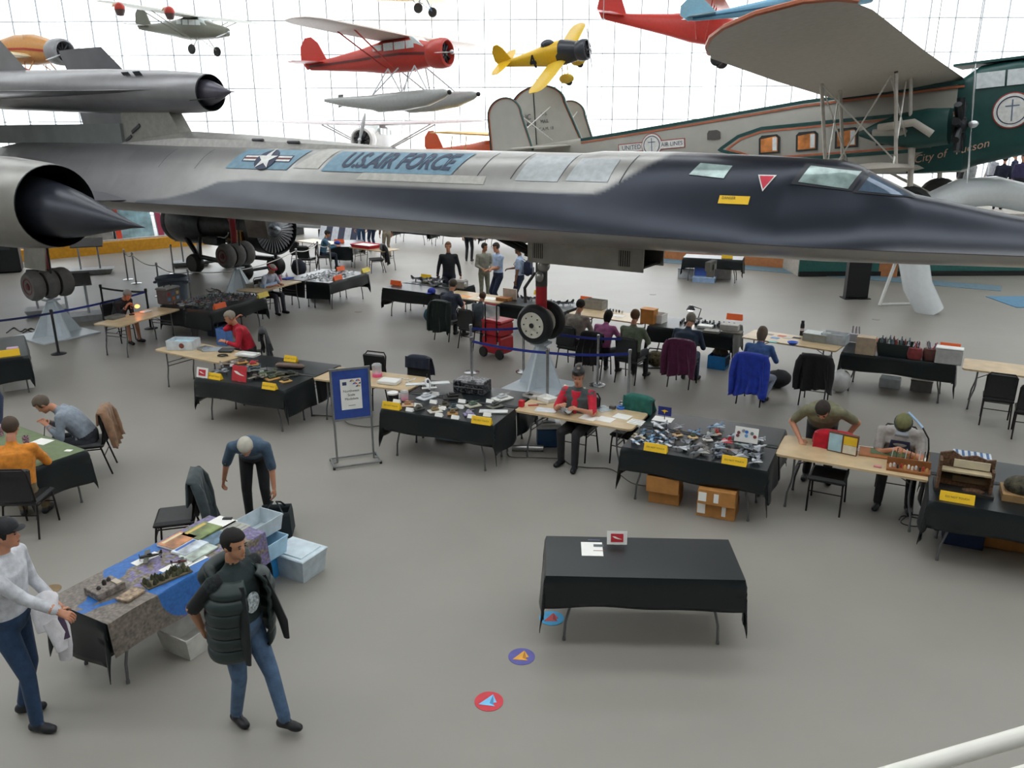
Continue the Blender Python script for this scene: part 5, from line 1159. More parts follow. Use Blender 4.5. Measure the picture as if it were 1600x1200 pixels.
def stand_model(px, py, label, base='b98f5a', body='5a4a3a', r=.08, z=CZ):
    """small vehicle diorama on its own base"""
    o = item('model_diorama', label, 'diorama', px, py, z, random.uniform(0, 60), 'dioramas on the tables')
    MB().box((0, 0, .011), (r * 2.2, r * 1.6, .022), bev=.005).build('base', hexm(base, .7), o, .4)
    b = MB().box((0, 0, .042), (r * 1.2, r * .7, .04), bev=.01).box((-.01, 0, .07), (r * .6, r * .5, .03), bev=.008).tube([(0, 0, .07), (r * 1.1, 0, .075)], .005, 6)
    b.build('vehicle', hexm(body, .6), o, .4)
# --- the wide table of model jets
W, GY, BL = 'c9ccd0', '8e949b', '7fa0bd'
rows = [  # (name of row, [(x, y, kind, colours, size)]) in a 0.2125 zoom of 940,600
    ('back row', [(425, 305, 'prop', W, W, 1.25), (565, 325, 'heli', W, GY, .9), (690, 352, 'prop', BL, '5a7fa8', .9), (835, 315, 'jet', BL, 'a7b6c4', 1.25), (970, 378, 'jet', 'a8bccb', GY, 1), (1150, 402, 'jet', GY, W, .9)]),
    ('second row', [(325, 352, 'prop', '4a6678', '5a7a92', 1), (440, 362, 'prop', '46627a', W, 1), (785, 378, 'jet', GY, '9aa39a', 1.15), (890, 428, 'jet', W, 'c23a40', 1.2)]),
    ('third row', [(270, 385, 'prop', W, 'b8a88a', .95), (385, 397, 'prop', '4f7896', BL, 1), (500, 410, 'prop', '46607a', GY, 1), (640, 418, 'jet', GY, GY, 1), (710, 452, 'jet', GY, '77706a', 1.1), (845, 470, 'jet', GY, '9fb0ba', 1.1), (965, 490, 'jet', 'a08f88', GY, 1.1), (1040, 452, 'jet', 'a3b3b0', GY, 1.1), (1150, 472, 'jet', W, GY, 1.5)]),
    ('front row', [(258, 422, 'prop', BL, W, .9), (355, 432, 'prop', '6f9ac4', BL, .9), (455, 440, 'prop', '6f8794', W, 1), (585, 468, 'jet', W, W, 1), (718, 502, 'jet', GY, 'a9a59e', 1.2), (842, 522, 'jet', '3c4250', '7a808c', 1), (1005, 532, 'jet', W, GY, 1.2), (1150, 520, 'jet', '7a7f88', GY, 1.1), (1118, 572, 'jet', GY, W, 1)])]
CN = {W: 'white', GY: 'grey', BL: 'light blue', 'a8bccb': 'pale blue', '4a6678': 'dark blue', '46627a': 'navy', '4f7896': 'blue', '46607a': 'navy', 'a08f88': 'tan', 'a3b3b0': 'pale green', '6f9ac4': 'sky blue', '6f8794': 'slate', '3c4250': 'charcoal', '7a7f88': 'mid grey'}
for rn, L in rows:
    for i, (x, y, k, c1, c2, s_) in enumerate(L):
        model(940 + x * .2125, 600 + y * .2125, k, c1, c2, random.choice((200, 215, 150, 165, 30, 140)), '%s model %s, %s from left, %s of the model jet table' % (CN[c1], {'jet': 'jet', 'prop': 'propeller plane', 'heli': 'helicopter'}[k], ORD[i], rn), s_ * .9)
for i, (x, y, c) in enumerate(((560, 380, 'd9b88a'), (672, 398, 'd9b88a'), (780, 416, 'd8d4cc'), (842, 372, 'c8a08a'))):
    stand_model(940 + x * .2125, 600 + y * .2125, ['small model on the leftmost tan base of the model jet table', 'small model on the second tan base of the model jet table', 'small model on a white base of the model jet table', 'red topped model on a pinkish base of the model jet table'][i], c, ['6a5a48', '55604a', 'a8a8a8', 'b03a34'][i], .055)
H4 = TB['A4'][1]
tent(940 + 398 * .2125, 600 + 492 * .2125, H4, 'yellow tent sign at the left front of the model jet table'); tent(940 + 975 * .2125, 600 + 588 * .2125, H4, 'yellow tent sign at the right front of the model jet table')
o = item('display_card', 'white card with coloured round patches on the model jet table', 'card', 940 + 1060 * .2125, 600 + 432 * .2125, rz=H4)
MB().box((0, 0, .11), (.30, .006, .2), Rx(-12)).build('card', M_PAPER, o, 0); MB().box((0, .05, .05), (.1, .1, .008), Rx(60)).build('prop', M_PAPER, o, 0)
for i, (x, z, c) in enumerate(((-.1, .13, '6a3a3a'), (-.04, .16, '9aa0a8'), (0, .15, '2f6fc0'), (0, .10, '6fa0d0'), (.07, .14, '6f7a7a'), (.11, .10, '8a3a3a'), (-.11, .09, '7a4a4a'))): MB().lathe([(.001, 0), (.022, 0), (.022, .004), (.001, .004)], 14, Tr(x, -.006 - (z - .11) * -.21, z) @ Rx(90 - 12)).build('patch', hexm(c, .6), o)
o = item('flag_stand', 'small blue and yellow banner card standing on white paper', 'banner', 940 + 462 * .2125, 600 + 262 * .2125, rz=H4)
MB().box((-.02, 0, .003), (.28, .2, .004)).build('paper', M_PAPER, o, 0); MB().tube([(0, 0, 0), (0, 0, .1)], .006, 6).build('pole', M_BLACK, o); MB().box((0, -.006, .13), (.19, .008, .13)).build('banner', hexm('23307a', .6), o, 0); MB().prism([(-.05, .0), (-.012, -.012), (0, -.045), (.012, -.012), (.05, 0), (0, .018)], .004, Tr(0, -.012, .135) @ Rx(90)).build('emblem', M_YELLOW, o, 0)
# --- table right of the poster
def p7(x, y): return 480 + x * .2125, 540 + y * .2125
H2 = TB['A2'][1]
tent(*p7(622, 462), H2, 'yellow tent sign at the left front of the table by the poster'); tent(*p7(1285, 572), H2, 'yellow tent sign at the right front of the table by the poster')
model(*p7(890, 318), 'prop', 'd8dad8', 'd2d4d2', 100, 'large white model airliner on the table by the poster', 2.6)
o = item('display_case', 'patterned metal case with a model ship on top', 'case', *p7(1215, 335), rz=H2)
MB().box((0, 0, .1), (.52, .3, .2), bev=.012).build('case_body', mat('case_pattern', '6a6a70', .35, .5, .9, 26), o, .4); MB().box((0, -.152, .1), (.5, .006, .012)).build('case_seam', M_STEEL, o, 0)
s_ = item('model_ship', 'grey model warship on the patterned metal case', 'model ship', *p7(1212, 290), z=.9645, rz=H2 - 4)
MB().loft([[(x, -w, h_), (x, w, h_), (x, w * .6, .0), (x, -w * .6, .0)] for x, w, h_ in ((-.2, .01, .03), (-.15, .035, .028), (0, .04, .026), (.13, .03, .03), (.21, .003, .036))]).build('hull', hexm('4a4d50', .5), s_, .4); MB().box((.0, 0, .045), (.14, .04, .03)).box((.02, 0, .07), (.06, .03, .03)).tube([(.01, 0, .08), (.01, 0, .14)], .004, 6).build('superstructure', hexm('6a6d70', .5), s_, 0)
for i, (x, y, c, bc) in enumerate(((875, 385, 'c8cccf', 'c9ccd0'), (1070, 382, '2a2a28', '22201e'), (1220, 445, 'b8b4a4', '5a6a5a'), (1435, 392, 'd8d8d2', 'c0c4c4'), (940, 487, 'd0ccc0', '8a7450'), (820, 470, '3a3a34', '6a6a60'), (740, 442, 'c8a888', 'a8805c'), (1070, 505, 'a8804c', '6f5a3a'), (1190, 510, '8a7fa0', 'b8b4c8'), (1380, 450, '6a6a60', '4a4c48'), (1075, 465, '6f7470', '4a5a60'), (1010, 442, '55503f', '4a4638'))):
    stand_model(*p7(x, y), ['white racing model', 'dark tracked model', 'model on a pale round base', 'white snowy diorama with trees', 'model on a white square base', 'small dark vehicle model', 'model on a pink tan base', 'model on a brown base', 'small lilac model', 'grey wheeled model', 'small blue grey model', 'olive model'][i] + ' on the table by the poster', c, bc, [.12, .14, .1, .13, .09, .07, .08, .07, .07, .1, .06, .06][i])
solo(MB().box((0, 0, .012), (.42, .12, .024), bev=.006), 'model_runway', hexm('cfd0cc', .6), 'long white model base at the right front of the table by the poster', 'model base', *p7(1370, 490), rz=H2 + 20)
for i, (x, y) in enumerate(sorted(((660, 418), (755, 480), (815, 448), (930, 422), (945, 362), (970, 518), (995, 467), (1090, 536), (1125, 457), (1140, 417), (1210, 530), (1325, 517), (1345, 417)))):
    solo(MB().prism([(-.03, 0), (.03, 0), (.002, .05), (-.002, .05)], .12, Tr(-.06, 0, 0) @ Rz(90) @ Rx(90)), 'caption_card', M_PAPER, 'white caption card, %s from left, on the table by the poster' % ORD[i], 'card', *p7(x, y), rz=H2, group='caption cards on the table by the poster', sm=0)
o = item('jar', 'clear jar with pink paint on the table by the poster', 'jar', *p7(718, 405)); MB().lathe([(.06, 0), (.065, .01), (.065, .15), (.05, .16)], 18).build('glass', mat('clear_plastic', 'd8dde0', .1, trans=.6), o); MB().lathe([(.058, .008), (.058, .05)], 18).build('paint', hexm('e0407a', .4), o)
o = item('paint_can', 'black can with white lid at the corner of the table by the poster', 'can', *p7(632, 400)); MB().lathe([(.08, 0), (.08, .1)], 20).build('can', M_BLACK, o); MB().lathe([(.085, .1), (.085, .125), (.01, .13)], 20).build('lid', M_WHITE, o)
# plywood table behind the poster
o = item('sorting_jar', 'clear plastic tub with pink lid base on the table behind the poster', 'tub', *p7(515, 225), z=.745); MB().lathe([(.08, .04), (.085, .2), (.06, .22)], 16).build('tub', mat('clear_plastic', 'd8dde0', .1, trans=.6), o); MB().lathe([(.085, 0), (.085, .05)], 16).build('lid', hexm('e85a88', .5), o)
solo(MB().box((0, 0, .03), (.34, .22, .06), bev=.01), 'parts_box', M_WHITE, 'low white parts box on the table behind the poster', 'box', *p7(605, 275), z=.745, rz=-20)
for i, (x, y) in enumerate(((730, 250), (760, 262), (790, 250), (745, 275), (700, 245))): solo(MB().box((0, 0, .008), (.09, .012, .014)).box((.02, .02, .008), (.012, .05, .014)), 'model_part', M_WHITE, 'loose white model part, %s from left, on the plywood table behind the poster' % ORD[[1, 3, 4, 2, 0][i]], 'model part', *p7(x, y), z=.745, rz=i * 37, group='loose white model parts', sm=0)
# --- plywood table of the man in the cap
def p8(x, y): return 780 + x * .175, 560 + y * .175
H3 = TB['A3'][1]; Z3 = .744
def obox(name, label, cat, px, py, d, m, z=CZ, rz=0, lid=None, group=None):
    """open or lidded box of real wall thickness"""
    o = item(name, label, cat, px, py, z, rz, group); x, y, h_ = d; t = .008
    MB().box((0, 0, t / 2), (x, y, t)).box((0, -y / 2 + t / 2, h_ / 2), (x, t, h_)).box((0, y / 2 - t / 2, h_ / 2), (x, t, h_)).box((-x / 2 + t / 2, 0, h_ / 2), (t, y, h_)).box((x / 2 - t / 2, 0, h_ / 2), (t, y, h_)).build('box_body', m, o, 0)
    if lid: MB().box((0, 0, h_ + .01), (x + .02, y + .02, .02), bev=.005).build('lid', lid, o, .4)
    return o
def sheet(label, px, py, d, rz, m=M_PAPER, z=Z3, name='paper_sheet', cat='paper', stripes=0, group=None):
    o = item(name, label, cat, px, py, z, rz, group); MB().box((0, 0, .0015), (*d, .003)).build('sheet', m, o, 0)
    for i in range(stripes): MB().box((0, d[1] * (.3 - .6 * i / max(1, stripes - 1)), .0035), (d[0] * .8, d[1] * .05, .001)).build('print_line', hexm('7a8088', .7), o, 0)
    return o
obox('kit_box', 'open grey kit box at the back left of the capped man\'s table', 'box', *p8(300, 345), (.26, .2, .05), hexm('b8b4ae', .7), Z3, H3 - 8); obox('kit_box', 'open white kit box right of the grey one', 'box', *p8(430, 375), (.26, .2, .06), M_WHITE, Z3, H3 - 20)
solo(MB().box((0, 0, .05), (.07, .07, .1), bev=.006), 'paint_box', hexm('d02430', .5), 'red and white paint box on the capped man\'s table', 'box', *p8(200, 430), z=Z3, rz=H3)
solo(MB().tube([(-.08, 0, .012), (.08, .02, .012)], .01, 8), 'hand_tool', hexm('c83038', .4), 'red handled tool on the capped man\'s table', 'tool', *p8(305, 425), z=Z3); solo(MB().tube([(-.06, 0, .012), (.09, -.03, .012)], .008, 8), 'hand_tool', M_STEEL, 'steel hand tool on the capped man\'s table', 'tool', *p8(370, 410), z=Z3)
sheet('clear bag of parts at the front left of the capped man\'s table', *p8(420, 462), (.32, .18), H3 + 10, mat('bag_film', 'd9dde2', .2), name='parts_bag', cat='bag')
sheet('green and gold cutting mat before the capped man', *p8(640, 405), (.26, .2), H3, hexm('5f8a70', .7), name='cutting_mat', cat='mat')
model(*p8(640, 470), 'jet', 'aab2b4', 'b4b8b8', 30, 'grey model jet being built before the capped man', 1.6, z=Z3)
o = item('paint_jar', 'green and red paint jar on the capped man\'s table', 'jar', *p8(748, 470), z=Z3); MB().lathe([(.03, 0), (.03, .03)], 14).build('jar', hexm('c83030', .4), o); MB().lathe([(.02, .03), (.022, .06), (.005, .065)], 14).build('cap', hexm('3fae4a', .4), o)
sheet('clear bag of grey sprues right of the paint jar', *p8(820, 430), (.3, .16), H3 - 10, mat('bag_film', 'd9dde2', .2), name='parts_bag', cat='bag'); sheet('bag of grey and teal sprue frames on the capped man\'s table', *p8(925, 450), (.2, .26), H3 + 50, hexm('9aa8a8', .3), name='sprue_bag', cat='bag', stripes=4)
solo(MB().box((0, 0, .025), (.09, .06, .05), bev=.005), 'small_box', hexm('55524e', .5), 'small dark box beside the blue tape roll', 'box', *p8(1012, 450), z=Z3, rz=H3)
solo(MB().lathe([(.035, 0), (.06, 0), (.06, .03), (.035, .03), (.035, 0)], 20, caps=False), 'tape_roll', hexm('2f6fc8', .5), 'blue tape roll on the capped man\'s table', 'tape', *p8(1085, 448), z=Z3)
for i, (x, y, s_, lb) in enumerate(((800, 530, 0, 'blank white sheet nearest the grey model on the capped man\'s table'), (950, 545, 0, 'blank white sheet in the middle front of the capped man\'s table'), (1100, 520, 0, 'white sheet behind the printed one on the capped man\'s table'), (1230, 570, 3, 'printed sheet with dark bands at the right corner of the table'))): sheet(lb, *p8(x, y), (.24, .2), H3 - 6, stripes=s_)
pp = G(*p8(650, 335), .95); o = thing('newspaper', 'folded cream newspaper held by the man in the cap', 'newspaper', tuple(pp), H3)
MB().grid(lambda u, v: ((u - .5) * .34, (v - .5) * .20, (v - .5) * .18 + .08 * abs(u - .5)), 8, 4).build('page', hexm('dcd8c4', .7), o, 1, solid=.004)
o = item('cooler', 'blue cooler box with white lid under the capped man\'s table', 'cooler', *p8(440, 770), z=0, rz=H3 - 60); MB().box((0, 0, .15), (.26, .36, .3), bev=.015).build('body', hexm('23486e', .5), o, .4); MB().box((0, 0, .34), (.28, .38, .08), bev=.02).build('lid', hexm('d8dcde', .4), o, .4); MB().tube([(-.15, -.16, .30), (-.16, 0, .33), (-.15, .16, .30)], .012, 6).build('handle', M_WHITE, o); MB().box((0, 0, .39), (.12, .2, .02), bev=.006).build('lid_recess', hexm('9aa2a8', .4), o, .4)
solo(MB().tube([(-.24, 0, .05), (.24, 0, .05)], .05, 16), 'metal_tube', M_STEEL, 'silver tube lying on the floor by the table leg', 'tube', *p8(255, 825), z=0, rz=-5)
def cable(label, pts, m=M_DARKMETAL, r=.007, name='cable'):
    P_ = [G(px, py, r) for px, py in pts]; c = P_[0]; fine = []
    for i in range(len(P_) - 1):
        p0, p1, p2, p3 = P_[max(0, i - 1)], P_[i], P_[i + 1], P_[min(len(P_) - 1, i + 2)]
        for k in range(6): t = k / 6; fine.append(.5 * ((2 * p1) + (p2 - p0) * t + (2 * p0 - 5 * p1 + 4 * p2 - p3) * t * t + (3 * p1 - p0 - 3 * p2 + p3) * t ** 3))
    o = MB().tube([q - c for q in fine + [P_[-1]]], r, 6).build(name, m); o.location = c; return tag(o, label, 'cable')
cable('grey power cable snaking in front of the capped man\'s table', [p8(70, 840), p8(110, 880), p8(300, 885), p8(420, 890), p8(560, 900), p8(650, 955), p8(800, 975), p8(1000, 990), p8(1180, 1110), p8(1330, 1140)], hexm('4a4642', .6))
cable('thin cable on the floor behind the poster stand', [(487, 648), (530, 652), (545, 662), (575, 667), (600, 664)], hexm('5a5650', .6)); cable('looped black cable under the right plywood table', [(1405, 812), (1412, 806), (1440, 812), (1435, 822), (1415, 820), (1408, 814), (1425, 804), (1455, 810)], M_BLACK)
cable('tangled dark cables on the floor left of the wheel stand', [(10, 520), (22, 512), (32, 518), (40, 514), (52, 519), (58, 511), (68, 516), (60, 518), (48, 513), (36, 520)], M_BLACK, .012)
cable('thin cable on the floor near the jet engine', [(322, 452), (330, 456), (338, 452), (345, 455), (330, 450)], M_BLACK, .01)
# --- right plywood table: tools and the colour frame
def p9(x, y): return 1200 + x * .25, 580 + y * .25
H5 = TB['A5'][1]
o = item('color_swatch_board', 'wooden frame with pale blue, yellow and cream panels', 'frame', *p9(462, 510), z=Z3, rz=H5 - 8)
MB().box((0, 0, .13), (.36, .05, .26)).build('frame', hexm('6a4632', .5), o, 0); MB().box((-.09, -.028, .13), (.16, .006, .23)).build('panel', hexm('a8cbd8', .5), o, 0); MB().box((.09, -.028, .185), (.16, .006, .11)).build('panel', hexm('e8c02a', .5), o, 0); MB().box((.09, -.028, .07), (.16, .006, .11)).build('panel', hexm('d8d2c0', .5), o, 0)
for a in (0, 1): MB().box((.182, -.03 + .04 * a, .1 + .06 * a), (.006, .02, .03)).build('clasp', M_STEEL, o, 0)
sheet('instruction sheet beside the colour frame', *p9(592, 485), (.26, .2), H5 + 8, stripes=3)
o = item('workboard', 'wooden work board with green cutting mat before the man in apron', 'board', *p9(735, 525), z=Z3, rz=H5 + 4); MB().box((0, 0, .012), (.62, .3, .024), bev=.006).build('board', hexm('a8683a', .5), o, .4); MB().box((.03, .03, .026), (.42, .2, .004)).build('cutting_mat', hexm('5f6f50', .7), o, 0)
o = item('tool_rack', 'wooden rack of bottles and tools at the apron man\'s table', 'rack', *p9(875, 625), z=Z3, rz=H5 + 3); MB().box((0, 0, .015), (.48, .16, .03)).build('tray', hexm('8f5a30', .5), o, 0); MB().box((0, .09, .06), (.48, .02, .12)).build('back_board', hexm('8f5a30', .5), o, 0)
for i in range(11): MB().lathe([(.014, .03), (.014, .07), (.008, .08)], 10, Tr(-.2 + i * .04, -.02 + .03 * (i % 2), 0)).build('bottle', hexm(['d8d0c0', 'c8ccd0', '3a3430', 'b04030', 'c89a60', 'e0dcd0'][i % 6], .4), o)
for i in range(9): MB().tube([(-.2 + i * .05, .09, .1), (-.2 + i * .05 + .01, .11, .24)], .005, 5).build('tool', hexm(['c8ccd0', '3a3a3a', 'b08040'][i % 3], .4), o)
o = item('glue_bottle', 'bright green glue bottle on the apron man\'s work board', 'bottle', *p9(868, 520), z=Z3 + .03); MB().lathe([(.022, 0), (.022, .04), (.006, .06)], 12).build('bottle', hexm('3fc04a', .4), o)
solo(MB().box((0, 0, .012), (.09, .035, .024), bev=.006), 'eraser', hexm('d08a90', .6), 'pink eraser at the front of the apron man\'s table', 'eraser', *p9(684, 600), z=Z3, rz=H5); sheet('white paper pad at the right end of the apron man\'s table', *p9(1040, 570), (.2, .24), H5 + 20)
o = item('desk_lamp', 'black arched magnifier lamp on the apron man\'s table', 'lamp', *p9(985, 605), z=Z3, rz=H5); MB().lathe([(.07, 0), (.07, .015), (.015, .03)], 18).build('base', M_BLACK, o)
MB().tube([(0, 0, .02), (.0, 0, .25), (-.02, .0, .38), (-.10, .02, .50), (-.26, .06, .64)], .010, 8).build('arm', M_BLACK, o); MB().tube([(-.10, .02, .50), (-.18, .04, .575), (-.28, .065, .655)], .022, 10, flat=.6).build('lamp_head', hexm('9ab8d8', .3), o)
# --- far right table: dioramas
H6 = TB['A6'][1]
o = item('ruin_diorama', 'ruined brick building diorama on the lower right table', 'diorama', *p9(1215, 735), rz=H6); br = mat('ruin_brick', '6a4c36', .8, var=.35, scale=40, bump=.6)
MB().box((0, 0, .015), (.60, .36, .03)).build('base', hexm('2a2622', .6), o, 0)
MB().add([(-.28, 0, .03), (.28, 0, .03), (.28, .03, .03), (-.28, .03, .03), (-.28, 0, .40), (-.15, 0, .44), (-.05, 0, .38), (.08, 0, .42), (.2, 0, .38), (.28, 0, .40), (.28, .03, .40), (.2, .03, .38), (.08, .03, .42), (-.05, .03, .38), (-.15, .03, .44), (-.28, .03, .40)], [(0, 1, 9, 8, 7, 6, 5, 4), (2, 3, 15, 14, 13, 12, 11, 10), (4, 5, 14, 15), (5, 6, 13, 14), (6, 7, 12, 13), (7, 8, 11, 12), (8, 9, 10, 11), (0, 4, 15, 3), (1, 2, 10, 9), (0, 3, 2, 1)]).build('wall', br, o, 0)
MB().box((-.265, -.08, .2), (.03, .2, .34)).build('wall', br, o, 0); MB().box((.265, -.04, .16), (.03, .14, .26)).build('wall', br, o, 0); MB().box((0, -.06, .24), (.5, .14, .02)).build('storey', hexm('b8a888', .7), o, 0); MB().box((.05, -.015, .31), (.36, .02, .09)).build('shop_sign', hexm('c8bca0', .7), o, 0)
MB().box((.05, -.02, .13), (.34, .03, .07)).build('shop_board', hexm('5a4630', .7), o, 0)
for x in (-.16, .0, .16): MB().box((x, -.004, .16), (.08, .012, .12)).build('window', hexm('26221e', .6), o, 0)
MB().ell((.1, -.1, .035), (.12, .05, .03), None, 10, 5).build('rubble', br, o)
o = item('picture_book', 'blue and white striped book lying behind the ruin diorama', 'book', *p9(1275, 530), rz=H6); MB().box((0, 0, .012), (.42, .2, .024)).build('book', hexm('c8d0d8', .5), o, 0)
for i in range(6): MB().box((-.17 + i * .068, 0, .025), (.03, .2, .002)).build('stripe', hexm('2f5a8a', .5), o, 0)
tent(*p9(1178, 812), H6, 'yellow tent sign before the ruin diorama', w=.34)
o = item('rock_diorama', 'mossy rock diorama on a wooden base at the right edge', 'diorama', *p9(1580, 790), rz=H6); MB().box((0, 0, .04), (.4, .36, .08)).build('base', hexm('9a7a50', .6), o, 0); MB().ell((0, 0, .14), (.19, .16, .11), None, 14, 9).build('rock', mat('rock_moss', '4a4636', .9, var=.4, scale=18, bump=.8), o)
# --- under the near tables
def carton(label, px, py, d, rz, z=0, m=None, tape=True, sticker=None, name='cardboard_box', group='cardboard boxes under the tables'):
    o = item(name, label, 'box', px, py, z, rz, group); MB().box((0, 0, d[2] / 2), d, bev=.006).build('carton', m or M_CARD, o, .3)
    if tape: MB().box((0, 0, d[2] + .001), (d[0] * 1.0, .05, .003)).build('tape', hexm('8f6230', .4), o, 0)
    if sticker:
        for sx, w in sticker: MB().box((sx, -d[1] / 2 - .002, d[2] * .5), (w, .004, d[2] * .6)).build('label_sticker', M_PAPER, o, 0)
    return o
def q4(x, y): return 940 + x * .2125, 600 + y * .2125
carton('lower cardboard box of the left stack under the model jet table', *q4(470, 850), (.40, .30, .20), H4 + 4); carton('upper cardboard box of the left stack under the model jet table', *q4(462, 770), (.42, .32, .22), H4 + 4, .202)
carton('lower labelled carton of the right stack under the model jet table', *q4(850, 950), (.48, .32, .22), H4 + 2, sticker=((-.18, .1), (.1, .05))); carton('upper labelled carton of the right stack under the model jet table', *q4(855, 860), (.46, .32, .2), H4 + 2, .222, sticker=((-.17, .1), (.0, .06)))
obox('storage_crate', 'navy plastic crate under the lower right table', 'crate', *p9(1210, 1060), (.42, .34, .34), hexm('1f3056', .5), 0, H6, lid=hexm('1f3056', .5)); carton('cardboard box under the table at the right edge, left one', *p9(1420, 1075), (.30, .3, .28), H6); carton('cardboard box under the table at the right edge, right one', *p9(1555, 1095), (.32, .3, .28), H6)
# --- foreground table
sheet('printed notice lying on the empty foreground table', 925, 858, (.21, .27), -3, z=CZ)
q = G(932, 853, CZ); o = thing('notice_print', 'dark photo block printed on the foreground notice', 'print', (q.x, q.y, CZ + .004), -3); MB().box((.02, 0, .0005), (.10, .05, .001)).build('photo', hexm('5a6064', .6), o, 0); MB().box((.02, -.10, .0005), (.11, .008, .001)).build('line', hexm('8a4a4a', .6), o, 0); MB().box((-.02, .11, .0005), (.12, .008, .001)).build('line', hexm('8a8ab0', .6), o, 0)
def redcard(px, py, rz, label, w=.2, h=.135, red=True, z=CZ, frame_=True, tilt=-14):
    o = item('table_card', label, 'sign', px, py, z, rz, 'red jet logo cards'); R_ = Rx(tilt)
    MB().box(R_ @ Vector((0, 0, h / 2 + .008)), (w, .005, h), R_).build('card', M_PAPER if frame_ else hexm('c8303a', .5), o, 0); MB().box((0, .04, .035), (.06, .09, .004), Rx(50)).build('easel_back', M_PAPER, o, 0)
    if frame_: MB().box(R_ @ Vector((0, -.004, h / 2 + .008)), (w * .62, .003, h * .62), R_).build('red_field', hexm('c8303a', .5), o, 0)
    k = w * (.24 if frame_ else .38); MB().prism([(-k, k * .32), (-k * .4, k * .3), (k * .2, 0), (k, -k * .3), (k * .1, -k * .22), (-k * .5, -k * .05)], .002, Tr(R_ @ Vector((0, -.0065 if frame_ else -.004, h / 2 + .008))) @ R_ @ Rx(90)).build('jet_logo', M_PAPER, o, 0)
redcard(964, 852, -3, 'white tent card with red jet logo on the foreground table')
# --- table before the lady in red
def p2(x, y): return 240 + x * .2375, 380 + y * .2375
H0 = TB['A0'][1]
redcard(*p2(318, 888), H0, 'small white card with red jet logo at the left corner', .24, .17); redcard(*p2(560, 912), H0, 'large red card with white jet before the lady in red', .30, .26, frame_=False)
for i, (x, y) in enumerate(((408, 892), (905, 775), (765, 958))): tent(*p2(x, y), H0 if i != 1 else H0, ['yellow tent sign at the left front before the lady in red', 'yellow tent sign at the back of the table before the lady in red', 'yellow tent sign at the right front before the lady in red'][i], w=.26)
for i, (x, y, k, c1, c2, s_) in enumerate(((500, 802, 'prop', '8a7a70', 'b0a8a4', 1.4), (440, 850, 'prop', '6a7078', '8a8f94', 1.3), (640, 832, 'prop', '4a5a66', '5f6f7a', 1.5), (690, 848, 'prop', '6f7470', '7f8480', 1.6), (740, 862, 'prop', '55604a', '6a745a', 1.5), (690, 885, 'prop', '6a6458', '807a6a', 1.4))): model(*p2(x, y), k, c1, c2, [20, 160, 200, 30, 210, 150][i], ['tan propeller model at the back left before the lady in red', 'grey propeller model near the left tent sign', 'blue grey propeller model behind the large red card', 'pale green propeller model in the middle before the lady in red', 'olive propeller model right of the middle before the lady in red', 'brown propeller model at the front middle before the lady in red'][i], s_)
for i, (x, y, bc, c) in enumerate(((580, 788, 'c09050', '6a5a50'), (655, 802, 'b08850', 'c03a44'), (830, 878, '55503c', '4a4a38'), (780, 895, 'b89050', '4f5a44'), (870, 912, 'c09a58', '4a4438'), (905, 868, '3a3a30', '2f332a'))): stand_model(*p2(x, y), ['figure model on a wooden base', 'red model on a wooden base', 'large olive tank model', 'tank model on a tan base', 'small tank on the front tan base', 'dark tank model'][i] + ' before the lady in red', bc, c, [.09, .09, .14, .1, .08, .11][i])
o = item('model_hull', 'long brown cylindrical model lying before the lady in red', 'model', *p2(902, 822), rz=-14); MB().tube([(-.28, 0, .045), (-.24, 0, .045), (.22, 0, .045), (.27, 0, .045)], [.015, .045, .045, .012], 14).build('hull', hexm('6f5a50', .5), o); MB().box((.16, 0, .10), (.04, .01, .05)).build('fin', hexm('6f5a50', .5), o, 0); MB().box((0, 0, .006), (.1, .08, .012)).build('cradle', M_BLACK, o, 0)
sheet('dark framed print lying before the lady in red', *p2(768, 826), (.3, .14), H0 + 4, hexm('3a3836', .5), z=CZ, name='print_board', cat='board', stripes=2)
Hm = TB['A_1'][1]
o = obox('storage_tub', 'clear tub with printed sides and blue contents on the left plywood table', 'tub', *p2(200, 690), (.52, .34, .18), mat('milky_plastic', 'dfe6ea', .3, trans=.25), Z3, Hm + 25); MB().box((0, 0, .09), (.4, .26, .1), bev=.03).build('contents', hexm('a8d0e0', .6), o, 1); MB().lathe([(.001, 0), (.05, 0), (.05, .004), (.001, .004)], 16, Tr(.05, -.172, .09) @ Rx(90)).build('round_label', hexm('7a4038', .5), o)
obox('parts_tray', 'grey open parts tray beside the lady in red', 'tray', *p2(340, 700), (.22, .2, .05), hexm('9a9c9a', .5), Z3, Hm); obox('parts_tray', 'pale blue long tray beside the lady in red', 'tray', *p2(385, 708), (.34, .12, .05), hexm('b8c4d0', .5), Z3, Hm + 40); obox('parts_tray', 'white compartment tray with models before the lady in red', 'tray', *p2(620, 738), (.42, .22, .04), M_WHITE, CZ, H0 + 3)
solo(MB().box((0, 0, .03), (.26, .16, .06), bev=.02), 'power_supply', hexm('33363a', .4), 'dark power supply box in front of the lady in red', 'electronics', *p2(480, 715), z=Z3, rz=Hm + 30)
o = item('cable_coil', 'coil of black cable at the edge of the left plywood table', 'cable', *p2(455, 745), z=Z3); MB().tube([(.09 * math.cos(t), .07 * math.sin(t), .012 + t * .0015) for t in [k * .4 for k in range(32)]], .009, 6).build('coil', M_BLACK, o)
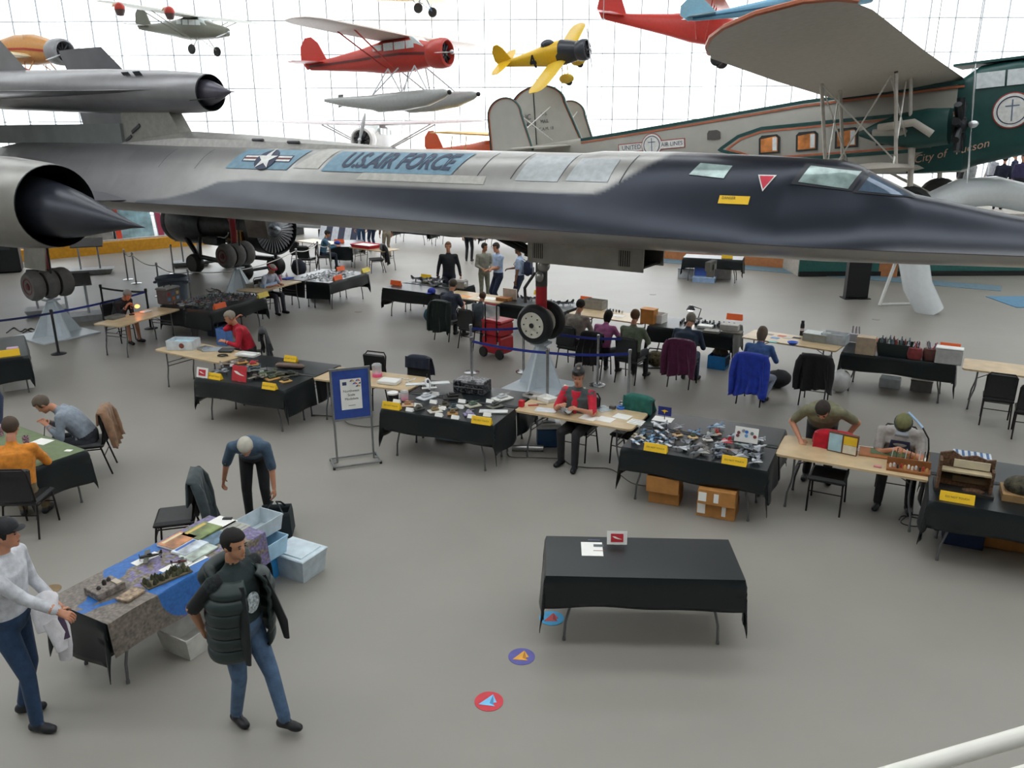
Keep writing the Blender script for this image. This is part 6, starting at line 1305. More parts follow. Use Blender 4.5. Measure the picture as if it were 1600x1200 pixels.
# --- left rear row
def p3(x, y): return 240 + x * .15, 320 + y * .15
tent(*p3(690, 1075), TB['B1'][1], 'orange tent sign before the heap of metallic models', M_ORANGE, .36, .12, False); tent(*p3(1140, 962), TB['B1'][1], 'pale yellow tent sign at the right end of the metallic model heap', hexm('f0d860', .6), .36, .12, False)
rnd = random.Random(11)
cl = ['8a8c90', '4a4c50', '6f7a68', '9a8a70', '3a3a3e', 'a8aab0', '7a4038', '50607a']
a66 = RAD(TB['B1'][1])
for i in range(63):
    r_, c_ = divmod(i, 9); u = .17 + c_ * .185 + rnd.uniform(-.02, .02); v = .26 + r_ * .17 + rnd.uniform(-.02, .02); q = off(*TB['B1'], u, v); c = cl[i % 8]; k = ('jet' if i % 3 else 'prop', c, cl[(i * 3 + 1) % 8])
    if k not in PM: PM[k] = plane_model(k[0], k[1:])
    o = link('model_aircraft', PM[k]); o.location = (*q, CZ); o.rotation_euler = (0, 0, rnd.uniform(0, 6)); s_ = rnd.uniform(.66, .76); o.scale = (s_, s_, s_ * 1.5)
    tag(o, 'metallic model, %s from left, %s row of the heap behind the lady in red' % (ORD[c_], ORD[r_]), 'model aircraft', 'metallic models heaped on one table')
def p4(x, y): return 440 + x * .125, 340 + y * .125
for i, (x, y, m_) in enumerate(((735, 660, M_ORANGE), (700, 775, M_ORANGE), (1050, 680, hexm('f0d860', .6)))): tent(*p4(x, y), TB['B3'][1], ['orange tent sign at the back of the table right of the red headband', 'orange tent sign at the front of the table right of the red headband', 'yellow tent sign at the right end of the table by the red headband'][i], m_, .36, .12, False)
for i in range(30):
    r_, c_ = divmod(i, 6); u = .3 + c_ * .24 + rnd.uniform(-.05, .05); v = .3 + r_ * .2 + rnd.uniform(-.03, .03); q = off(*TB['B3'], u, v); c = ['b8bcc0', 'd0d4d8', '6f7680', '3a3e44', 'a8b4bc'][i % 5]; k = ('jet', c, 'c9ccd0')
    if k not in PM: PM[k] = plane_model('jet', k[1:])
    o = link('model_aircraft', PM[k]); o.location = (*q, CZ); o.rotation_euler = (0, 0, rnd.uniform(0, 6)); s_ = rnd.uniform(.7, .95); o.scale = (s_,) * 3
    tag(o, 'pale model jet, %s from left in the %s row, right of the red headband' % (ORD[c_], ORD[r_]), 'model aircraft', 'pale model jets on one rear table')
o = item('tool_box', 'grey tool box with coloured stickers beside the orange lamp', 'tool box', 265, 473, Z3, 70); MB().box((0, 0, .17), (.44, .30, .34), bev=.02).build('box_body', hexm('6a5f5c', .5), o, .4); MB().box((0, 0, .36), (.47, .33, .07), bev=.025).build('lid', hexm('8a8a86', .5), o, .4); MB().tube([(-.12, 0, .40), (-.1, 0, .44), (.1, 0, .44), (.12, 0, .40)], .014, 6).build('handle', M_BLACK, o)
for i in range(6): MB().box((-.15 + (i % 3) * .14, -.152, .12 + (i // 3) * .12), (.08, .006, .07)).build('sticker', hexm(['5a8ab0', 'c87030', '8ab0c8', 'b03030', '4a6a90', 'c8b070'][i], .5), o, 0)
o = item('task_lamp', 'small lamp glowing orange before the man in black jacket', 'lamp', 206, 492, Z3); MB().lathe([(.06, 0), (.06, .02), (.01, .03)], 14).build('base', M_BLACK, o); MB().tube([(0, 0, .02), (.02, .05, .15), (.06, .1, .19)], .008, 6).build('arm', M_BLACK, o); MB().ell((.09, .12, .17), (.055, .055, .04)).build('bulb', mat('lamp_glow', 'ff7a30', .4, emit=5), o)
obox('kit_box', 'grey kit box on the table of the man in black jacket', 'box', 180, 497, (.36, .24, .06), hexm('7a7a76', .6), Z3, 70); solo(MB().box((0, 0, .02), (.24, .14, .04), bev=.01), 'parts_tray', M_WHITE, 'white tray glowing under the orange lamp', 'tray', 228, 488, z=Z3, rz=70); solo(MB().lathe([(.05, 0), (.06, .03), (.05, .03)], 14), 'dish', M_WHITE, 'white dish at the right end beside the tool box', 'dish', 284, 479, z=Z3)
obox('parts_tray', 'pale blue tray on the table of the lady with red headband', 'tray', *p3(1200, 850), (.5, .16, .1), hexm('a8c4e0', .5), Z3, 65); obox('parts_tray', 'grey tray with parts before the lady with red headband', 'tray', *p3(1060, 850), (.4, .3, .09), hexm('a8a8a4', .5), Z3, 65); solo(MB().box((0, 0, .02), (.3, .18, .04), bev=.01), 'towel', hexm('2f4aa8', .8), 'blue folded cloth on the table of the lady with red headband', 'cloth', *p3(1400, 775), z=Z3, rz=65)
for i, (x, y, c) in enumerate(((1340, 765, 'e8e8ea'), (1390, 760, 'e0c0cc'), (1320, 790, 'd85a80'))): solo(MB().lathe([(.03, 0), (.03, .12), (.012, .14), (.012, .17)], 12), 'spray_bottle', hexm(c, .4), ['tall white bottle by the lady with red headband', 'pale pink bottle by the lady with red headband', 'hot pink bottle by the lady with red headband'][i], 'bottle', *p3(x, y + 10), z=Z3)
o = item('serving_tray', 'large red tray on the pale table under the fuselage', 'tray', *p4(1060, 372), Z3, -38); MB().loft([[(sx * a, sy * b_, z) for sx, sy in ((-1, -1), (1, -1), (1, 1), (-1, 1))] for a, b_, z in ((.44, .28, 0), (.50, .32, .12), (.52, .34, .12), (.49, .31, .118), (.43, .27, .012))], caps=True).build('tray', hexm('d0203c', .4), o, .4); MB().box((0, 0, .09), (.9, .55, .01)).build('liner', M_WHITE, o, 0)
tent(530, 379, -5, 'orange tent sign on the table of the man in plaid', M_ORANGE, .36, .12, False); solo(MB().ell((0, 0, .06), (.12, .12, .08), None, 12, 6), 'blue_cap', hexm('2a4aa0', .7), 'blue bundle on the table of the man in plaid', 'bundle', 527, 382, z=CZ, sm=1)
# --- middle row
def pc(x, y): return 580 + x * .175, 360 + y * .175
tent(*pc(222, 487), TB['C0'][1], 'orange tent sign at the left end of the middle row', M_ORANGE, .34, .12, False); tent(*pc(492, 430), TB['C0'][1], 'yellow tent sign on the back table behind the blue cap', M_YELLOW, .34, .12, False)
for i, (x, y) in enumerate(((420, 437), (480, 445), (510, 455), (555, 440), (590, 452), (625, 448), (580, 482), (600, 490))): model(*pc(x, y), 'jet', ['3a3c40', '2f3134', '8a8f94'][i % 3], '4a4c50', i * 50, 'dark model, %s from left, on the back table behind the blue cap' % ORD[i], 1.7)
o = item('baseball_cap', 'royal blue baseball cap on the black table in the middle row', 'cap', *pc(540, 560), rz=-30); MB().ell((0, 0, .05), (.10, .12, .09), None, 14, 8).build('crown', fab('1f3494'), o); MB().ell((.0, -.14, .02), (.075, .08, .012), None, 12, 5).build('brim', fab('1f3494'), o)
o = item('machine_box', 'grey cylindrical machine on the middle row table', 'machine', *pc(795, 520), rz=-20); MB().box((-.05, 0, .12), (.44, .26, .24), bev=.04).build('housing', hexm('8a8780', .4), o, .5); MB().lathe([(.07, 0), (.07, .03), (.03, .05)], 16, Tr(.17, -.08, .12) @ Ry(90)).build('dial', M_STEEL, o)
sheet('white sheet on the boy\'s plywood table', *pc(1040, 605), (.5, .3), -30); sheet('orange sheet before the man in dark tee', *pc(840, 590), (.3, .22), -30, hexm('f0a860', .6))  # second sheet simply has an orange colour
o = item('carton_lid', 'pale open carton with brown tray on the boy\'s table', 'box', *pc(1215, 625), Z3, -34); MB().box((0, .12, .14), (.38, .05, .26)).build('box_back', hexm('c8b8a8', .7), o, 0); MB().box((-.05, -.06, .04), (.34, .22, .08)).build('tray', hexm('a06a38', .6), o, 0)
def pd(x, y): return 800 + x * .2125, 420 + y * .2125
for i, (x, y) in enumerate(((115, 222), (150, 225), (285, 245), (320, 255), (360, 255), (405, 258), (200, 225))): model(*pd(x, y), 'jet', '2a2c30', '3a3e44', i * 40, 'dark model, %s from left, on the table behind the nose wheel' % ORD[i], 1.5)
tent(*pd(203, 192), -34, 'yellow tent sign behind the nose gear strut', M_YELLOW, .3, .11, False); tent(*pd(545, 236), -34, 'orange tent sign behind the grey hoodie', M_ORANGE, .3, .11, False)
obox('kit_box', 'large grey open kit box before the girl in pink', 'box', *pd(610, 290), (.5, .3, .2), hexm('9a958c', .6), Z3, -35); obox('kit_box', 'orange printed box right of the person in green tee', 'box', *pd(1005, 400), (.3, .22, .3), hexm('c8843a', .6), Z3, -35, lid=hexm('c8843a', .6)); obox('kit_box', 'white box beside the orange printed box', 'box', *pd(1075, 395), (.28, .3, .2), M_WHITE, Z3, -35)
sheet('white sheet before the girl in pink', *pd(780, 345), (.3, .2), -35); sheet('teal sheet before the person in green tee', *pd(955, 350), (.2, .2), -35, hexm('8ac0c0', .6))
for i in range(6): solo(MB().lathe([(.02, 0), (.02, .05), (.008, .06)], 10), 'paint_bottle', hexm(['c8ccd0', '8a9098', '5a6a70', 'b0a090', '3a3a3a', 'd0d0cc'][i], .4), 'small paint bottle, %s from left, on the table of the three youngsters' % ORD[i], 'bottle', *pd(700 + i * 22, 305 + i * 4), z=Z3, group='paint bottles of the youngsters')
def pe(x, y): return 1000 + x * .2, 440 + y * .2
o = item('desk_lamp', 'articulated desk lamp shining beside the bald-topped man', 'lamp', *pe(455, 290), rz=-30); MB().lathe([(.09, 0), (.09, .02), (.015, .03)], 18).build('base', M_BLACK, o); MB().tube([(0, 0, .02), (.05, 0, .22), (-.14, 0, .26)], .012, 8).build('arm', M_BLACK, o); MB().lathe([(.02, .1), (.05, .08), (.1, .0), (.095, 0), (.04, .07)], 18, Tr(-.18, 0, .18), caps=False).build('shade', M_BLACK, o); MB().ell((-.18, 0, .185), (.08, .08, .03)).build('bulb', mat('bulb_white', 'fff6e8', .4, emit=22), o)
tent(*pe(738, 298), -27, 'orange tent sign behind the paint bottles under the lamp', M_ORANGE, .34, .13, False)
for i in range(44):
    r_, c_ = divmod(i, 11); u = .56 + c_ * .105 + rnd.uniform(-.02, .02); v = .50 + r_ * .11 + rnd.uniform(-.02, .02); q = off(*TB['C4'], u, v)
    if 'pb' not in PM: PM['pb'] = [MB().lathe([(.024, 0), (.024, .035), (.02, .04), (.02, .055), (.002, .056)], 10).mesh('paint_bottle', hexm(c, .4), .6) for c in ('2a2c30', '3a3e44', '55595e', '1f2226')]
    o = link('paint_bottle', PM['pb'][i % 4]); o.location = (*q, CZ); tag(o, 'dark paint bottle, %s from left in the %s row under the desk lamp' % (ORD[c_], ORD[r_]), 'bottle', 'paint bottles under the desk lamp')
for i, (x, y, d) in enumerate(((510, 345, (.3, .2, .05)), (560, 385, (.32, .2, .05)), (700, 365, (.36, .22, .12)), (720, 390, (.4, .24, .04)))): solo(MB().box((0, 0, d[2] / 2), d, bev=.006), 'kit_box', [M_WHITE, hexm('8a8880', .6), hexm('b8b4ac', .6), hexm('6a655c', .6)][i], ['white box left under the desk lamp', 'grey tray box under the desk lamp', 'pale stacked box left of the woman in blue', 'brown tray left of the woman in blue'][i], 'box', *pe(x, y + 12), z=CZ + (.0 if i != 2 else .042), rz=-27)
for i, (x, y, c) in enumerate(((1010, 412, '9a9aa0'), (1055, 440, '6f9ad0'), (1110, 425, 'd0705a'), (1150, 440, 'c8c4bc'), (1040, 470, '8ac8c0'), (1225, 440, '2f2f33'))): sheet(['grey card', 'blue card', 'red card', 'cream card', 'teal card', 'black tray'][i] + ' on the plywood table of the woman in blue', *pe(x, y), (.16, .12), -37, hexm(c, .6), name='card_pack', cat='card')
o = item('flask', 'tall black flask on the table right of the woman in blue', 'bottle', *pe(1262, 420), Z3); MB().lathe([(.04, 0), (.04, .22), (.03, .25), (.03, .30), (.002, .305)], 16).build('bottle', M_BLACK, o); MB().lathe([(.041, .1), (.041, .15)], 16).build('label_band', hexm('d8c8cc', .5), o)
o = item('bowl', 'blue bowl on the plywood table beside the black jacket chair', 'bowl', *pe(1192, 495), Z3); MB().lathe([(.05, 0), (.1, .05), (.105, .06), (.09, .055), (.03, .01)], 20, caps=False).build('bowl', hexm('2f5ac0', .4), o)
clp = mat('clear_plastic_bin', 'c8d0d4', .15, trans=.45)
o = obox('plastic_bin', 'grey lidded plastic bin behind the black jacket chair', 'bin', *pe(1375, 460), (.44, .3, .14), hexm('9aa09c', .4), Z3, -37, lid=hexm('b0b8b4', .4)); o = obox('plastic_bin', 'clear plastic bin of bottles right of the grey bin', 'bin', *pe(1520, 480), (.46, .3, .2), clp, Z3, -37)
for i in range(8): MB().lathe([(.035, .01), (.035, .12), (.01, .15)], 10, Tr(-.16 + (i % 4) * .1, -.06 + (i // 4) * .12, 0)).build('bottle', hexm(['8a8f98', '6a7a9a', '9a9aa0'][i % 3], .4), o)
def pf(x, y): return 1230 + x * .2333, 480 + y * .2333
solo(MB().box((0, 0, .16), (.32, .22, .32), bev=.006), 'cardboard_box', hexm('b8a48c', .7), 'tall tan carton at the left of the basket table', 'box', *pf(520, 310), rz=-30)
o = item('wire_basket', 'dark basket full of bottles and tools', 'basket', *pf(715, 312), rz=-30); MB().loft([[(sx * a, sy * b_, z) for sx, sy in ((-1, -1), (1, -1), (1, 1), (-1, 1))] for a, b_, z in ((.26, .16, 0), (.30, .19, .22), (.29, .18, .22), (.25, .15, .01))]).build('basket', hexm('23302f', .6), o, .3)
for i in range(24): MB().lathe([(.022, .05), (.022, .2), (.009, .23), (.009, .26)], 8, Tr(-.23 + (i % 8) * .064, -.1 + (i // 8) * .1, rnd.uniform(0, .06))).build('bottle', hexm(['4a5a50', '2f3336', 'c8ccd0', '6a7a8a', '8a3a30'][i % 5], .4), o)
for i, (x, y, c, lb) in enumerate(((850, 345, '8a3a3a', 'red bag of brushes on the basket table'), (950, 350, '6a4440', 'brown bag of tools on the basket table'))):
    o = item('tool_bag', lb, 'bag', *pf(x, y), rz=-30); MB().loft([[(a * math.cos(t), b_ * math.sin(t), z) for t in [k * math.tau / 14 for k in range(14)]] for a, b_, z in ((.11, .08, 0), (.13, .1, .08), (.11, .08, .2))]).build('bag_body', fab(c), o, 1)
    for k in range(8): MB().tube([(rnd.uniform(-.07, .07), rnd.uniform(-.05, .05), .15), (rnd.uniform(-.1, .1), rnd.uniform(-.07, .07), .32)], .008, 5).build('brush', hexm(['d8d8d8', '3a3a3a', 'c04040', '6a5a90'][k % 4], .5), o)
o = item('storage_case', 'white storage case at the right of the basket table', 'case', *pf(1075, 375), rz=-30); MB().box((0, 0, .13), (.42, .2, .26), bev=.015).build('box_body', hexm('bcbcba', .4), o, .4); MB().box((0, 0, .275), (.43, .21, .03), bev=.01).build('lid', M_WHITE, o, .4)
o = item('tool_caddy', 'clear rack of brushes at the back left of the basket table', 'rack', *pf(450, 230), rz=-30); MB().box((0, 0, .08), (.2, .12, .16), bev=.01).build('rack', hexm('a8a4a8', .4), o, .4)
for k in range(8): MB().tube([(-.08 + k * .022, 0, .14), (-.08 + k * .022 + rnd.uniform(-.02, .02), .02, .3)], .008, 5).build('brush', hexm(['d8d0d4', '6a6068', 'b8a8b0'][k % 3], .5), o)
for i, (x, y) in enumerate(((560, 240), (1090, 275))): tent(*pf(x, y), -30, ['orange tent sign behind the tall tan carton', 'orange tent sign behind the white storage case'][i], M_ORANGE, .34, .10, False)
obox('plastic_bin', 'clear empty bin on the floor under the basket table', 'bin', *pf(685, 530), (.36, .26, .18), mat('milky_plastic', 'dfe6ea', .3, trans=.25), 0, -30); obox('plastic_bin', 'grey bin on the floor under the basket table', 'bin', *pf(895, 555), (.36, .26, .2), hexm('8a8886', .5), 0, -30, lid=hexm('77706a', .5))
# --- on the floor of the middle row
o = item('tool_cart', 'red wheeled tool cart with raised handle', 'cart', 778, 556, 0, 57 - 90 - 5)
o.scale = (1.12,) * 3; rdm = hexm('b3202c', .4)
MB().box((0, 0, .25), (.46, .38, .34), bev=.03).build('lower_box', rdm, o, .4); MB().box((0, 0, .56), (.46, .38, .26), bev=.03).build('upper_box', rdm, o, .4); MB().box((0, 0, .71), (.48, .40, .06), bev=.02).build('lid', rdm, o, .4)
for sx in (-1, 1): wheel(o, sx * .2, -.2, .10, .10, .03, name='wheel').rotation_euler = (0, 0, 0)
for sx in (-1, 1): MB().tube([(sx * .14, -.2, .3), (sx * .14, -.2, 1.06)], .013, 8).build('handle_post', M_BLACK, o)
MB().tube([(-.14, -.2, 1.06), (.14, -.2, 1.06)], .018, 8).build('handle_grip', rdm, o); MB().box((.0, -.17, .9), (.34, .05, .26), bev=.02).build('clear_organizer', mat('clear_plastic', 'd8dde0', .1, trans=.6), o, .4)
for z in (.42, .69): MB().box((.16, -.195, z - .12), (.05, .02, .08)).build('latch', M_STEEL, o, 0)
def soft_bag(name, label, cat, px, py, r, m, rz=0, cat2=None):
    o = item(name, label, cat, px, py, 0, rz); b = MB(); nu, nv = 18, 10
    b.loft([[Vector((r[0] * math.cos(ph) * math.cos(a), r[1] * math.cos(ph) * math.sin(a), r[2] * (math.sin(ph) * .5 + .5))) * (1 + .10 * noise.noise((a * 2, ph * 3, px))) for a in [k * math.tau / nu for k in range(nu)]] for ph in [(-1.5 + 3.0 * j / nv) for j in range(nv + 1)]]).build('bag_body', m, o, 1.2); return o
soft_bag('bag', 'pink bag on the floor behind the nose stand belt', 'bag', 918, 556, (.32, .2, .24), fab('b8787c'), -40)
o = soft_bag('shoulder_bag', 'brown camouflage bag on the floor by the plum jacket chair', 'bag', 1024, 572, (.24, .16, .32), mat('camo', '5f553a', .8, var=.6, scale=18), -20); MB().tube([(-.2, 0, .26), (-.12, -.1, .40), (.12, -.1, .40), (.2, 0, .26)], .014, 6).build('strap', M_BLACK, o); MB().tube([(-.22, 0, .02), (-.36, -.12, .012), (-.1, -.22, .012), (.2, -.16, .012)], .014, 6).build('loose_strap', M_BLACK, o)
o = obox('milk_crate', 'bright blue slotted crate on the floor under the black cloth', 'crate', 1122, 574, (.36, .36, .28), hexm('1f7ac0', .5), 0, -30)
for k in range(5): MB().box((.184, -.13 + k * .065, .15), (.008, .03, .18)).build('slot', hexm('0d2a44', .6), o, 0)
o = soft_bag('bundle', 'brown paper bundle inside the blue slotted crate', 'bundle', 1124, 572, (.16, .15, .2), fab('7a6a58')); o.location.z = .2
soft_bag('backpack', 'black backpack with clear top on the floor beside the woman in blue', 'backpack', 1214, 605, (.27, .2, .34), fab('17181c'), 20); soft_bag('plastic_bag', 'crumpled white plastic bag by the basket table leg', 'bag', 1310, 612, (.2, .2, .42), hexm('c8c8c6', .4), 10)
soft_bag('paper_bag', 'grey paper bag on the floor behind the plum jacket', 'bag', 1080, 578, (.12, .1, .2), hexm('8a8478', .7))
o = soft_bag('backpack', 'dark backpack leaning by the white rope posts', 'backpack', 468, 431, (.26, .2, .55), fab('1c2030'))
soft_bag('tote_bag', 'teal bag on the floor behind the green coat chair', 'bag', 672, 503, (.16, .14, .36), fab('2a5a6a'))
obox('plastic_bin', 'blue bin under the table right of the red headband', 'bin', 500, 465, (.5, .34, .2), hexm('5a9ab8', .5), 0, 65); obox('plastic_bin', 'dark blue bin under the table of metallic models', 'bin', 345, 522, (.5, .34, .26), hexm('3a4a66', .5), 0, 66); obox('plastic_bin', 'bright blue tall bin behind the lady in red', 'bin', 352, 538, (.2, .3, .38), hexm('5a80c0', .5), 0, 66)
solo(MB().box((0, 0, .03), (.5, .3, .06), bev=.01), 'paper_tray', hexm('a8c8dc', .4), 'pale blue flat case on the floor under the models by the poster', 'case', 708, 684, z=0, rz=-20); carton('long white carton under the black table at the left edge', 30, 606, (.5, .3, .22), 32, m=M_WHITE, tape=False)
for i, (x, y, d, c) in enumerate(((1072, 434, (.5, .35, .3), 'b8bcc0'), (1100, 440, (.7, .4, .14), '9ab4d8'), (1098, 430, (.5, .35, .25), '4a6ac0'), (1125, 434, (.7, .4, .34), 'd0ccc8'))): obox('plastic_bin', ['grey bin with dark lid at the left under the far table', 'long pale blue bin in front under the far table', 'blue bin stacked under the far table', 'white tall bin at the right under the far table'][i], 'bin', x, y, d, hexm(c, .5), [0, 0, .15, 0][i], -20, lid=hexm(['3a4058', 'a8c0e0', '3a58b0', 'd8d4d0'][i], .5))
tent(1136, 403.5, -20, 'yellow tent sign on the far table under the jet nose', M_YELLOW, .34, .12, False)
# left edge table
tent(15, 556, 32, 'yellow tent sign on the table at the left edge', M_YELLOW, .34, .12, False)
solo(MB().box((0, 0, .03), (.2, .1, .06), bev=.015), 'model_car', hexm('d0a8c8', .3), 'shiny pink and white model behind the left edge tent sign', 'model', 20, 547, rz=30)
# green mat table
sheet('paper the man in grey is writing on', 66, 690, (.24, .18), -20, z=.765); sheet('small white card at the corner of the green mat', 107, 704, (.09, .06), -10, z=.765); sheet('white sheet beside the man in orange', 3, 702, (.2, .16), -25, z=.765)
for i, (x, y) in enumerate(((2, 680), (42, 695))):
    o = item('cup', ['checkered cup at the left edge of the green mat', 'checkered cup beside the head of the man in orange'][i], 'cup', x, y, .765); MB().lathe([(.035, 0), (.045, .12), (.042, .12), (.033, .01)], 16, caps=False).build('cup', mat('check_cup', 'b890a0', .5, var=.7, scale=60), o)
o = item('pen', 'pen in the hand of the man writing', 'pen', 69, 681, .80); MB().tube([(0, 0, 0), (.02, .02, .13)], .006, 6).build('pen', M_INK, o)
# ---------------------------------------------------------------- aerial photo table: models, books, tubs
def pm(x, y): return 60 + x * .3, 780 + y * .3
MZ = .7645; HM = 62
o = item('model_building', 'grey model building block on the aerial photo', 'model', *pm(350, 480), MZ, HM - 5); MB().box((0, 0, .035), (.26, .22, .07), bev=.006).build('block', mat('model_stone', '8a8078', .8, var=.3, scale=30), o, .3)
for i, (x, y, z) in enumerate(((0, .0, .1), (.06, .03, .085), (-.07, -.03, .08))): MB().lathe([(.018, .07), (.02, z), (.008, z + .02)], 10, Tr(x, y, 0)).build('turret', hexm('3a3432', .6), o)
MB().box((.08, -.06, .078), (.05, .1, .016)).build('roof', hexm('b8ac9a', .7), o, 0)
solo(MB().box((0, 0, .012), (.2, .14, .024), bev=.004), 'model_slab', mat('model_stone2', 'a8937c', .8, var=.3, scale=30), 'flat brown model slab beside the grey model building', 'model', *pm(480, 505), z=MZ, rz=HM + 5)
o = item('model_ridge', 'dark green wooded model ridge on the aerial photo', 'model', *pm(670, 410), MZ, HM - 14); b = MB(); rr = random.Random(5)
MB().box((0, 0, .008), (.42, .16, .016)).build('base', mat('ridge_soil', '6a5f4a', .9), o, 0)
for k in range(34): b.lathe([(.02, .012), (.017, .045), (.003, .07)], 6, Tr(rr.uniform(-.19, .19), rr.uniform(-.06, .06), 0))
b.build('trees', mat('ridge_tree', '4a4c34', .9, var=.3), o)['kind'] = 'stuff'
def book(label, x, y, d, rz, c, strip=None, z=MZ, nm='book', cat='book'):
    o = item(nm, label, cat, *pm(x, y), z, rz); MB().box((0, 0, d[2] / 2), d, bev=.003).build('cover', mat('cover_' + c, c, .35, var=.35, scale=7), o, .3); MB().box((0, 0, d[2] / 2), (d[0] + .002, d[1] - .01, d[2] * .6)).build('pages', M_PAPER, o, 0)
    if strip: MB().box((0, d[1] * .3, d[2] + .001), (d[0] * .8, d[1] * .16, .002)).build('title_band', hexm(strip, .4), o, 0)
    return o
book('orange illustrated book on the aerial photo table', 725, 225, (.30, .24, .03), HM + 2, 'c08050', 'd8c8a0'); book('green illustrated book behind the orange one', 850, 175, (.32, .26, .03), HM + 2, '7a8a50', 'd0b060')
book('white and blue book beside the orange book', 790, 258, (.30, .2, .025), HM + 2, 'c8d0d8', '2a5aa8'); book('white book with green stripe near the vest man', 835, 280, (.32, .2, .02), HM, 'b8c4b8', '6a9a70'); book('dark blue glossy magazine near the far end', 920, 210, (.30, .2, .012), HM, '5a7a90', None, nm='magazine', cat='magazine')
sheet('large white sheet at the far end of the aerial photo table', *pm(935, 130), (.3, .26), HM, z=MZ); sheet('grey printed sheet beside the large white sheet', *pm(1020, 150), (.24, .24), HM, hexm('a8a89c', .6), z=MZ, stripes=3); sheet('white leaflet near the elbow of the vest man', *pm(800, 322), (.26, .14), HM - 6, z=MZ, stripes=2)
sheet('white strip card with a dark aircraft left of the books', *pm(560, 310), (.26, .10), HM - 4, z=MZ); model(*pm(580, 300), 'prop', '3a3a34', '4a4a40', 200, 'dark model airplane on the white strip card', 1.0, z=MZ + .004); sheet('white strip card beside the wooded ridge', *pm(700, 345), (.26, .07), HM - 4, z=MZ); model(*pm(735, 325), 'prop', '5a2a30', '3a3a3a', 20, 'small dark red model beside the wooded ridge', .7, z=MZ + .004)
o = item('clipboard_clip', 'black clip lying at the far end of the aerial photo table', 'clip', *pm(985, 105), MZ); MB().box((0, 0, .01), (.1, .04, .02), bev=.005).build('clip', M_BLACK, o, .3)
milk = mat('milky_plastic', 'dfe6ea', .3, trans=.25)
def tub(label, px, py, d, rz, m, lid=None, z=0, nm='storage_tub'):
    o = item(nm, label, 'storage tub', px, py, z, rz, 'plastic storage tubs'); x, y, h = d
    R = [[(sx * x / 2 * a, sy * y / 2 * a, zz) for sx, sy in ((-1, -1), (1, -1), (1, 1), (-1, 1))] for a, zz in ((.86, 0), (.97, h * .9), (1.0, h * .9), (1.0, h), (.95, h), (.93, h * .9), (.84, .012))]
    MB().loft(R).build('tub', m, o, .3)
    if lid: MB().box((0, 0, h + .012), (x * 1.03, y * 1.03, .024), bev=.01).build('lid', lid, o, .4); MB().box((0, 0, h + .03), (x * .8, y * .8, .014), bev=.006).build('lid_panel', lid, o, .4)
    return o
tub('clear tub with white lid on the floor right of the aerial photo table', 468, 893, (.50, .40, .26), -28, mat('clear_tub', 'c8d4da', .2, trans=.2), mat('milky_lid', 'cfdde4', .35))
tub('bright blue tub at the end of the aerial photo table', 408, 900, (.46, .40, .34), 62, hexm('3a9ade', .4)); tub('pale blue tub stacked in the bright blue tub', 412, 868, (.42, .36, .20), 62, mat('pale_blue_tub', 'a8cfe8', .3), z=.345); tub('clear open tub on top of the stack by the aerial photo table', 404, 833, (.44, .34, .18), 62, mat('clear_tub', 'c8d4da', .2, trans=.2), z=.55)
tub('large milky tub lying under the aerial photo table', 312, 1000, (.62, .42, .24), 62, mat('milky_plastic2', 'c8c6c0', .35))
# ---------------------------------------------------------------- poster stand
o = thing('poster_stand', 'tall steel poster stand holding a blue framed club poster', 'sign stand', tuple(G(556, 722)), 20)
stl = mat('stand_steel', '8a8c8c', .35, .6)
for sx in (-1, 1):
    MB().tube([(sx * .27, 0, .03), (sx * .27, 0, 1.45)], .016, 8).build('post', stl, o)
for a, b_ in (((-.34, -.18), (.34, -.18)), ((-.34, .18), (.34, .18)), ((-.34, -.18), (-.34, .18)), ((.34, -.18), (.34, .18))): MB().tube([(*a, .035), (*b_, .035)], .016, 8).build('base_bar', stl, o)
for x, y in ((-.34, -.18), (.34, -.18), (-.34, .18), (.34, .18)): MB().lathe([(.02, 0), (.02, .03)], 8, Tr(x, y, 0)).build('foot', M_BLACK, o)
for sx in (-1, 1): MB().tube([(sx * .27, 0, .035), (sx * .34, 0, .035)], .014, 8).build('post_tie', stl, o)
bd = MB().box((0, 0, 1.07), (.54, .02, .74)).build('board', hexm('2b4a98', .5), o, 0)
for c, d in (((0, 0, 1.45), (.58, .035, .03)), ((0, 0, .69), (.58, .035, .03)), ((-.275, 0, 1.07), (.03, .035, .76)), ((.275, 0, 1.07), (.03, .035, .76))): MB().box(c, d).build('board_frame', stl, o, 0)
po = MB().box((0, -.013, 1.07), (.30, .004, .46)).build('poster', M_PAPER, o, 0)
for i, t_ in enumerate(('Northwest', 'Scale', 'Modelers')): letters('lettering', t_, .052, Tr(0, -.018, 1.12 - i * .06) @ Rx(90), M_INK, po)
MB().box((0, -.0165, .90), (.1, .002, .008)).build('print_line', hexm('7a8088', .7), po, 0)
MB().box((-.09, -.0165, 1.235), (.06, .002, .05)).build('club_logo', hexm('3a4468', .5), po, 0)
for r_ in range(3):
    for c_ in range(4 - r_ * 1):
        x = .125 - c_ * .042; z = 1.275 - r_ * .042
        MB().prism([(x - .018, z - .016), (x + .018, z - .016), (x + .018 * ((r_ + c_) % 2 * 2 - 1), z + .016)], .002, Tr(0, -.0165, 0) @ Rx(90)).build('pennant', hexm(['c8502a', '2a5ab0', 'e0a030', '27344f'][(r_ * 3 + c_) % 4], .5), po, 0)
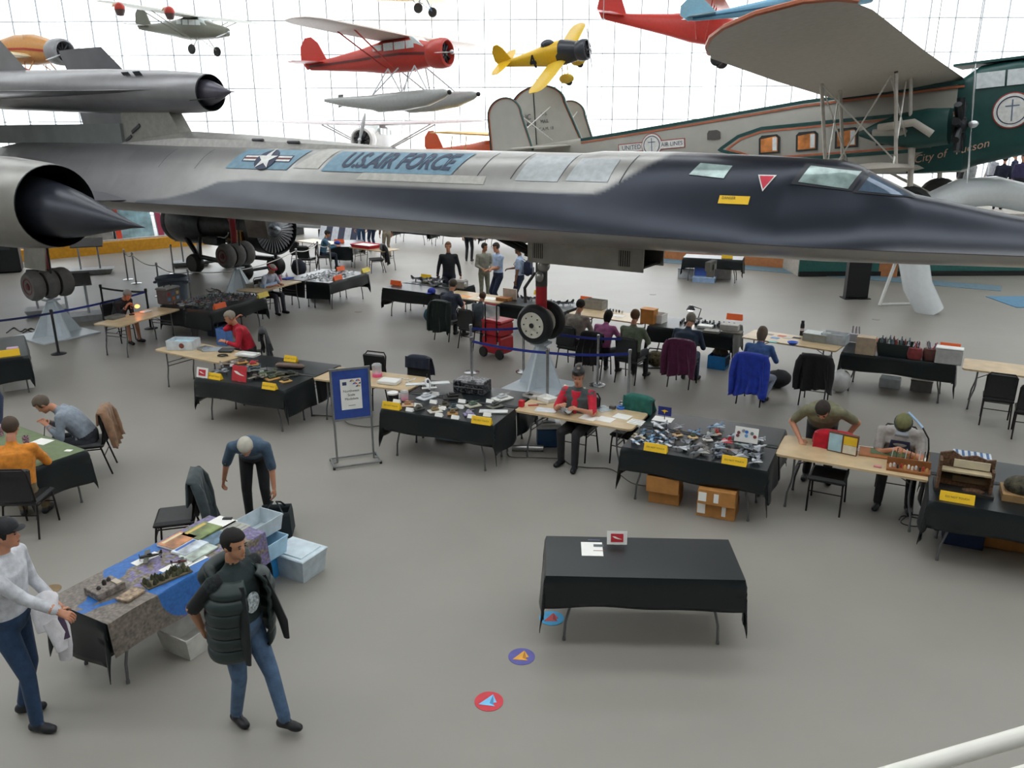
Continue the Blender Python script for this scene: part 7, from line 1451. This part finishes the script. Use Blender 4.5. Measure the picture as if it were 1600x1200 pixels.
# ---------------------------------------------------------------- posts, belts and ropes
M_CHROME = mat('chrome_post', 'b8babc', .25, .9)
def post(px, py, label, h=.98, m=None, base=.16, ball=False):
    o = thing('stanchion_post', label, 'post', tuple(G(px, py)), 0, 'crowd control posts'); mm_ = m or M_CHROME
    MB().lathe([(base, 0), (base, .012), (base * .8, .025), (.03, .035)], 22).build('base', mm_, o); MB().tube([(0, 0, .03), (0, 0, h)], .026, 12).build('post', mm_, o); MB().lathe([(.034, h - .06), (.036, h), (.03, h + .02), (.005, h + .028)], 14).build('cap', mm_, o)
    return o
def strap(a, b_, label, z=.92, sag=.03, m=None, rope=False, ends=None):
    p, q = Vector(a.location), Vector(b_.location) if hasattr(b_, 'location') else Vector(b_); c = p.copy()
    n = 10; pts = [(p.lerp(q, k / n) - c) + Vector((0, 0, z - sag * 4 * (k / n) * (1 - k / n))) for k in range(n + 1)]
    o = thing('rope' if rope else 'belt', label, 'rope' if rope else 'belt', tuple(c), 0, 'ropes' if rope else 'retractable belts')
    if rope: MB().tube(pts, .014, 8).build('rope', m or hexm('d8d6d0', .7), o)
    else: MB().loft([[v + Vector((0, 0, .024)), v - Vector((0, 0, .024))] for v in pts], False).build('webbing', m or hexm('1f2f8a', .6), o, 0, solid=.004)
    return o
pa = post(737, 582, 'chrome post left of the nose stand'); pb = post(818, 581, 'chrome post behind the nose stand on the left'); pc_ = post(933, 602, 'chrome post behind the man in cap'); pd_ = post(981, 630, 'chrome post right of the man in cap'); pe_ = post(855, 628, 'chrome post in front of the nose stand')
pg = post(738, 606, 'chrome post nearest the patterned metal case')
strap(pa, pb, 'blue belt from the left post past the red cart'); strap(pb, pc_, 'blue belt behind the nose stand'); strap(pg, pe_, 'blue belt in front of the nose stand, left part'); strap(pe_, pd_, 'blue belt in front of the nose stand, right part'); strap(pc_, G(968, 602), 'blue belt end drooping right of the rear post', sag=.0)
strap(pa, pg, 'short blue belt at the left of the nose stand')
blk = hexm('26262a', .4)
ph_ = post(92, 553, 'black post in front of the nearer wheel stand', m=blk); pi_ = post(166, 505, 'black post behind the man in black jacket', m=blk); pj_ = post(236, 513, 'black post right of the man in black jacket', m=blk)
strap(ph_, G(-60, 575), 'dark blue belt running out at the left edge', m=hexm('1c2452', .6)); strap(ph_, pj_, 'dark blue belt passing the nearer wheel stand', m=hexm('23348a', .6)); strap(pi_, pj_, 'black belt behind the man in black jacket', m=blk)
RP = [post(px, py, lb, base=.17) for px, py, lb in ((200, 437, 'leftmost chrome rope post by the yellow kerb'), (213, 443, 'chrome rope post beside the leftmost one'), (251, 463, 'chrome rope post left of the grey bin'), (300, 476, 'chrome rope post right of the grey bin'), (272, 428, 'chrome post alone behind the bin'), (466, 436, 'white rope post right of the red headband'), (499, 422, 'white rope post in front of the man in plaid'), (518, 425, 'white rope post nearest the red tray'))]
for i, (a, b_) in enumerate(((0, 1), (1, 2), (2, 3), (3, 5), (5, 6), (6, 7))): strap(RP[a], RP[b_], ['pale rope between the two leftmost posts', 'pale rope left of the grey bin', 'pale rope above the grey bin', 'long pale rope sagging past the farther wheel stand', 'pale rope right of the red headband', 'short pale rope before the man in plaid'][i], z=.93, sag=[.1, .12, .12, .25, .12, .1][i], rope=True)
# grey bin
o = thing('trash_bin', 'round grey plastic bin behind the tool box', 'bin', tuple(G(276, 492)))
o.scale = (1.25, 1.25, 1.32); MB().lathe([(.25, 0), (.30, .72), (.33, .73), (.33, .78), (.30, .79), (.285, .74), (.24, .02), (.01, .015)], 28, caps=False).build('bin_body', hexm('4f5a68', .5), o)
for sx in (-1, 1): MB().box((sx * .34, 0, .68), (.06, .16, .05), bev=.015).build('handle', hexm('4f5a68', .5), o, .4)
# ---------------------------------------------------------------- far left: yellow kerb and exhibit panels
k0, k1 = G(20, 411), G(330, 381); dv = k1 - k0; ka = math.degrees(math.atan2(dv.y, dv.x))
def kerb(nm, x, y, z, d, m):
    o = MB().box((0, 0, 0), d).build(nm, m, None, 0); o.matrix_basis = Tr(k0) @ Rz(ka) @ Tr(x, y, z); return o
struct(kerb('trim_7', dv.length / 2, .15, .22, (dv.length, .3, .44), mat('yellow_kerb', 'd89a22', .5)))
struct(kerb('trim_8', dv.length / 2, 1.8, .25, (dv.length, 3.0, .5), mat('pale_platform', 'c4c4c4', .6)))
def panel(x, w, h, c, label, c2='e04a2a', yy=.5):
    o = thing('exhibit_panel', label, 'panel', (0, 0, 0), 0, 'exhibit panels on the far platform'); o.matrix_basis = Tr(k0) @ Rz(ka) @ Tr(x, yy, .5)
    MB().box((0, 0, h / 2), (w, .06, h), Rx(-12)).build('board', mat('panel_' + c, c, .5, var=.25, scale=3), o, 0); MB().box((-w * .42, -.04, h / 2), (w * .14, .02, h), Rx(-12)).build('side_band', hexm(c2, .5), o, 0); MB().box((w * .2, -.04, h * .35), (w * .3, .02, h * .2), Rx(-12)).build('picture', hexm('3a4a6a', .5), o, 0)
panel(3.1, 1.3, 1.3, '8a8a88', 'grey exhibit panel with orange edge at far left'); panel(4.6, 1.5, 1.35, '9ac0cc', 'pale blue exhibit panel with a globe at far left'); panel(6.3, 1.6, 1.4, 'a8ccd8', 'pale blue exhibit panel beside the jet engine', 'a03050')
def info(px, py, label, w=.9, rz=20):
    o = thing('info_sign', label, 'sign', tuple(G(px, py)), rz, 'information signs on pale bases'); cm = mat('sign_base_grey', 'b8bcc0', .6)
    MB().loft([[(sx * a, sy * b_, z) for sx, sy in ((-1, -1), (1, -1), (1, 1), (-1, 1))] for a, b_, z in ((w * .62, .26, 0), (w * .72, .34, .16))]).build('base', cm, o, 0)
    for sx in (-1, 1): MB().tube([(sx * w * .3, 0, .16), (sx * w * .3, 0, 1.0)], .03, 8).build('post', cm, o)
    MB().box((0, 0, 1.05), (w, .5, .04), Rx(28)).build('sign_board', mat('sign_dark', '6a6a6c', .5), o, 0); return o
info(143, 427, 'information sign on a pale base by the yellow kerb', 1.0); info(125, 500, 'information sign behind the nearer wheel stand', .8, 30); info(75, 490, 'low information sign left of the nearer wheel stand', .7, 25); info(300, 415, 'information sign beyond the chrome rope posts', .9, 15)
o = thing('display_cabinet', 'dark grey cabinet at the left picture edge', 'cabinet', tuple(G(8, 425)), 25); MB().box((0, 0, .62), (1.1, .7, 1.24), bev=.06).build('body', hexm('33363a', .5), o, .4); MB().box((.1, -.36, .95), (.4, .02, .3)).build('panel', hexm('4a4e54', .4), o, 0)
# red, white and blue aircraft nose far behind the engine
o = thing('striped_fuselage', 'white fuselage with red and blue stripes lying behind the man in plaid', 'aircraft', tuple(G(470, 372)), -25); MB().tube([(-2.2, 1, .75), (.8, 1, .75), (1.5, 1, .72), (2.0, 1, .68)], [.42, .42, .32, .05], 20).build('body', hexm('c8ccd4', .4), o); MB().tube([(-2.2, .62, .75), (1.0, .62, .72)], .10, 8, flat=.4).build('red_stripe', hexm('b8303a', .5), o); MB().tube([(-2.2, .66, 1.0), (.8, .66, 1.0)], .04, 8).build('blue_stripe', hexm('2a3a80', .5), o); MB().box((-1, 1, .17), (.3, .6, .34)).build('cradle', M_DARKMETAL, o, 0); MB().box((.6, 1, .17), (.3, .6, .34)).build('cradle', M_DARKMETAL, o, 0)
# ---------------------------------------------------------------- floor decals, plates, handrail
def decal(px, py, c, c2, c3, label, rz):
    o = thing('floor_decal', label, 'floor decal', tuple(G(px, py, .001)), rz, 'round paper plane floor decals'); MB().lathe([(.001, 0), (.125, 0), (.125, .003), (.001, .003)], 36).build('disc', hexm(c, .5), o)
    MB().prism([(-.095, -.02), (.05, .075), (.062, -.03)], .002, Tr(0, 0, .003)).build('paper_plane', hexm(c2, .5), o, 0); MB().prism([(-.095, -.02), (.012, -.02), (.038, -.075)], .002, Tr(0, 0, .0032)).build('paper_plane_wing', hexm(c2, .5), o, 0); MB().prism([(.05, .07), (.0, -.028), (.03, -.06)], .001, Tr(0, 0, .0055)).build('paper_plane_fold', hexm(c3, .5), o, 0)
decal(764, 1096, 'cc3440', '7ac4ee', '4a8ab8', 'red floor disc with a light blue paper plane', 12); decal(815, 1026, '5a58a0', 'e8a83a', 'b87a20', 'purple floor disc with an orange paper plane', 16); decal(862, 966, '4ab4ea', 'd85a5a', 'a83a40', 'light blue floor disc with a red paper plane by the table', 20)
for i, (px, py) in enumerate(((80, 921), (560, 487), (1020, 460), (1369, 499))): solo(MB().lathe([(.001, 0), (.10, 0), (.10, .004), (.09, .006), (.001, .006)], 24), 'floor_plate', hexm('8a7252' if i == 0 else '8f8a80', .5, metal=.3), ['brass floor plate left of the aerial photo table', 'small floor plate between the table rows at left', 'small floor plate under the jet nose', 'small floor plate behind the basket table'][i], 'floor plate', px, py, z=.0)
o = thing('handrail', 'white tubular handrail at the lower right corner', 'handrail', (0, 0, 0)); hw_ = mat('rail_white', 'eceae0', .3, var=.02)
r0, r1 = A(1385, 1212, 1.6), A(1640, 1138, 1.6); dr_ = (r1 - r0).normalized()
MB().tube([r0 - dr_ * .8, r1 + dr_ * .9], .0215, 16).build('rail', hw_, o); MB().tube([r0 - dr_ * .8 + Vector((0, 0, -.12)), r1 + dr_ * .9 + Vector((0, 0, -.12))], .018, 14).build('lower_rail', hw_, o)
for p_ in (r0 - dr_ * .7, r1 + dr_ * .8): MB().tube([p_ + Vector((0, .0, -.02)), (p_.x, p_.y, 0)], .02, 12).build('rail_post', hw_, o)
o = thing('striped_board', 'blue and white striped board behind the red tray table', 'board', tuple(G(535, 387)), -20)
for k in range(7): MB().box((-.9 + k * .3, 0, .55), (.3, .03, .8), Rx(-25)).build('stripe', hexm(['d8dce4', '3a3f58'][k % 2], .5), o, 0)
for sx in (-.9, .9): MB().tube([(sx, 0, 0), (sx, .1, .6)], .03, 8).build('leg', M_DARKMETAL, o)
